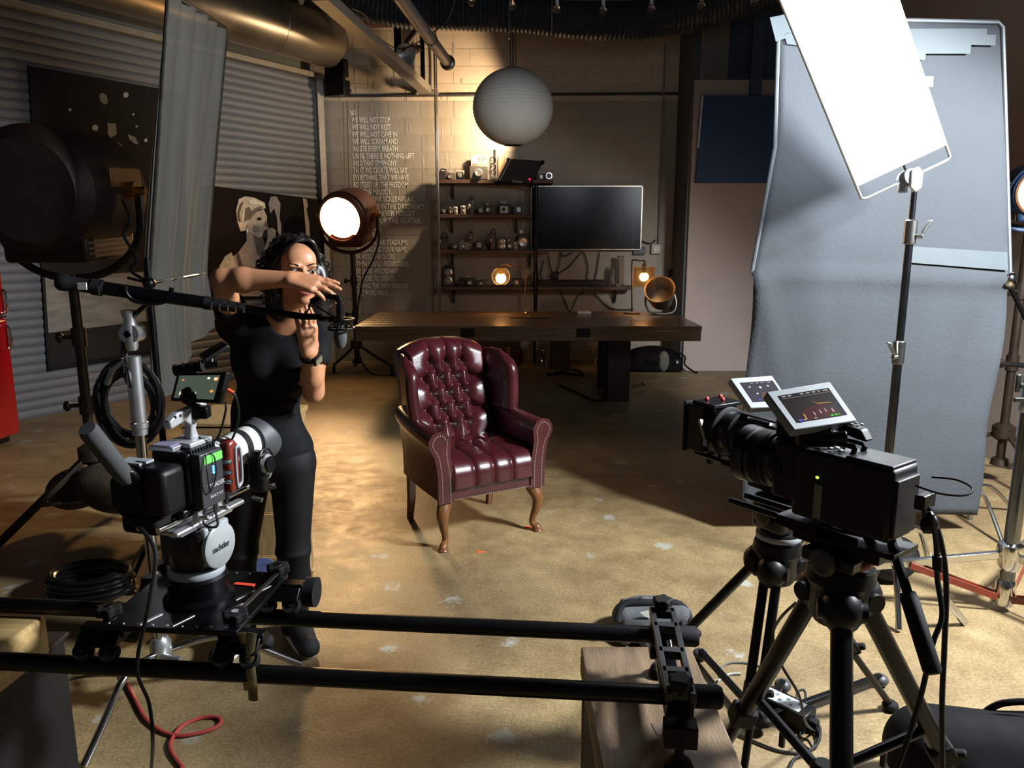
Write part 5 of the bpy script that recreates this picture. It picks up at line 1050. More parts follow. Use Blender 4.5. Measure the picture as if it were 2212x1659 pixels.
# microphone in its shock mount
mc = at(735, 690, 2.53)
t = thing('microphone', 'microphone with grey foam windscreen in a shock mount at the boom tip', 'microphone', mc)
mb = MB(); mb.tube([p1_ + Vector((.0, 0, 0)), p1_ + Vector((.06, 0, .0))], .011, 10, 1); mb.cyl(at(690, 688, 2.54), at(722, 690, 2.53), .010, n=12); obj('mount_stem', mb, BLKM, t)
mb = MB(); mb.tube([at(672, 652, 2.52), at(700, 640, 2.52), at(725, 643, 2.52), at(732, 648, 2.52), at(733, 662, 2.52)], .010, 8, 4); mb.cyl(at(733, 655, 2.52), at(734, 700, 2.52), .012, n=12); obj('mic_arm', mb, BLKM, t)
mb = MB(); mb.tube([mc + Vector((.045 * math.cos(a), .045 * math.sin(a), .0)) for a in np.linspace(0, 2 * math.pi, 15)[:-1]], .004, 6, 1, True); mb.tube([mc + Vector((.045 * math.cos(a), .045 * math.sin(a), -.03)) for a in np.linspace(0, 2 * math.pi, 15)[:-1]], .004, 6, 1, True)
for k in range(8):
    a = k * math.pi / 4; mb.cyl(mc + Vector((.045 * math.cos(a), .045 * math.sin(a), 0)), mc + Vector((.012 * math.cos(a + .4), .012 * math.sin(a + .4), -.03)), .0018, n=5); mb.cyl(mc + Vector((.045 * math.cos(a), .045 * math.sin(a), -.03)), mc + Vector((.012 * math.cos(a + .4), .012 * math.sin(a + .4), 0)), .0018, n=5)
obj('shock_mount', mb, BLKM, t)
mt = at(735, 700, 2.53); mb = MB(); mb.cyl(mt + Vector((0, 0, .03)), mt + Vector((0, 0, -.045)), .0125, n=14); obj('mic_body', mb, DSTL, t)
mb = MB(); q = at(735, 727, 2.53); mb.ell(q, (.022, .022, .042), n=20, m=14); obj('foam_windscreen', mb, M('grey_foam', '4a4c4c', .95, 0, .1, 80, .5, 600), t, smooth=180)
mb = MB(); mb.tube([p1_, at(668, 665, 2.53), at(672, 650, 2.52), at(682, 660, 2.53), at(700, 672, 2.53), at(730, 690, 2.53)], .003, 5, 6); obj('mic_cable', mb, CABLE, t)
# cable coils
def coil(name, label, c, rx, rz, n, r, plane, jit, mat=CABLE):
    mb = MB(); pts = []
    for k in range(n * 16):
        a = 2 * math.pi * k / 16; j = 1 + jit * math.sin(k * .37 + 1.3 * math.sin(k * .11)); w = (.5 - (k / (n * 16.0))) * jit * 1.2 * rx + .012 * math.sin(k * .9)
        pts.append(c + (Vector((rx * j * math.cos(a), w * .35, rz * j * math.sin(a))) if plane == 'v' else Vector((rx * j * math.cos(a), rz * j * math.sin(a), (k % (16 * 5)) / 80.0 * .11 + .012))))
    mb.tube(pts, r, 6, 2); return obj(name, mb, mat, label=label, category='cable')
coil('cable_coil', 'thick coil of black cable hanging behind the chrome stand', at(279, 872, 2.56), .098, .125, 15, .0058, 'v', .22)
mb = MB(); p = at(279, 872, 2.56); mb.tube([p + Vector((.0, -.02, .11)), p + Vector((.03, -.06, .22)), CS + Vector((.0, -.03, ztopc - .2)), CS + Vector((-.03, .02, ztopc - .22)), p + Vector((-.02, .02, .1))], .006, 6, 5); obj('coil_tie', mb, CABLE, label='cable tail tying the black coil to the chrome stand', category='cable')
coil('floor_coil', 'glossy black cable coiled on the floor beneath the big lamp', G(200, 1285) + Vector((0, 0, .0)), .17, .13, 14, .010, 'h', .10, M('glossy_cable', '0b0b0b', .25))
mb = MB(); mb.tube([G(265, 1462), G(290, 1510), G(320, 1562), G(372, 1592), G(430, 1588), G(472, 1572), G(474, 1556), G(440, 1554), G(395, 1572), G(370, 1605), G(372, 1630), G(395, 1662)], .0065, 8, 8); 
mb.v = [(x, y, z + .008) for x, y, z in mb.v]; obj('red_cable', mb, M('red_rubber', '9c3a36', .5), label='thin red cable looping over the floor at the lower left', category='cable')
mb = MB(); mb.tube([Vector((p_.x, p_.y, .009)) for p_ in (G(60, 1515), G(110, 1490), G(160, 1470), G(220, 1462), G(300, 1462))], .004, 6, 6); obj('thin_floor_cable', mb, CABLE, label='thin black cable lying left of the bent chrome leg', category='cable')
mb = MB(); mb.tube([Vector((p_.x, p_.y, .009)) for p_ in (G(78, 1628), G(110, 1622), G(150, 1632), G(168, 1660))], .006, 6, 6); obj('looped_floor_cable', mb, CABLE, label='short black cable loop in the lower left corner', category='cable')
# wooden crate behind the person
t = thing('wooden_crate', 'weathered wooden crate standing behind the person, seen between the legs', 'crate', (-1.2, 3.4, 0)); PINE = M('weathered_pine', '94794f', .7, 0, .3, 6, .2, 60, stretch=(8, 8, 1))
X0, X1, Y0, Y1 = -1.42, -.985, 3.22, 3.58
for k in range(4):
    mb = MB(); z0 = .03 + k * .2; mb.box(((X0 + X1) / 2, Y0, z0 + .096), (X1 - X0, .02, .192)); obj('plank', mb, PINE, t, bev=.003)
for xx in (X0 + .01, X1 - .01):
    mb = MB(); mb.box((xx, (Y0 + Y1) / 2, .41), (.02, Y1 - Y0, .80)); obj('side_panel', mb, PINE, t, bev=.003)
mb = MB(); mb.box(((X0 + X1) / 2, (Y0 + Y1) / 2, .82), (X1 - X0 + .02, Y1 - Y0 + .02, .025)); obj('lid', mb, PINE, t, bev=.004)
mb = MB(); mb.box(((X0 + X1) / 2, (Y0 + Y1) / 2 + .05, .015), (X1 - X0 - .03, Y1 - Y0 - .1, .03)); obj('base', mb, PINE, t)
mb = MB(); q = at(572, 1230, Y0 - .012); mb.cyl((q.x, Y0 - .0105, q.z), (q.x, Y0 - .0135, q.z), .055, n=20); obj('sticker', mb, M('blue_sticker', '5a6a9c', .7, 0, .3, 60), t)

# =============================== TRACK, SLIDER AND LEFT CAMERA ===============================
ZR = .63; RR = .0213; nA, nB = Vector((-1.9, 1.737, ZR)), Vector((.455, 1.530, ZR)); fA, fB = Vector((-1.95, 2.010, ZR)), Vector((.465, 1.790, ZR))
rd_ = (nB - nA).normalized(); rn = Vector((-rd_.y, rd_.x, 0))
TUBEM = M('black_anodised', '0c0c0d', .38, .4, .2, 4)
for a, b, lab in ((nA, nB, 'near black pipe of the camera track, closest to the viewer'), (fA, fB, 'far black pipe of the camera track, behind the near one')):
    t = thing('track_rail', lab, 'rail', a, group='pipes of the slider track'); mb = MB(); mb.cyl(a, b, RR, n=28); obj('pipe', mb, TUBEM, t)
    mb = MB(); mb.lathe([(RR + .0045, 0), (RR + .0045, .055), (RR, .062)], b - rd_ * .055, rd_, 24); obj('end_cap', mb, BLKR, t)
# end bracket resting on the box
t = thing('track_bracket', 'black cast bracket with slots clamping the right ends of the track', 'bracket', Vector((.40, 1.66, .50)))
bc0 = nB.lerp(fB, .5) - rd_ * .085; R_ = Matrix((rd_, rn, (0, 0, 1))).transposed()
wl = (fB - nB).length
mb = MB()
for s in (-1, 1): mb.box(bc0 + rd_ * s * .026 + Vector((0, 0, .034)), (.014, wl + .13, .022), R_)
for k in (-.5, -.28, -.04, .3, .52): mb.box(bc0 + rn * k * (wl + .09) + Vector((0, 0, .034)), (.06, .022, .022), R_)
obj('slotted_bar', mb, M('cast_black', '222426', .5, .2), t, bev=.002)
mb = MB()
for q in (nB - rd_ * .085, fB - rd_ * .085):
    mb.lathe([(RR + .012, -.03), (RR + .012, .03)], q, rd_, 20); mb.box(q + Vector((0, 0, -.035)), (.06, .05, .04), R_)
mb.box(bc0 + Vector((0, 0, -.045)), (.05, wl + .05, .02), R_); obj('pipe_clamp', mb, BLKM, t, bev=.003)
mb = MB(); mb.cyl(bc0 + rn * .02 + rd_ * .0 + Vector((0, -.02, .03)), bc0 + rn * .055 + Vector((0, -.02, .034)), .008, n=10); obj('level_vial', mb, CHR, t)
def knob(c, r, h, nl=5, T_=None):
    mb = MB(); out = []
    for k in range(nl * 8):
        a = 2 * math.pi * k / (nl * 8); q = r * (1 + .13 * math.cos(a * nl)); out.append(c + Vector((q * math.cos(a), q * math.sin(a), 0)))
    mb.prism(out, (0, 0, h)); mb.cyl(c + Vector((0, 0, -h * .8)), c, r * .55, n=12); return mb
for q, lab in ((bc0 + rn * (wl / 2 + .06), 'far'), (bc0 - rn * (wl / 2 + .045), 'near')):
    obj('lock_knob', knob(q + Vector((0, 0, .05)), .024, .022), BLKR, t, bev=.004)
fq = bc0 - rn * (wl / 2 + .075); mb = MB(); mb.box(fq + Vector((0, 0, -.04)), (.07, .045, .05), R_); mb.cyl(fq + Vector((0, 0, -.11)), fq + Vector((0, 0, .0)), .010, n=12); mb.lathe([(.030, -.127), (.032, -.12), (.026, -.105), (.014, -.1)], fq, (0, 0, 1), 18); obj('levelling_foot', mb, BLKR, t, bev=.003)
fq = bc0 + rn * (wl / 2 + .03); mb = MB(); mb.cyl(fq + Vector((0, 0, -.11)), fq + Vector((0, 0, -.04)), .010, n=12); mb.lathe([(.030, -.127), (.032, -.12), (.026, -.105), (.014, -.1)], fq, (0, 0, 1), 18); obj('levelling_foot', mb, BLKR, t)
# wooden box under the bracket
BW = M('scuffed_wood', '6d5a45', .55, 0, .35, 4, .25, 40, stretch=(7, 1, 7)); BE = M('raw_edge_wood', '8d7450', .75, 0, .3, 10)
t = thing('wooden_box', 'scuffed brown wooden box supporting the right end of the track', 'box', (.345, 1.70, 0)); x0, x1, y0, y1, zb = .192, .498, 1.44, 1.965, .503
mb = MB(); mb.box(((x0 + x1) / 2, (y0 + y1) / 2, zb - .012), (x1 - x0, y1 - y0, .024)); obj('top_board', mb, BW, t, bev=.005)
for yy in (y0 + .012, y1 - .012):
    mb = MB(); mb.box(((x0 + x1) / 2, yy, (zb - .024) / 2), (x1 - x0 - .01, .024, zb - .024)); obj('end_board', mb, BE, t, bev=.003)
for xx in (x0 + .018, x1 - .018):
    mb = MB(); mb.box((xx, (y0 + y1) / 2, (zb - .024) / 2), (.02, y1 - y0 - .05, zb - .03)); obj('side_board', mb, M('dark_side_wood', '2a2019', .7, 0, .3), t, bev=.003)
for xx in (x0 + .005, x1 - .005):
    mb = MB(); mb.box((xx, (y0 + y1) / 2, zb - .05), (.012, y1 - y0 - .01, .05)); obj('edge_rail', mb, BE, t, bev=.003)
mb = MB(); mb.box((.345, 1.60, zb + .0008), (.03, .045, .001), rotm(0, 0, 8)); obj('paper_label', mb, M('old_label', '6d5a50', .8), t)
# left support: timber block on a dark box
t = thing('support_box', 'dark wooden box under the left end of the track', 'box', (-1.6, 1.85, 0)); mb = MB(); mb.box((-1.605, 1.84, .24), (.6, .44, .48)); obj('carcass', mb, M('dark_box_wood', '0c0908', .6), t, bev=.006)
mb = MB(); mb.box((-1.605, 1.84, .485), (.62, .46, .012)); obj('lid', mb, M('dark_box_lid', '1e1511', .6), t, bev=.003)
mb = MB(); mb.box((-1.62, 1.87, .55), (.68, .20, .115), rotm(0, 0, -4)); obj('timber_block', mb, M('pale_timber', 'b0935f', .65, 0, .25, 5, .15, 50, stretch=(1, 9, 9)), label='pale sawn timber block under the track at the left edge', category='timber', bev=.012)
# carriage
cc = Vector((-.79, 1.805, .724)); t = thing('slider_dolly', 'black dolly plate with wheel trucks riding on the track', 'dolly', cc)
CT2 = Matrix.Translation(cc) @ Matrix((rd_, rn, (0, 0, 1))).transposed().to_4x4()
mb = MB(CT2); mb.box((0, 0, 0), (.34, .32, .014)); plate = obj('plate', mb, M('plate_black', '0e0e0f', .3, .5), t, bev=.003)
mb = MB(CT2)
for i in range(9):
    for s in (-1, 1): mb.cyl((-.15 + i * .036, s * .145, .006), (-.15 + i * .036, s * .145, .0082), .004, n=8)
for (x, y) in ((.11, .02), (.11, -.05), (.14, .05), (-.06, -.12), (.02, -.12)):
    mb.box((x, y, .0075), (.008, .06, .002), rotm(0, 0, -25))
obj('bolt_heads', mb, STEEL, plate, kind='stuff')
mb = MB(CT2); mb.box((.085, .075, .0085), (.055, .013, .003), rotm(0, 0, -6)); obj('red_tape', mb, M('red_tape', 'd8432c', .6, emit=None), plate)
for sx_ in (-1, 1):
    for sy_ in (-1, 1):
        mb = MB(CT2); x = sx_ * .17; y = sy_ * (wl / 2); mb.box((x, y, -.018), (.11, .034, .024)); mb.prism([Vector((x - .05, y - .05, -.04)), Vector((x - .05, y + .05, -.04)), Vector((x - .05, y + .02, -.012)), Vector((x - .05, y - .02, -.012))], (.10, 0, 0)); tr = obj('wheel_truck', mb, BLKM, t, bev=.003)
        for wx in (-.032, .032):
            for s in (-1, 1):
                ax2 = Vector((0, s * .72, .69)); p = Vector((x + wx, y + s * .040, -.055)); mb = MB(CT2); mb.lathe([(.012, -.010), (.021, -.012), (.023, -.006), (.023, .006), (.021, .012), (.012, .010)], p, ax2, 20); mb.lathe([(.006, .010), (.006, .014)], p, ax2, 8); obj('wheel', mb, BLKR, tr)
    
for (x, y) in ((.155, -.13), (.155, .13), (-.155, .13), (-.155, -.13)):
    k_ = knob(Vector((0, 0, 0)), .028, .02, 6); mb = MB(CT2); mb.add([Vector(v) + Vector((x, y, .022)) for v in k_.v], k_.f); kb = obj('corner_knob', mb, BLKR, t, bev=.003)
    mb = MB(CT2); mb.cyl((x, y, .04), (x, y, .044), .009, n=12); obj('knob_bolt', mb, CHR, kb)
mb = MB(CT2); mb.beam((.165, .135, .03), (.15, -.14, .03), .010, .004); obj('lever_bar', mb, STEEL, t)
mb = MB(CT2); mb.cyl((.215, .165, -.05), (.245, .165, -.05), .040, n=26); obj('side_roller', mb, BLKR, t)
# spring clamp on the near rail
q = nA.lerp(nB, .548); t = thing('spring_clamp', 'brass-coloured spring clamp gripping the near track pipe', 'clamp', q)
mb = MB()
for s in (-1, 1): mb.tube([q + Vector((s * .012, -.02 * s, -.055)), q + Vector((s * .016, -.026 * s - .004, .0)), q + Vector((s * .008, -.012 * s, .05)), q + Vector((s * .012, .004, .10))], .011, 8, 4, flat=.35)
obj('jaw', mb, M('clamp_gold', '7d7252', .35, .8), t)
mb = MB(); mb.cyl(q + Vector((-.018, -.0, .045)), q + Vector((.018, -.0, .045)), .009, n=12); obj('spring_pin', mb, M('clamp_gold', ''), t)
# fluid head
hc = Vector((-.79, 1.805, .731)); CD = Vector((.30, .95, .0)).normalized(); CRt = Vector((CD.y, -CD.x, 0))
t = thing('fluid_head', 'black fluid head with a round grey side cap on the dolly plate', 'tripod head', hc)
mb = MB(); mb.lathe([(.085, 0), (.085, .008), (.070, .018), (.072, .03), (.070, .04), (.073, .05), (.073, .062), (.066, .07)], hc, (0, 0, 1), 32); obj('bowl_base', mb, BLKM, t)
mb = MB(); mb.lathe([(.064, .066), (.067, .07), (.067, .082), (.062, .09)], hc, (0, 0, 1), 32); obj('pan_ring', mb, GRYP, t)
HT = Matrix.Translation(hc) @ Matrix((CRt, CD, (0, 0, 1))).transposed().to_4x4()
mb = MB(HT); mb.lathe([(.058, .088), (.064, .10), (.066, .15), (.062, .185), (.055, .197)], (0, 0, 0), (0, 0, 1), 28); mb.box((0, 0, .148), (.125, .11, .10)); hb_ = obj('head_body', mb, M('head_black', '0d0d0e', .35), t, bev=.014, seg=3)
mb = MB(HT); mb.lathe([(.050, 0), (.056, .006), (.056, .016), (.050, .020)], (.060, 0, .148), (1, 0, 0), 36); cap_ = obj('side_cap', mb, M('cap_grey', '8a8d8d', .45), t)
nrm_ = CRt; text('lettering', 'sachtler', M('letter_dark', '26282a', .5), hc + CRt * .0805 + CD * -.034 + Vector((0, 0, .140)), CD, (0, 0, 1), .022, cap_, width=.062)
mb = MB(HT); mb.box((.062, .0, .190), (.018, .09, .03)); obj('side_arm', mb, GRYP, t, bev=.006)
mb = MB(HT)
for xx in (-.035, .035): mb.tube([(xx, -.11, .211), (xx, .14, .211)], .014, 10, 1, flat=.6)
mb.box((0, .0, .205), (.09, .19, .012)); obj('camera_plate', mb, ALU, t, bev=.003)
# pan handle
ph0 = hc + CRt * -.05 - CD * .05 + Vector((0, 0, .19)); ph1 = at(190, 928, 1.55); mid_ = at(262, 1020, 1.64)
t3 = t; mb = MB(); mb.tube([ph0, mid_ + Vector((.02, .02, -.02)), mid_], .011, 10, 4); mb.cyl(mid_, ph1, .009, n=10); obj('pan_handle', mb, BLKM, t3)
mb = MB(); dr_ = (ph1 - mid_); mb.lathe([(.016, -.03), (.020, -.01), (.021, .0), (.021, dr_.length - .01), (.017, dr_.length + .004)], mid_, dr_, 20); obj('foam_grip', mb, M('foam_grip', '3b3c3d', .9, 0, .1), t3)
# --------- cinema camera on the slider ---------
KC = hc + Vector((0, 0, .335)) - CD * .01; KT = Matrix.Translation(KC) @ Matrix((CRt, CD, (0, 0, 1))).transposed().to_4x4() @ Matrix.Diagonal((.92, .80, 1, 1))
t = thing('cinema_camera', 'cinema camera with white telephoto lens and red side grip on the slider', 'camera', hc + Vector((0, 0, .235)))
def kp(mb): return MB(KT)
mb = MB(KT); mb.box((0, 0, 0), (.115, .13, .125)); mb.box((0, .07, -.005), (.09, .03, .10)); body = obj('body', mb, M('camera_body', '131314', .4, .2), t, bev=.008)
mb = MB(KT)
for k in range(9): mb.box((.050, -.05 + k * .0125, .058), (.02, .006, .014))
obj('cooling_fin', mb, M('fin_black', '17181a', .35, .3), body)
mb = MB(KT); mb.box((-.02, -.12, -.015), (.15, .10, .115)); bt = obj('battery', mb, BLK, t, bev=.016, seg=3)
mb = MB(KT); mb.box((-.05, -.175, -.02), (.09, .03, .08)); mb.box((-.035, -.125, -.095), (.11, .08, .05)); obj('battery_plate', mb, BLKR, bt, bev=.012)
mb = MB(KT); mb.box((-.06, -.125, .047), (.07, .05, .006)); mb.box((-.03, -.12, .05), (.03, .03, .006)); obj('battery_label', mb, GRYP, bt)
mb = MB(KT); mb.box((-.02, -.04, .068), (.075, .06, .012)); ssd = obj('media_bay', mb, ALU, t, bev=.002)
mb = MB(KT); mb.box((-.02, -.045, .0755), (.055, .04, .003)); obj('display', mb, M('lilac_display', '6d6880', .3, emit='8a84a8', estr=.25), ssd)
mb = MB(KT); mb.box((.073, -.005, -.01), (.028, .10, .135)); tx_ = obj('transmitter', mb, M('transmitter_grey', '2c2e30', .4), t, bev=.003)
mb = MB(KT); mb.box((.0875, .003, .040), (.002, .080, .020)); obj('green_stripe', mb, M('green_stripe', '58b848', .5, emit='58c848', estr=.5), tx_)
mb = MB(KT)
for k in range(3): mb.ell((.0880, .0, .018 - k * .007), (.002, .004, .0035), n=8, m=6)
obj('blue_light', mb, M('blue_led', '50a0ff', .3, emit='4a9cff', estr=6), tx_)
o_ = KT @ Vector((.0876, -.030, -.032)); text('lettering', 'TERADEK', M('letter_pale', 'a8aaac', .5), o_, CD, (0, 0, 1), .015, tx_, width=.062, ext=.0003)
o_ = KT @ Vector((.0876, -.020, -.056)); text('small_lettering', 'BOLT XT', M('letter_pale', ''), o_, CD, (0, 0, 1), .009, tx_, width=.045, ext=.0003)
mb = MB(KT); mb.tube([(.089, -.03, .055), (.10, -.045, .02), (.10, -.04, -.03), (.092, -.02, -.035), (.095, .0, .0), (.094, .0, .04), (.089, -.01, .055)], .0022, 6, 6); obj('antenna_cable', mb, CABLE, tx_)
mb = MB(KT); mb.prism([Vector((.055, .075, -.075)), Vector((.055, .125, -.06)), Vector((.055, .128, .045)), Vector((.055, .105, .068)), Vector((.055, .072, .06))], (.034, 0, 0)); gr = obj('side_grip', mb, M('red_brown_grip', '6a2118', .35, 0, .1, coat=.3), t, bev=.010, seg=3)
mb = MB(KT); mb.tube([(.091, .100, -.05), (.091, .100, .03), (.091, .112, .045), (.091, .124, .03), (.091, .124, -.04), (.091, .112, -.055)], .0045, 8, 4, True); obj('grip_trim', mb, GRYP, gr)
mb = MB(KT)
for k, z in enumerate((.015, -.012, -.035)): mb.cyl((.075, .060, z), (.098, .066, z), .006, n=10)
obj('connector', mb, CHR, t)
# lens
mb = MB(KT); mb.lathe([(.036, .085), (.040, .09), (.040, .125), (.044, .13), (.044, .215), (.047, .22), (.047, .275), (.050, .28), (.050, .315), (.040, .318)], (0, 0, .004), (0, 1, 0), 36); ln = obj('lens_barrel', mb, M('lens_white', 'c3c3bd', .4, 0, .03), t)
for a, b, r in ((.135, .165, .0452), (.178, .186, .0452), (.232, .262, .0482), (.30, .318, .0512)):
    mb = MB(KT); mb.lathe([(r - .004, a), (r, a + .001), (r, b - .001), (r - .004, b)], (0, 0, .004), (0, 1, 0), 36, cap=False); obj('focus_ring', mb, BLKR, ln)
mb = MB(KT); rows = []
for k in range(8):
    row = []
    for j in range(48):
        a = 2 * math.pi * j / 48; u = k / 7; Lh = .062 + .020 * math.cos(2 * a + .6); row.append(Vector(((.052 + .010 * u) * math.cos(a), .312 + Lh * u, .004 + (.052 + .010 * u) * math.sin(a))))
    rows.append(row)
mb.grid(rows, True); obj('lens_hood', mb, M('hood_black', '3a3d3f', .5), ln, solid=.003)
mb = MB(KT)
for xx in (-.03, .03): mb.cyl((xx, -.17, -.10), (xx, .27, -.10), .0075, n=14)
obj('support_rods', mb, CHR, t)
mb = MB(KT); mb.box((0, -.02, -.085), (.10, .14, .022)); mb.box((0, .12, -.085), (.085, .02, .05)); obj('base_plate', mb, M('base_black', '151516', .35, .4), t, bev=.004)
for y in (-.04, .05):
    mb = MB(KT); mb.box((.055, y, -.098), (.02, .02, .03)); mb.cyl((.06, y, -.1), (.09, y, -.1), .006); obj('rod_clamp', mb, ALU, t, bev=.003)
mb = MB(KT); mb.box((.075, .235, -.05), (.05, .05, .11)); mo = obj('focus_motor', mb, BLK, t, bev=.012, seg=3)
mb = MB(KT); mb.lathe([(.024, 0), (.028, .004), (.028, .012), (.024, .016)], (.098, .235, -.03), (1, -.1, .1), 24); obj('motor_ring', mb, ALU, mo)
mb = MB(KT); mb.lathe([(.022, .016), (.022, .022), (.012, .022)], (.098, .235, -.03), (1, -.1, .1), 24); mb.tube([(.10 + .0, .235 + .042 * math.cos(a), -.03 + .042 * math.sin(a)) for a in np.linspace(0, 2 * math.pi, 21)[:-1]], .0025, 6, 1, True); obj('motor_gear', mb, BLKM, mo)
mb = MB(KT); mb.cyl((.06, .26, -.11), (.10, .28, -.10), .008); mb.cyl((.06, .22, -.12), (.09, .22, -.125), .007); obj('motor_lever', mb, CHR, mo)
# top handle and monitors
SIL = M('silver_handle', 'b9bbbe', .35, .5, .05)
mb = MB(KT); mb.box((0, .02, .070), (.085, .10, .014)); mb.prism([Vector((-.012, .015, .075)), Vector((-.012, .055, .075)), Vector((-.012, .045, .10)), Vector((-.012, .06, .125)), Vector((-.012, .10, .137)), Vector((-.012, .10, .16)), Vector((-.012, -.03, .150)), Vector((-.012, -.065, .135)), Vector((-.012, -.06, .115)), Vector((-.012, .0, .125)), Vector((-.012, .025, .11))], (.024, 0, 0)); hd = obj('top_handle', mb, SIL, t, bev=.004)
mb = MB(KT)
for y in (-.04, -.02, .05, .07): mb.cyl((.0115, y, .142), (.0128, y, .142), .004, n=10)
obj('handle_hole', mb, BLK, hd)
mb = MB(KT); mb.cyl((0, .05, .16), (0, .03, .195), .013); mb.ell((0, .04, .175), (.025, .025, .018)); obj('monitor_mount', mb, BLKM, t)
def monitor(name, label, q, th, fm, scr, inset, dots, root=None, pushed=None):
    tl, tr, br, bl = q; n_ = (tr - tl).cross(bl - tl).normalized(); br = CAM + (br - CAM) * ((tl - CAM).dot(n_) / (br - CAM).dot(n_)); q = [tl, tr, br, bl]
    if n_.dot(CAM - tl) < 0: n_ = -n_
    t_ = root or thing(name, label, 'monitor', (bl + br) / 2)
    mb = MB(); mb.prism(q, -n_ * th); obj('monitor_frame' if root else 'frame', mb, fm, t_, bev=.003)
    def bil(u, v, o): a = tl.lerp(tr, u); b = bl.lerp(br, u); return a.lerp(b, v) + n_ * o
    x0, y0, x1, y1 = inset; mb = MB(); mb.poly([bil(x0, y0, .0006), bil(x1, y0, .0006), bil(x1, y1, .0006), bil(x0, y1, .0006)]); sc = obj('screen', mb, scr, t_, recalc=False, smooth=0)
    for i, (pts, mt) in enumerate(dots):
        mb = MB()
        for poly in pts: mb.poly([bil(x0 + (x1 - x0) * u, y0 + (y1 - y0) * v, .0009 + .0002 * i) for u, v in poly])
        obj('screen_image', mb, mt, sc, recalc=False, smooth=0)
    return t_
def disc(u, v, r, asp=1.4, n=12): return [(u + r * math.cos(a), v + r * asp * math.sin(a)) for a in np.linspace(0, 2 * math.pi, n + 1)[:-1]]
def rct(u0, v0, u1, v1): return [(u0, v0), (u1, v0), (u1, v1), (u0, v1)]
EM = lambda n, c, s: M('scr_' + n, '060606', .25, spec=.2, emit=c, estr=s)
q = [at(382, 806, 1.86), at(489, 804, 1.80), at(470, 872, 1.79), at(367, 866, 1.85)]
monitor('field_monitor', 'small field monitor with a teal picture on top of the slider camera', q, .02, BLK, EM('teal', '5c6a5c', .6), (.07, .09, .90, .88), [([disc(.22, .80, .13, 1.9)], EM('maroon', '6a4a50', .5)), ([disc(.13, .8, .02, 5), disc(.28, .8, .02, 5), disc(.52, .75, .012, 5)], EM('glint', 'e8e4dc', 1)), ([disc(.93, .16, .06), disc(.90, .66, .045), disc(.13, .2, .03)], EM('amber', 'e8a050', 1)), ([disc(.75, .12, .035), disc(.92, .14, .03)], EM('whitehot', 'fff2d8', 1.5))])
q = [at(433, 762, 1.90), at(478, 738, 1.94), at(492, 742, 1.90), at(447, 770, 1.86)]
t5 = thing('director_finder', 'small tilted black screen on an arm above the field monitor', 'monitor', at(450, 790, 1.88)); nn_ = (q[1] - q[0]).cross(q[3] - q[0]).normalized(); nn_ = nn_ if nn_.dot(CAM - q[0]) > 0 else -nn_
mb = MB(); q = [at(428, 766, 1.90), at(480, 736, 1.94), at(492, 744, 1.88), at(440, 775, 1.84)]; mb.prism(q, -nn_ * .012); obj('case', mb, BLK, t5, bev=.003)
mb = MB(); cq = sum(q, Vector()) / 4; mb.poly([cq + (p - cq) * .86 + nn_ * .0012 for p in q]); obj('screen', mb, M('glossy_dark', '2a2530', .08, 0, .1, spec=.8), t5, recalc=False, smooth=0)
mb = MB(); mb.tube([at(380, 800, 1.84), at(440, 790, 1.86)], .012, 10, 1); mb.cyl(at(440, 790, 1.86), at(470, 787, 1.87), .008); mb.cyl(at(455, 790, 1.87), at(455, 770, 1.88), .008); obj('arm', mb, BLKM, t5)
for a, b in ((378, 384), (396, 402), (414, 420), (432, 438)):
    mb = MB(); mb.cyl(at(a, 800 - (a - 378) * .17, 1.845), at(b, 799 - (a - 378) * .17, 1.845), .0145, n=16); obj('grip_ring', mb, BLKR, t5)
mb = MB(); mb.cyl(at(428, 874, 1.83), at(420, 905, 1.83), .012, n=10); mb.box(at(430, 890, 1.83), (.05, .03, .03)); obj('tilt_bracket', mb, BLKM, t5, bev=.004)
for pts, lab, r_ in (([at(492, 842, 1.80), at(508, 855, 1.80), at(516, 900, 1.82), at(500, 950, 1.85), KT @ Vector((.03, .12, .05))], 'black cable arching from the monitor to the lens', .0028), ([at(487, 868, 1.80), at(487, 890, 1.80), at(470, 945, 1.82), at(440, 960, 1.83), KT @ Vector((.03, .03, .08))], 'black cable from monitor to camera body', .0028), ([KT @ Vector((.06, .0, -.075)), at(440, 1130, 1.76), at(470, 1135, 1.76), at(466, 1080, 1.8), KT @ Vector((.08, .13, -.06))], 'cable looping under the slider camera', .003), ([KT @ Vector((-.09, -.17, -.06)), at(332, 1180, 1.62), at(322, 1300, 1.58), at(296, 1440, 1.60), at(322, 1520, 1.62), at(330, 1600, 1.62), G(325, 1680)], 'long black cable hanging from the camera down to the floor', .0045)):
    mb = MB(); mb.tube(pts, r_, 6, 8); obj('rig_cable', mb, CABLE, label=lab, category='cable')
mb = MB(); mb.cyl(at(492, 842, 1.80), at(504, 849, 1.80), .005, n=10); obj('orange_plug', mb, M('orange_plug', 'e0583a', .5), label='small orange plug on the side of the field monitor', category='plug')
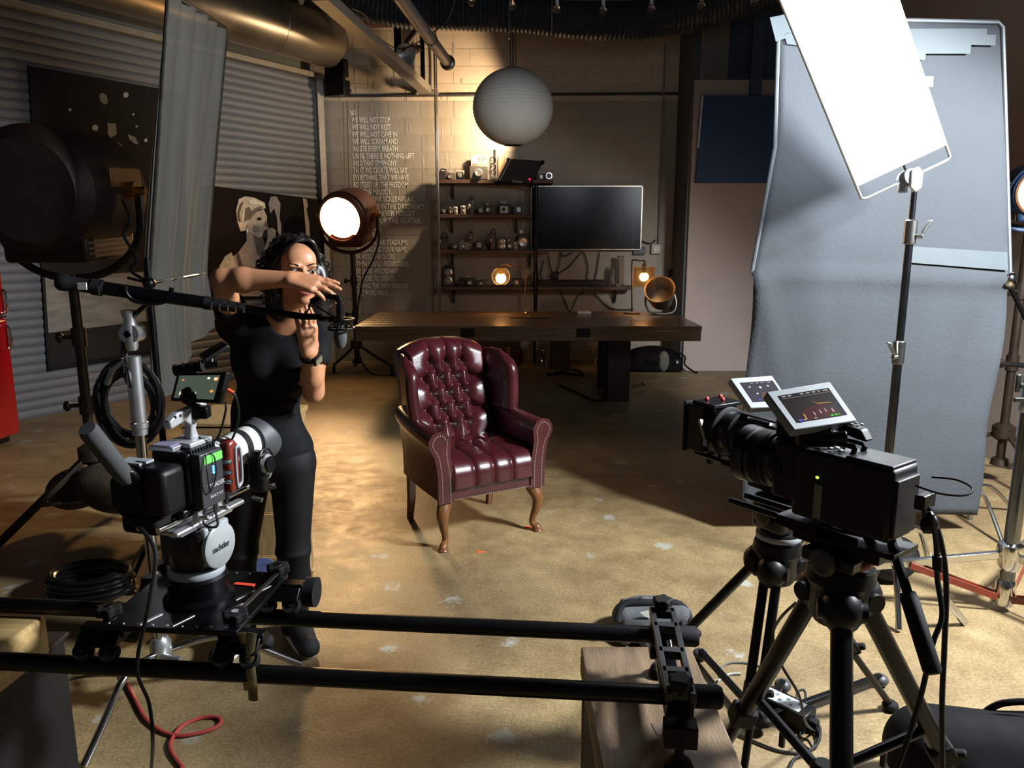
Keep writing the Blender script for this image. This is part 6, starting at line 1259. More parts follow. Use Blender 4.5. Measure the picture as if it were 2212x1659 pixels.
# =============================== RIGHT SIDE: FLAG, PANEL, STANDS ===============================
FLG = M('grey_duvetyne', '393d41', .85, 0, .14, 3.5, .25, 60); FRG = M('flag_frame_grey', '5b6064', .5, .2); TAPE = M('pale_tape', '434b4f', .6, 0, .1, 12)
ftl, ftr, fml, fmr, fbl, fbr = at(1684, 38, 4.22), at(2166, 48, 4.22), at(1624, 590, 4.10), at(2182, 604, 4.10), at(1597, 1090, 4.02), at(2110, 1115, 4.02)
t = thing('floppy_flag', 'tall grey cloth flag on a frame with pale tape strips, right side', 'flag', Vector(((fbl.x + fbr.x) / 2, 4.02, 0)))
rows = []; n1, n2 = 60, 34
for i in range(n1 + 1):
    v = i / n1; row = []
    for j in range(n2 + 1):
        u = j / n2
        if v < .5: p = ftl.lerp(ftr, u).lerp(fml.lerp(fmr, u), v * 2); p.x += .05 * math.sin(v * 2 * math.pi) * (1 - u)
        else: p = fml.lerp(fmr, u).lerp(fbl.lerp(fbr, u), v * 2 - 1)
        w = 0
        if v > .5:
            g = (v - .5) * 2; w = .015 * math.sin(u * 7 + g * 3) * g + .03 * math.exp(-((u - .02 - g * .25) / .05) ** 2) * (1 - g) - .03 * math.exp(-((u - .98 + g * .3) / .06) ** 2) * (1 - g) + .008 * math.sin(g * 14 + u * 3) * g
            p.x += (.012 * math.sin(g * 8)) * (1 if u > .97 or u < .03 else .3)
        else: w = .006 * math.sin(u * 5 + v * 9)
        w += .025 * math.exp(-((v - .505) / .012) ** 2)
        row.append(p + Vector((0, -w, 0)))
    rows.append(row)
mb = MB(); mb.grid(rows); cl = obj('cloth', mb, FLG, t, smooth=180, recalc=False, solid=.004, soff=1)
mb = MB(); mb.tube([fml, fml.lerp(ftl, .5) + Vector((.05, 0, 0)), ftl.lerp(fml, .03), ftl.lerp(ftr, .02), ftl.lerp(ftr, .98), ftr.lerp(fmr, .02), fmr], .011, 8, 1); obj('frame_tube', mb, FRG, t)
mb = MB(); mb.cyl(fml, fmr, .010, n=8); obj('cross_tube', mb, FRG, t)
def flagp(px, py, off=.012):
    z = at(px, py, 4.15).z; Y = 4.22 + (4.10 - 4.22) * min(1, max(0, (ftl.z - z) / (ftl.z - fml.z))) if z > fml.z else 4.10 + (4.02 - 4.10) * (fml.z - z) / (fml.z - fbl.z)
    return at(px, py, Y - off)
for pts in ([(1690, 62), (1740, 70), (1738, 100), (1700, 95)], [(1955, 62), (2132, 62), (2132, 75), (2152, 75), (2150, 98), (2098, 97), (2096, 116), (2000, 116), (1998, 130), (1975, 128)], [(1985, 164), (2017, 164), (2016, 188), (1988, 187)], [(1966, 532), (2176, 545), (2178, 584), (1962, 567)], [(1663, 38), (1700, 30), (1710, 78), (1676, 90)]):
    mb = MB(); mb.poly([flagp(x, y, .018) for x, y in pts]); obj('tape_strip', mb, TAPE, cl, recalc=False, smooth=0, solid=.001)
# stand that carries the flag (behind it)
sp = Vector((fmr.x + .03, 4.25, 0)); mb = MB(); mb.cyl(sp + Vector((0, 0, 0)), Vector((sp.x, sp.y, fmr.z + .3)), .016, n=12); obj('stand_pole', mb, STEEL, t)
mb = MB(); mb.cyl(fmr + Vector((-.03, 0, 0)), fmr + Vector((.06, .15, 0)), .012); mb.ell(fmr + Vector((.0, 0, 0)), (.035, .03, .04)); obj('grip_knob', mb, CHR, t)
for a in (.4, 2.5, 4.6):
    mb = MB(); mb.tube([(sp.x, sp.y, .2), (sp.x + .15 * math.cos(a), sp.y + .15 * math.sin(a), .18), (sp.x + .38 * math.cos(a), sp.y + .38 * math.sin(a), .01)], .011, 8, 4); obj('stand_leg', mb, STEEL, t)
mb = MB(); mb.cyl(at(2183, 622, 4.15), at(2216, 690, 4.15), .012, n=8); obj('brace_arm', mb, BLKM, t); mb = MB(); mb.cyl(at(2152, 785, 4.2), at(2216, 790, 4.2), .014, n=8); obj('brace_arm', mb, BLKM, t)
# framed diffusion cloth; added emission stands in for the lamp light falling on it
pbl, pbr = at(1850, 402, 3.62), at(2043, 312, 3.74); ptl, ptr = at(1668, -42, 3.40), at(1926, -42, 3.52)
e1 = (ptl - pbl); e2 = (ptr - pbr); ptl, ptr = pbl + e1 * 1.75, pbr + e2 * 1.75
t = thing('diffusion_frame', 'blazing white diffusion cloth with added glow in a thin frame, tilted at the upper right', 'diffusion frame', at(1950, 420, 3.66))
mb = MB(); mb.poly([pbl, pbr, ptr, ptl]); obj('diffuser', mb, M('diffuser_added_glow', 'ffffff', .6, emit='eef5ff', estr=12), t, recalc=False, smooth=0)
PF = M('panel_frame', '9a9790', .4, .6)
ex = (pbl - ptl).normalized() * .075; mb = MB(); mb.tube([ptl, pbl, pbl + ex * .85, pbl.lerp(pbr, .03) + ex * .97, pbl.lerp(pbr, .08) + ex, pbl.lerp(pbr, .92) + ex, pbl.lerp(pbr, .97) + ex * .97, pbr + ex * .85, pbr, ptr], .007, 8, 1); mb.cyl(pbl, pbr, .006, n=8); obj('frame_wire', mb, PF, t)
pm = pbl.lerp(pbr, .52); mb = MB(); mb.cyl(pm, pm + ex * 2.0, .0055, n=8); obj('spigot', mb, DSTL, t)
# C-stand that holds it
CB = G(1892, 1268); gh = at(1952, 396, CB.y)
t = thing('panel_stand', 'chrome grip stand holding the bright panel in front of the grey flag', 'stand', Vector((CB.x, CB.y, 0)))
zA, zB_, zC_ = at(1940, 500, CB.y).z, at(1915, 760, CB.y).z, .14
DKC = M('tarnished_chrome', '6f7276', .22, 1, .2, 8)
for a, b, r in ((zC_, zB_, .0195), (zB_, zA, .0165), (zA, gh.z - .02, .0125)):
    mb = MB(); mb.cyl((CB.x, CB.y, a), (CB.x, CB.y, b), r, n=16); obj('riser_tube', mb, DKC, t)
for z, s in ((zA, 1), (zB_, -1)):
    mb = MB(); mb.lathe([(.020, -.055), (.026, -.05), (.026, .045), (.021, .05)], (CB.x, CB.y, z), (0, 0, 1), 18); co = obj('lock_collar', mb, STEEL, t)
    mb = MB(); mb.cyl((CB.x + s * .015, CB.y - .02, z - .02), (CB.x + s * .04, CB.y - .03, z - .02), .010); mb.prism([Vector((CB.x + s * .025, CB.y - .04, z - .01)), Vector((CB.x + s * .045, CB.y - .04, z - .005)), Vector((CB.x + s * .075, CB.y - .04, z + .05)), Vector((CB.x + s * .055, CB.y - .04, z + .045))], (0, .012, 0)); obj('wing_lever', mb, STEEL, co, bev=.003)
mb = MB(); mb.lathe([(.014, -.04), (.022, -.035), (.022, .0), (.014, .005)], gh, (0, 0, 1), 16); mb.cyl(gh + Vector((.0, -.03, .02)), gh + Vector((.02, .03, .02)), .034, n=22); mb.cyl(gh + Vector((.012, -.055, .025)), gh + Vector((.016, -.03, .025)), .034, n=22); obj('grip_head', mb, ALU, t)
mb = MB(); mb.prism([gh + Vector((x, -.06, z)) for x, z in ((.0, .05), (.03, .065), (.05, .04), (.05, -.02), (.025, -.04), (.0, -.02))], (0, .014, 0)); obj('grip_handle', mb, WHT, t, bev=.005)
mb = MB(); mb.lathe([(.028, -.04), (.036, -.03), (.036, .05), (.026, .06)], (CB.x, CB.y, .2), (0, 0, 1), 16); mb.box((CB.x + .05, CB.y - .02, .24), (.07, .02, .03), rotm(0, -30, 0)); obj('leg_hub', mb, ALU, t)
for q in (Vector((.33, .14, 0)), Vector((-.10, -.42, 0)), Vector((-.36, .2, 0))):
    h0 = Vector((CB.x, CB.y, .22 if q.x > 0 else .19)); mb = MB(); mb.tube([h0, h0 + q * .35 + Vector((0, 0, .04)), h0 + q * .62 + Vector((0, 0, .04)), h0 + q * .78 - Vector((0, 0, .02)), Vector((CB.x + q.x, CB.y + q.y, .012))], .013, 10, 5); obj('leg', mb, CHR, t)
mb = MB(); mb.ell((CB.x - .13, CB.y + .02, .12), (.15, .10, .12), rotm(0, 14, 0), 18, 12); mb.ell((CB.x + .10, CB.y + .08, .11), (.13, .10, .11), rotm(0, -12, 0), 18, 12); obj('sandbag', mb, M('sandbag_black', '0d0d0f', .8, 0, .2, 20, .3, 90), label='black sandbag over the legs of the panel stand', category='sandbag')
# folding roller stand at the right edge, with orange braces
RS = G(2166, 1318); t = thing('roller_stand', 'tall chrome stand with orange leg braces at the right edge', 'stand', Vector((RS.x, RS.y, 0)))
zc1 = at(2205, 830, RS.y).z
mb = MB(); mb.cyl((RS.x, RS.y, .08), (RS.x, RS.y, zc1 - .1), .031, n=20); obj('lower_tube', mb, DKC, t)
mb = MB(); mb.cyl((RS.x, RS.y, zc1 - .12), (RS.x, RS.y, 2.2), .022, n=18); obj('upper_tube', mb, DKC, t)
mb = MB(); mb.lathe([(.034, -.12), (.04, -.11), (.04, -.08), (.036, -.07), (.036, .03), (.03, .04)], (RS.x, RS.y, zc1), (0, 0, 1), 18); cb_ = obj('lock_collar', mb, STEEL, t)
mb = MB(); mb.cyl((RS.x - .03, RS.y - .02, zc1), (RS.x - .075, RS.y - .03, zc1), .012); mb.box((RS.x - .08, RS.y - .03, zc1 + .01), (.02, .012, .075)); mb.box((RS.x - .055, RS.y - .03, zc1 - .06), (.07, .012, .02)); obj('tee_handle', mb, DSTL, cb_, bev=.004)
mb = MB(); mb.lathe([(.03, 0), (.045, .02), (.055, .08), (.05, .12), (.034, .13)], (RS.x, RS.y, .19), (0, 0, 1), 20); obj('leg_hub', mb, CHR, t); mb = MB(); mb.lathe([(.036, 0), (.04, .01), (.04, .1), (.03, .12)], (RS.x, RS.y, .03), (0, 0, 1), 20); obj('brace_hub', mb, CHR, t)
zl_ = .26
lf = [G(1775, 1300) + Vector((.0, .0, .0)), RS + Vector((.35, -.75, 0)), RS + Vector((.55, .55, 0))]
for q in lf:
    q = Vector((q.x, q.y, 0)); h0 = Vector((RS.x, RS.y, zl_)); dd = (q - Vector((RS.x, RS.y, 0))); dd = dd.normalized() * .80
    mb = MB(); mb.beam(h0 + dd * .06, h0 + dd * .9 + Vector((0, 0, -.10)), .026, .032); mb.beam(h0 + dd * .88 + Vector((0, 0, -.09)), h0 + dd * 1.0 + Vector((0, 0, -zl_ + .01)), .02, .026); obj('leg', mb, CHR, t, bev=.003)
    sd = Vector((-dd.y, dd.x, 0)).normalized() * .02
    for s in (-1, 1):
        mb = MB(); mb.beam(Vector((RS.x, RS.y, .07)) + sd * s + dd * .05, h0 + dd * .52 + sd * s + Vector((0, 0, -.06)), .008, .03); obj('orange_brace', mb, ORG, t, bev=.002)
mb = MB(); a = G(2045, 1296, .14); b = G(2084, 1350); mb.beam(a, b + Vector((0, 0, .008)), .02, .028); obj('steel_leg', mb, CHR, t, bev=.003)
# lamp peeking out at the right edge
c = at(2238, 412, 4.9); t7, b7 = fresnel('edge_fresnel', 'warm lit fresnel lamp just showing at the right edge behind the flag', c, Vector((-.30, -.95, -.1)), .17, .32, (c.x, c.y + .02), 30, M('fresnel_blue', '2b3f5e', .45, .2), hubz=.36)
for a in (.5, 2.6, 4.7):
    mb = MB(); mb.tube([b7 + Vector((0, 0, .36)), b7 + Vector((.2 * math.cos(a), .2 * math.sin(a), .25)), b7 + Vector((.42 * math.cos(a), .42 * math.sin(a), .012))], .014, 8, 4); obj('stand_leg', mb, DKB, t7)

# =============================== TRIPODS AND CAMERAS (right) ===============================
def tripod(label, hub, feet, legr, tubes, headh, sp_z, name='tripod'):
    t = thing(name, label, 'tripod', (hub.x, hub.y, 0)); mb = MB(); mb.lathe([(.05, -.10), (.062, -.08), (.062, -.02), (.075, .0), (.07, .03)], hub, (0, 0, 1), 20); obj('bowl', mb, BLK, t)
    for q in feet:
        dd = Vector((q.x - hub.x, q.y - hub.y, 0)).normalized(); a = hub + dd * .06 + Vector((0, 0, -.05)); sd = Vector((-dd.y, dd.x, 0)) * (.018 if tubes > 1 else 0)
        mb = MB(); mb.ell(a, (.045, .045, .05), n=14, m=10); mb.cyl(a - sd.normalized() * .05 if tubes > 1 else a - Vector((-dd.y, dd.x, 0)) * .05, a + Vector((-dd.y, dd.x, 0)) * .05, .022, n=12); lg_ = obj('leg_joint', mb, BLK, t)
        for s in ((-1, 1) if tubes > 1 else (0,)):
            mb = MB(); mb.cyl(a + sd * s, a.lerp(q, .55) + sd * s, legr, n=14); obj('leg_tube', mb, BLKM, lg_)
        mb = MB(); mb.cyl(a.lerp(q, .5), q + Vector((0, 0, .02)), legr * .8, n=14); obj('lower_leg', mb, BLKM, lg_)
        m_ = a.lerp(q, .54); mb = MB(); dv = (q - a).normalized(); mb.box(m_, (.06, .05, .06), frame(dv)); mb.cyl(m_, m_ + Vector((.05, -.02, .01)), .012, n=10); obj('leg_clamp', mb, BLKR, lg_, bev=.006)
        mb = MB(); mb.ell(q + Vector((0, 0, .018)), (.028, .028, .018), n=12, m=8); obj('rubber_foot', mb, BLKR, lg_)
    if sp_z:
        cs = Vector((hub.x, hub.y, sp_z)); mb = MB(); mb.lathe([(.02, -.03), (.03, -.02), (.03, .02), (.02, .03)], cs, (0, 0, 1), 14); sp_ = obj('spreader_hub', mb, BLK, t)
        for q in feet:
            f = (hub.z - sp_z * 1.15) / hub.z; e = hub.lerp(q, f); mb = MB(); mb.cyl(cs, e, .0125, n=10); mid = cs.lerp(e, .6); mb.cyl(mid, mid + Vector((0, 0, -.05)), .008, n=8); obj('spreader_arm', mb, BLKM, sp_)
    return t
HA = Vector((.722, 1.58, .89)); tA = tripod('near black tripod with thick single-tube legs at the lower right', HA, [Vector((.56, 1.02, 0)), Vector((.535, 1.99, 0)), Vector((1.28, 1.74, 0))], .0225, 1, .1, .40)
HB = Vector((.815, 2.22, .68)); tB = tripod('far black tripod with paired tube legs under the second camera', HB, [Vector((.672, 1.99, 0)), Vector((.44, 2.56, 0)), Vector((1.32, 2.42, 0))], .0145, 2, .1, 0)
# head A + camera A
dA = Vector((-.60, .80, 0)).normalized(); rA = Vector((dA.y, -dA.x, 0))
def camT(c, d): r = Vector((d.y, -d.x, 0)); return Matrix.Translation(c) @ Matrix((r, d, (0, 0, 1))).transposed().to_4x4()
def fhead(t, base, d, h, mat, ringc):
    T = camT(base, d); mb = MB(T); mb.lathe([(.058, 0), (.066, .015), (.066, .03), (.06, .04)], (0, 0, 0), (0, 0, 1), 26); obj('pan_base', mb, mat, t)
    mb = MB(T); mb.lathe([(.0665, .012), (.0675, .014), (.0675, .026), (.0665, .028)], (0, 0, 0), (0, 0, 1), 26, cap=False); obj('ring_band', mb, ringc, t)
    mb = MB(T); mb.box((0, 0, h * .62), (.13, .12, h * .72)); mb.lathe([(.058, .03), (.062, h * .5), (.056, h)], (0, 0, 0), (0, 0, 1), 24); hb_ = obj('head_body', mb, mat, t, bev=.018, seg=3)
    mb = MB(T); mb.lathe([(.026, 0), (.030, .006), (.030, .014), (.022, .018)], (-.064, .0, h * .6), (-1, 0, 0), 20); obj('tilt_dial', mb, DSTL, hb_)
    mb = MB(T); mb.box((0, .0, h + .012), (.08, .20, .024)); obj('camera_plate', mb, BLKM, t, bev=.004); return t, T
hA, TA = fhead(tA, HA + Vector((0, 0, .03)), dA, .04, M('head_black', ''), M('red_ring', '7a1f1c', .4))
hB, TB = fhead(tB, HB + Vector((0, 0, .03)), Vector((-.5, .866, 0)), .155, M('head_black', ''), GRYP)
# pan handle of head A
a = at(1912, 1128, 1.50); b = at(2008, 1430, 1.32); t = tA; mb = MB(); mb.cyl(HA + Vector((.03, -.03, .09)), a, .010, n=10); mb.cyl(a, b, .0095, n=12); obj('pan_handle', mb, BLKM, t)
dv = (b - a).normalized(); mb = MB(); mb.lathe([(.014, -.13), (.017, -.12), (.017, .015), (.013, .022)], b, dv, 16); obj('grip', mb, BLKR, t); mb = MB(); mb.lathe([(.013, -.02), (.018, -.01), (.018, .01), (.013, .02)], a, dv, 12); obj('clamp_joint', mb, STEEL, t)
# camera A
KA = HA + Vector((0, 0, .03 + .07 + .024 + .09)) - rA * .01; T = camT(KA + dA * .0, dA); t = thing('video_camera', 'black video camera with a square rear box on the near tripod', 'camera', HA + Vector((0, 0, .16)))
CB1 = M('cam_black_matte', '070809', .5, 0, .2, spec=.35)
mb = MB(T); mb.box((0, -.015, -.005), (.105, .22, .155)); mb.box((0, .12, .01), (.10, .06, .13)); bd = obj('body', mb, CB1, t, bev=.010)
mb = MB(T); mb.box((0, -.07, .072), (.095, .10, .012)); mb.box((0, -.127, -.01), (.09, .01, .12)); obj('rear_lid', mb, CB1, bd, bev=.003)
mb = MB(T)
for k in range(7): mb.ell((-.02 + .012 * (k % 3), .055 - .008 * k, .078), (.006, .006, .004), n=8, m=5)
obj('dial_cluster', mb, GRYP, bd, kind='stuff')
mb = MB(T); mb.tube([(.02, -.02, .075), (.02, -.02, .092), (.02, .03, .092), (-.02, .03, .092), (-.02, -.02, .092), (-.02, -.02, .075)], .006, 8, 3); obj('strap_ring', mb, BLK, bd)
mb = MB(T); mb.box((-.0535, .03, -.035), (.002, .018, .075)); obj('side_label', mb, M('label_grey', '6a665c', .6), bd)
mb = MB(T); mb.ell((-.0535, .035, .018), (.002, .004, .003), n=8, m=5); obj('green_light', mb, M('green_led', 'a8ff40', .3, emit='a0ff30', estr=4), bd)
mb = MB(T); mb.prism([Vector((-.016, .17, 0.078)), Vector((-.016, .17, 0.123)), Vector((-.016, .13, 0.143)), Vector((-.016, -.03, 0.130)), Vector((-.016, -.045, 0.106)), Vector((-.016, -.02, 0.108)), Vector((-.016, .04, 0.120)), Vector((-.016, .06, 0.103)), Vector((-.016, .06, 0.073)), Vector((-.016, .17, 0.073))], (.032, 0, 0)); hd = obj('top_handle', mb, CB1, t, bev=.006)
mb = MB(T)
for k in range(12): mb.cyl((-.008 + .016 * (k % 2), -.02 + .013 * (k // 2), .134 + .001 * k * .3), (-.008 + .016 * (k % 2), -.02 + .013 * (k // 2), .1375 + .001 * k * .3), .003, n=6)
obj('grip_stud', mb, GRYP, hd, kind='stuff')
TLn = T @ Matrix.Translation((0, .09 * .40, 0)) @ Matrix.Diagonal((1, .60, 1, 1))
mb = MB(TLn); mb.lathe([(.04, .14), (.055, .15), (.055, .19), (.058, .195), (.058, .225), (.064, .23), (.064, .30), (.060, .305), (.066, .31), (.068, .36), (.055, .365), (.050, .34)], (0, 0, .015), (0, 1, 0), 40); ln = obj('lens', mb, M('lens_black', '121315', .32, .1), t)
for a_, b_, r in ((.155, .185, .0563), (.24, .285, .0653)):
    mb = MB(TLn); mb.lathe([(r - .003, a_), (r, a_ + .001), (r, b_ - .001), (r - .003, b_)], (0, 0, .015), (0, 1, 0), 40, cap=False); obj('zoom_ring', mb, BLKR, ln)
for a_, b_, r in ((.198, .206, .0588), (.312, .318, .0668)):
    mb = MB(TLn); mb.lathe([(r - .003, a_), (r, a_ + .001), (r, b_ - .001), (r - .003, b_)], (0, 0, .015), (0, 1, 0), 40, cap=False); obj('lens_band', mb, DSTL, ln)
mb = MB(T)
for xx in (-.03, .03): mb.cyl((xx, -.05, -.105), (xx, .27, -.105), .0075, n=12)
obj('support_rods', mb, BLKM, t)
mb = MB(T); mb.box((0, .08, -.105), (.10, .10, .024)); mb.prism([Vector((-.05, .1, -.12)), Vector((-.05, -.14, -.1)), Vector((-.05, -.14, -.112)), Vector((-.05, .06, -.119))], (.1, 0, 0)); obj('base_plate', mb, BLKM, t, bev=.004)
mb = MB(T); mb.tube([(.04, -.155, .05), (.045, -.20, .055), (.03, -.235, .05), (.0, -.235, .042), (-.02, -.20, .04), (-.025, -.155, .045)], .0022, 6, 6); obj('antenna_loop', mb, BLKM, t)
mb = MB(T); mb.box((.0, -.165, .012), (.05, .02, .03)); obj('plug_block', mb, BLK, t, bev=.003)
for pts, lab, r_ in (([T @ Vector((.04, -.15, -.06)), at(2010, 1110, 1.42), at(2022, 1170, 1.42), at(2025, 1250, 1.42), at(2035, 1330, 1.40), at(2015, 1390, 1.38), at(1990, 1500, 1.36), at(1960, 1600, 1.34), at(1930, 1680, 1.32)], 'black cable with a ferrite bead hanging right of the near camera', .0055), ([T @ Vector((.05, -.15, -.07)), at(2000, 1090, 1.44), at(2030, 1160, 1.44), at(2044, 1260, 1.44), at(2040, 1400, 1.42), at(2035, 1520, 1.40), at(2036, 1680, 1.38)], 'black cable hanging straight down right of the near camera', .0055)):
    mb = MB(); mb.tube(pts, r_, 8, 8); co = obj('hanging_cable', mb, CABLE, label=lab, category='cable')
    if 'ferrite' in lab:
        pass
mb = MB(); mb.cyl(at(2024, 1200, 1.42), at(2025, 1232, 1.42), .009, n=14); obj('ferrite_bead', mb, BLK, label='black ferrite bead clipped on the hanging camera cable', category='bead', bev=.002)
mb = MB(); mb.ell(at(2008, 1132, 1.43), (.018, .014, .02), n=14, m=10); obj('cable_clip', mb, BLK, label='round black cable clip behind the near camera', category='clip')
SCRM = lambda n: EM(n[0], n[1], n[2])
FRAMEG = M('monitor_grey', '6f7477', .45, 0, .04)
q = [at(1655, 846, 1.60), at(1793, 824, 1.66), at(1852, 908, 1.58), at(1716, 930, 1.52)]
monitor('camera_monitor', 'grey framed monitor on the near camera showing the dark red chair', q, .022, FRAMEG, EM('dusk', '2a1a1c', .5), (.11, .15, .91, .84), [([[(.22, 1), (.2, .72), (.35, .55), (.65, .5), (.85, .62), (.9, 1)]], EM('wine', '5a1a1e', .5)), ([disc(.42, .8, .012, 6), disc(.55, .76, .012, 7), disc(.66, .74, .012, 6), disc(.79, .78, .016, 5)], EM('pinkglint', 'e8b8b0', .8)), ([[(.50, .33), (.60, .46), (.86, .50), (.86, .52), (.6, .49)], rct(.2, .75, .23, .95)], EM('ambery', 'd89a50', .8)), ([rct(.05, .05, .13, .085), rct(.16, .05, .23, .085), rct(.40, .05, .47, .085), rct(.52, .05, .59, .085), rct(.64, .05, .70, .085), rct(.75, .05, .79, .085), rct(.85, .05, .95, .085), rct(.06, .93, .12, .96), rct(.15, .93, .2, .96), rct(.36, .93, .41, .96), rct(.04, .14, .96, .148)], EM('hud', 'd8d8d8', .7)), ([rct(.68, .92, .74, .97), rct(.76, .92, .82, .97), rct(.84, .92, .86, .97)], EM('green', '40e030', .9)), ([[(.06, 1), (.09, .9), (.14, 1)]], EM('violet', '6040e0', .9))])
mb = MB(); c_ = at(1790, 928, 1.56); mb.cyl(c_, at(1800, 950, 1.56), .006); mb.box(at(1760, 945, 1.57), (.075, .03, .035)); mb.cyl(at(1790, 945, 1.56), at(1830, 940, 1.55), .010); obj('monitor_arm', mb, BLKM, t, bev=.003)
mb = MB(); mb.tube([at(1752, 925, 1.58), at(1760, 945, 1.58), at(1775, 948, 1.57)], .003, 6, 5); obj('monitor_wire', mb, CABLE, t)
# camera B
dB = Vector((-.5, .866, 0)); KB = HB + Vector((0, 0, .03 + .17 + .03 + .085)); T = camT(KB - dB * .06, dB); t = thing('matte_box_camera', 'second black cinema camera with a matte box, beyond the near camera', 'camera', HB + Vector((0, 0, .22)))
mb = MB(T); mb.box((0, -.04, 0), (.12, .20, .15)); obj('body', mb, CB1, t, bev=.01)
mb = MB(T); mb.lathe([(.045, .05), (.055, .06), (.055, .12), (.062, .125), (.062, .20), (.058, .21), (.066, .22), (.066, .29), (.05, .295)], (0, 0, .01), (0, 1, 0), 36); ln = obj('lens', mb, M('lens_black', ''), t)
mb = MB(T); mb.lathe([(.068, .22), (.074, .225), (.074, .245), (.068, .25)], (0, 0, .01), (0, 1, 0), 40, cap=False); obj('focus_gear', mb, BLKR, ln)
mb = MB(T); mb.lathe([(.068, .28), (.08, .285), (.082, .32), (.07, .325)], (0, 0, .01), (0, 1, 0), 36); mxo = obj('matte_box_ring', mb, CB1, t)
mb = MB(T)
for s in (-1, 1): mb.box((s * .072, .365, .012), (.012, .08, .15)); mb.box((0, .365, .012 + s * .07), (.155, .08, .012))
obj('matte_box_hood', mb, CB1, t, bev=.004)
mb = MB(T); mb.box((0, .405, .012), (.17, .012, .17)); obj('matte_box_front', mb, BLKR, t, bev=.004)
mb = MB(T); mb.box((0, .34, .095), (.13, .10, .012)); mb.cyl((-.05, .30, .083), (-.05, .40, .083), .009); mb.cyl((-.02, .30, .083), (-.02, .40, .083), .009); obj('french_flag', mb, M('flag_black', '141516', .3, .3), t, bev=.002)
mb = MB(T)
for x, y in ((-.03, .36), (.01, .33), (.04, .37)): mb.ell((x, y, .106), (.008, .008, .008), n=8, m=6)
obj('red_screw', mb, M('red_screw', 'b43a34', .4), t)
mb = MB(T); mb.beam((-.085, .33, .05), (-.085, .30, -.01), .012, .012); mb.cyl((-.085, .30, -.01), (-.09, .295, -.03), .009); obj('side_lever', mb, STEEL, t)
mb = MB(T); mb.box((0, .16, .082), (.03, .16, .006)); mb.box((.0, .02, .09), (.07, .1, .02)); obj('cheese_plate', mb, DSTL, t, bev=.002)
mb = MB(T); mb.cyl((.0, .03, .10), (.0, .04, .16), .012); mb.ell((0, .04, .14), (.025, .025, .025)); obj('monitor_mount', mb, BLK, t)
mb = MB(T)
for xx in (-.03, .03): mb.cyl((xx, -.1, -.085), (xx, .40, -.085), .0075, n=12)
obj('support_rods', mb, BLKM, t)
mb = MB(T); mb.box((0, .30, -.05), (.05, .012, .06)); mb.box((0, .22, -.088), (.09, .10, .008)); mb.box((0, .36, -.10), (.02, .02, .04)); obj('rod_bracket', mb, BLKM, t, bev=.002)
mb = MB(T); mb.box((0, -.02, -.09), (.09, .18, .02)); obj('base_plate', mb, BLKM, t, bev=.003)
q = [at(1577, 817, 2.27), at(1668, 811, 2.32), at(1712, 876, 2.23), at(1622, 882, 2.18)]
monitor('second_monitor', 'smaller silver framed monitor behind, on the matte box camera', q, .022, M('monitor_silver', '85898c', .4, 0, .04), EM('lilacgrey', '5a5566', .6), (.14, .17, .93, .82), [([disc(.5, .3, .04), disc(.2, .25, .03), disc(.3, .6, .03), disc(.75, .25, .03)], EM('pale', 'e8e8f0', 1)), ([[(.3, .95), (.45, .55), (.8, .6), (.9, .95)]], EM('tan', '8a7058', .6)), ([disc(.25, .9, .05, 1)], EM('blueish', '5868d0', .8)), ([rct(.3, .06, .36, .1), rct(.45, .06, .52, .1), rct(.6, .06, .66, .1), rct(.8, .06, .88, .1)], MATS['scr_hud'])])
# pale tape label hanging off the flag's foot behind the tripod
# =============================== FLOOR THINGS (right) ===============================
q = G(1685, 1545); R_ = rotm(0, 0, -47); t = thing('power_adapter', 'black power brick with a white label on the floor under the tripods', 'adapter', (q.x, q.y, 0))
mb = MB(); mb.box((q.x, q.y, .032), (.215, .085, .064), R_); obj('case', mb, BLK, t, bev=.006); mb = MB(); mb.box((q.x, q.y, .0645), (.155, .062, .001), R_); lb = obj('label', mb, M('label_white', 'cfd6d8', .5), t)
mb = MB()
for k in range(7): mb.box((q + R_ @ Vector((-.06 + .02 * k, .012 * (-1) ** k, .0653))), (.012, .022 - .002 * k, .0006), R_)
obj('label_print', mb, M('label_ink', '6c7276', .6), lb, kind='stuff')
mb = MB(); mb.box(q + R_ @ Vector((.118, 0, .03)), (.03, .03, .025), R_); obj('plug', mb, BLKR, t, bev=.004)
def floorcab(pts, r, lab, mat=CABLE, z=None):
    mb = MB(); mb.tube([G(x, y) + Vector((0, 0, r + .002 + (z[i] if z else 0))) for i, (x, y) in enumerate(pts)], r, 7, 8); return obj('floor_cable', mb, mat, label=lab, category='cable')
floorcab([(1733, 1560), (1720, 1535), (1722, 1515), (1736, 1512), (1738, 1535), (1728, 1590), (1745, 1610), (1760, 1620), (1770, 1590), (1740, 1545), (1690, 1500)], .0045, 'thin black cable looping round the end of the power brick', z=[.03, .02, .03, .03, .02, 0, .01, 0, .02, .03, .0])
floorcab([(1745, 1562), (1765, 1580), (1768, 1605), (1745, 1630), (1715, 1645), (1700, 1680)], .0055, 'thick black cable curving out at the bottom beside the tripod leg')
floorcab([(1580, 1585), (1620, 1602), (1680, 1625), (1730, 1632)], .0045, 'black cable crossing the floor between the tripod legs')
floorcab([(1560, 1470), (1555, 1450), (1575, 1435), (1620, 1436), (1655, 1450), (1666, 1480)], .004, 'grey cable looping behind the far tripod leg', M('grey_cable', '5c5c58', .5))
floorcab([(1532, 1492), (1550, 1475), (1575, 1460), (1600, 1458)], .0045, 'pale grey cable beside the wooden box', M('pale_grey_cable', '8f918c', .5))
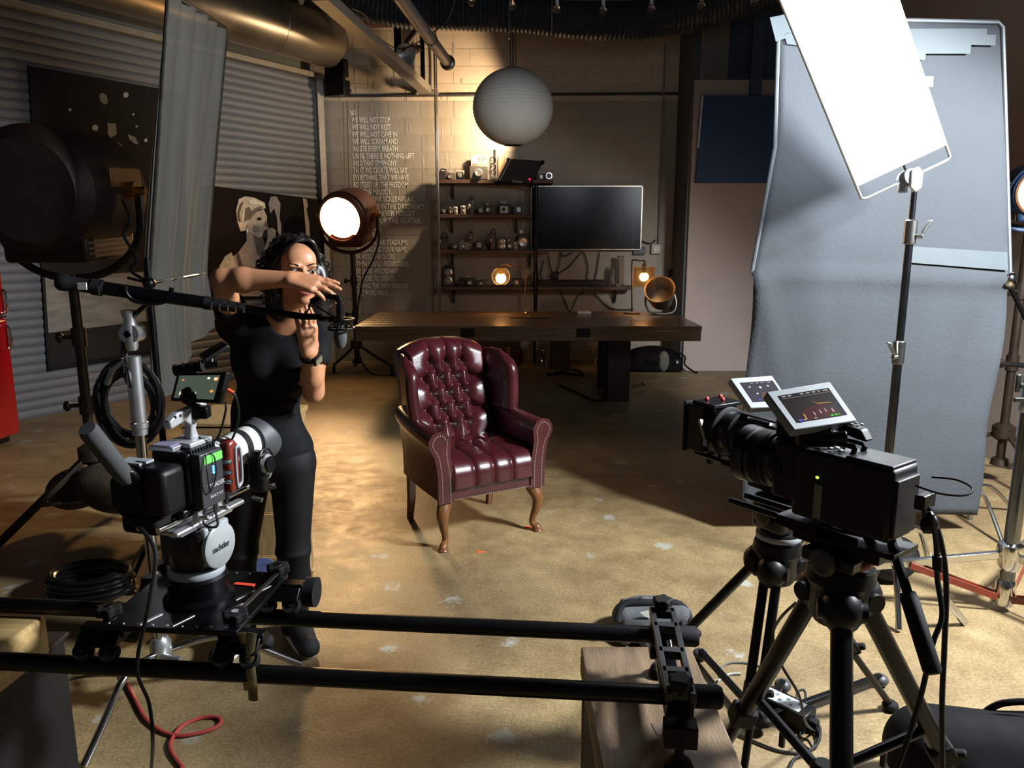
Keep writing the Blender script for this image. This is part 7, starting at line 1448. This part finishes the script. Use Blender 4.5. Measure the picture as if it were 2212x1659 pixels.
mb = MB(); mb.tube([at(1722, 1300, 1.9), at(1690, 1330, 1.95), at(1672, 1360, 2.0), at(1672, 1390, 2.0), at(1690, 1440, 2.0), at(1725, 1500, 2.0), at(1740, 1560, 2.1), G(1760, 1580)], .0042, 6, 8); obj('head_cable', mb, CABLE, label='black cable dropping from the near tripod head to the floor', category='cable')
# ground spreader feet of the far tripod
cs = Vector((.83, 2.30, .05)); t = thing('ground_spreader', 'black ground spreader with round ball feet between the far tripod legs', 'spreader', cs)
for x, y in ((1512, 1424), (1690, 1492), (1900, 1480)):
    e = G(x, y); mb = MB(); mb.beam(cs, e + Vector((0, 0, .035)), .022, .02); ar = obj('arm', mb, BLKM, t, bev=.003); mb = MB(); mb.ell(e + Vector((0, 0, .022)), (.030, .030, .022), n=14, m=8); obj('ball_foot', mb, M('foot_grey', '3c3c3e', .5), ar)
mb = MB(); mb.lathe([(.03, -.02), (.04, -.01), (.04, .01), (.03, .02)], cs, (0, 0, 1), 14); obj('hub', mb, BLKM, t)
# grey bag behind the wooden box
q = G(1408, 1392); t = thing('grey_bag', 'small grey and black bag on the floor behind the track bracket', 'bag', (q.x, q.y + .08, 0))
S = SDF((q.x - .26, q.y - .16, 0), (q.x + .28, q.y + .34, .26), .006); S.ell((q.x, q.y + .1, .07), (.15, .12, .075), k=.02); S.cone((q.x - .10, q.y + .05, .09), (q.x + .12, q.y + .05, .10), .05, .05, .02); S.cone((q.x - .11, q.y + .0, .03), (q.x - .10, q.y + .1, .13), .03, .02, .02); S.cone((q.x - .03, q.y - .03, .03), (q.x - .02, q.y + .1, .14), .028, .02, .02); S.cone((q.x + .07, q.y - .02, .03), (q.x + .06, q.y + .1, .14), .03, .02, .02); S.cutz(.003)
b_ = obj('sack', S.mesh(), M('grey_canvas', '4b4d4f', .85, 0, .2, 20, .3, 200), t, smooth=180, recalc=False)
mb = MB(); mb.tube([(q.x - .14, q.y + .0, .10), (q.x - .11, q.y + .05, .152), (q.x, q.y + .05, .158), (q.x + .12, q.y + .05, .15), (q.x + .16, q.y + .0, .09)], .014, 8, 5, flat=.4); obj('strap', mb, BLKR, t)
mb = MB(); pl = [at(x, y, q.y + .0) for x, y in ((1382, 1322), (1398, 1318), (1412, 1326), (1402, 1334), (1392, 1330))]; pl = [p + Vector((0, -.005, 0)) for p in pl]; mb.poly(pl); obj('logo_patch', mb, WHT, t, recalc=False, smooth=0, solid=.002)
# black kit bag bottom right
q = Vector((1.46, 1.93, 0)); t = thing('kit_bag', 'big black nylon kit bag with a carry handle in the lower right corner', 'bag', q)
S = SDF((q.x - .5, q.y - .4, 0), (q.x + .75, q.y + .45, .42), .011); ax_ = Vector((.80, -.24, 0)); S.cone(q + Vector((-.22, .10, .13)), q + ax_ * .75 + Vector((0, 0, .15)), .13, .17, .04); S.cone(q + Vector((-.14, -.04, .08)), q + ax_ * .75 + Vector((-.04, -.16, .08)), .09, .10, .06); S.ell(q + Vector((.1, .0, .12)), (.25, .18, .15), rotm(0, 0, -17), .04); S.cutz(.004)
NYL = M('nylon_black', ''); b_ = obj('bag_body', S.mesh(), NYL, t, smooth=180, recalc=False)
mb = MB(); o_ = q + Vector((.06, .12, .27)); mb.tube([o_ + Vector((-.12, .0, -.03)), o_ + Vector((-.08, -.02, .015)), o_ + Vector((.02, -.05, .035)), o_ + Vector((.10, -.08, .02)), o_ + Vector((.15, -.09, -.03))], .014, 8, 5, flat=.6); obj('carry_handle', mb, BLKR, t)
mb = MB(); mb.tube([q + Vector((-.26, .1, .21)), q + Vector((-.1, .08, .262)), q + Vector((.15, .0, .285)), q + Vector((.5, -.1, .30))], .005, 6, 5); obj('zip', mb, BLKM, t)
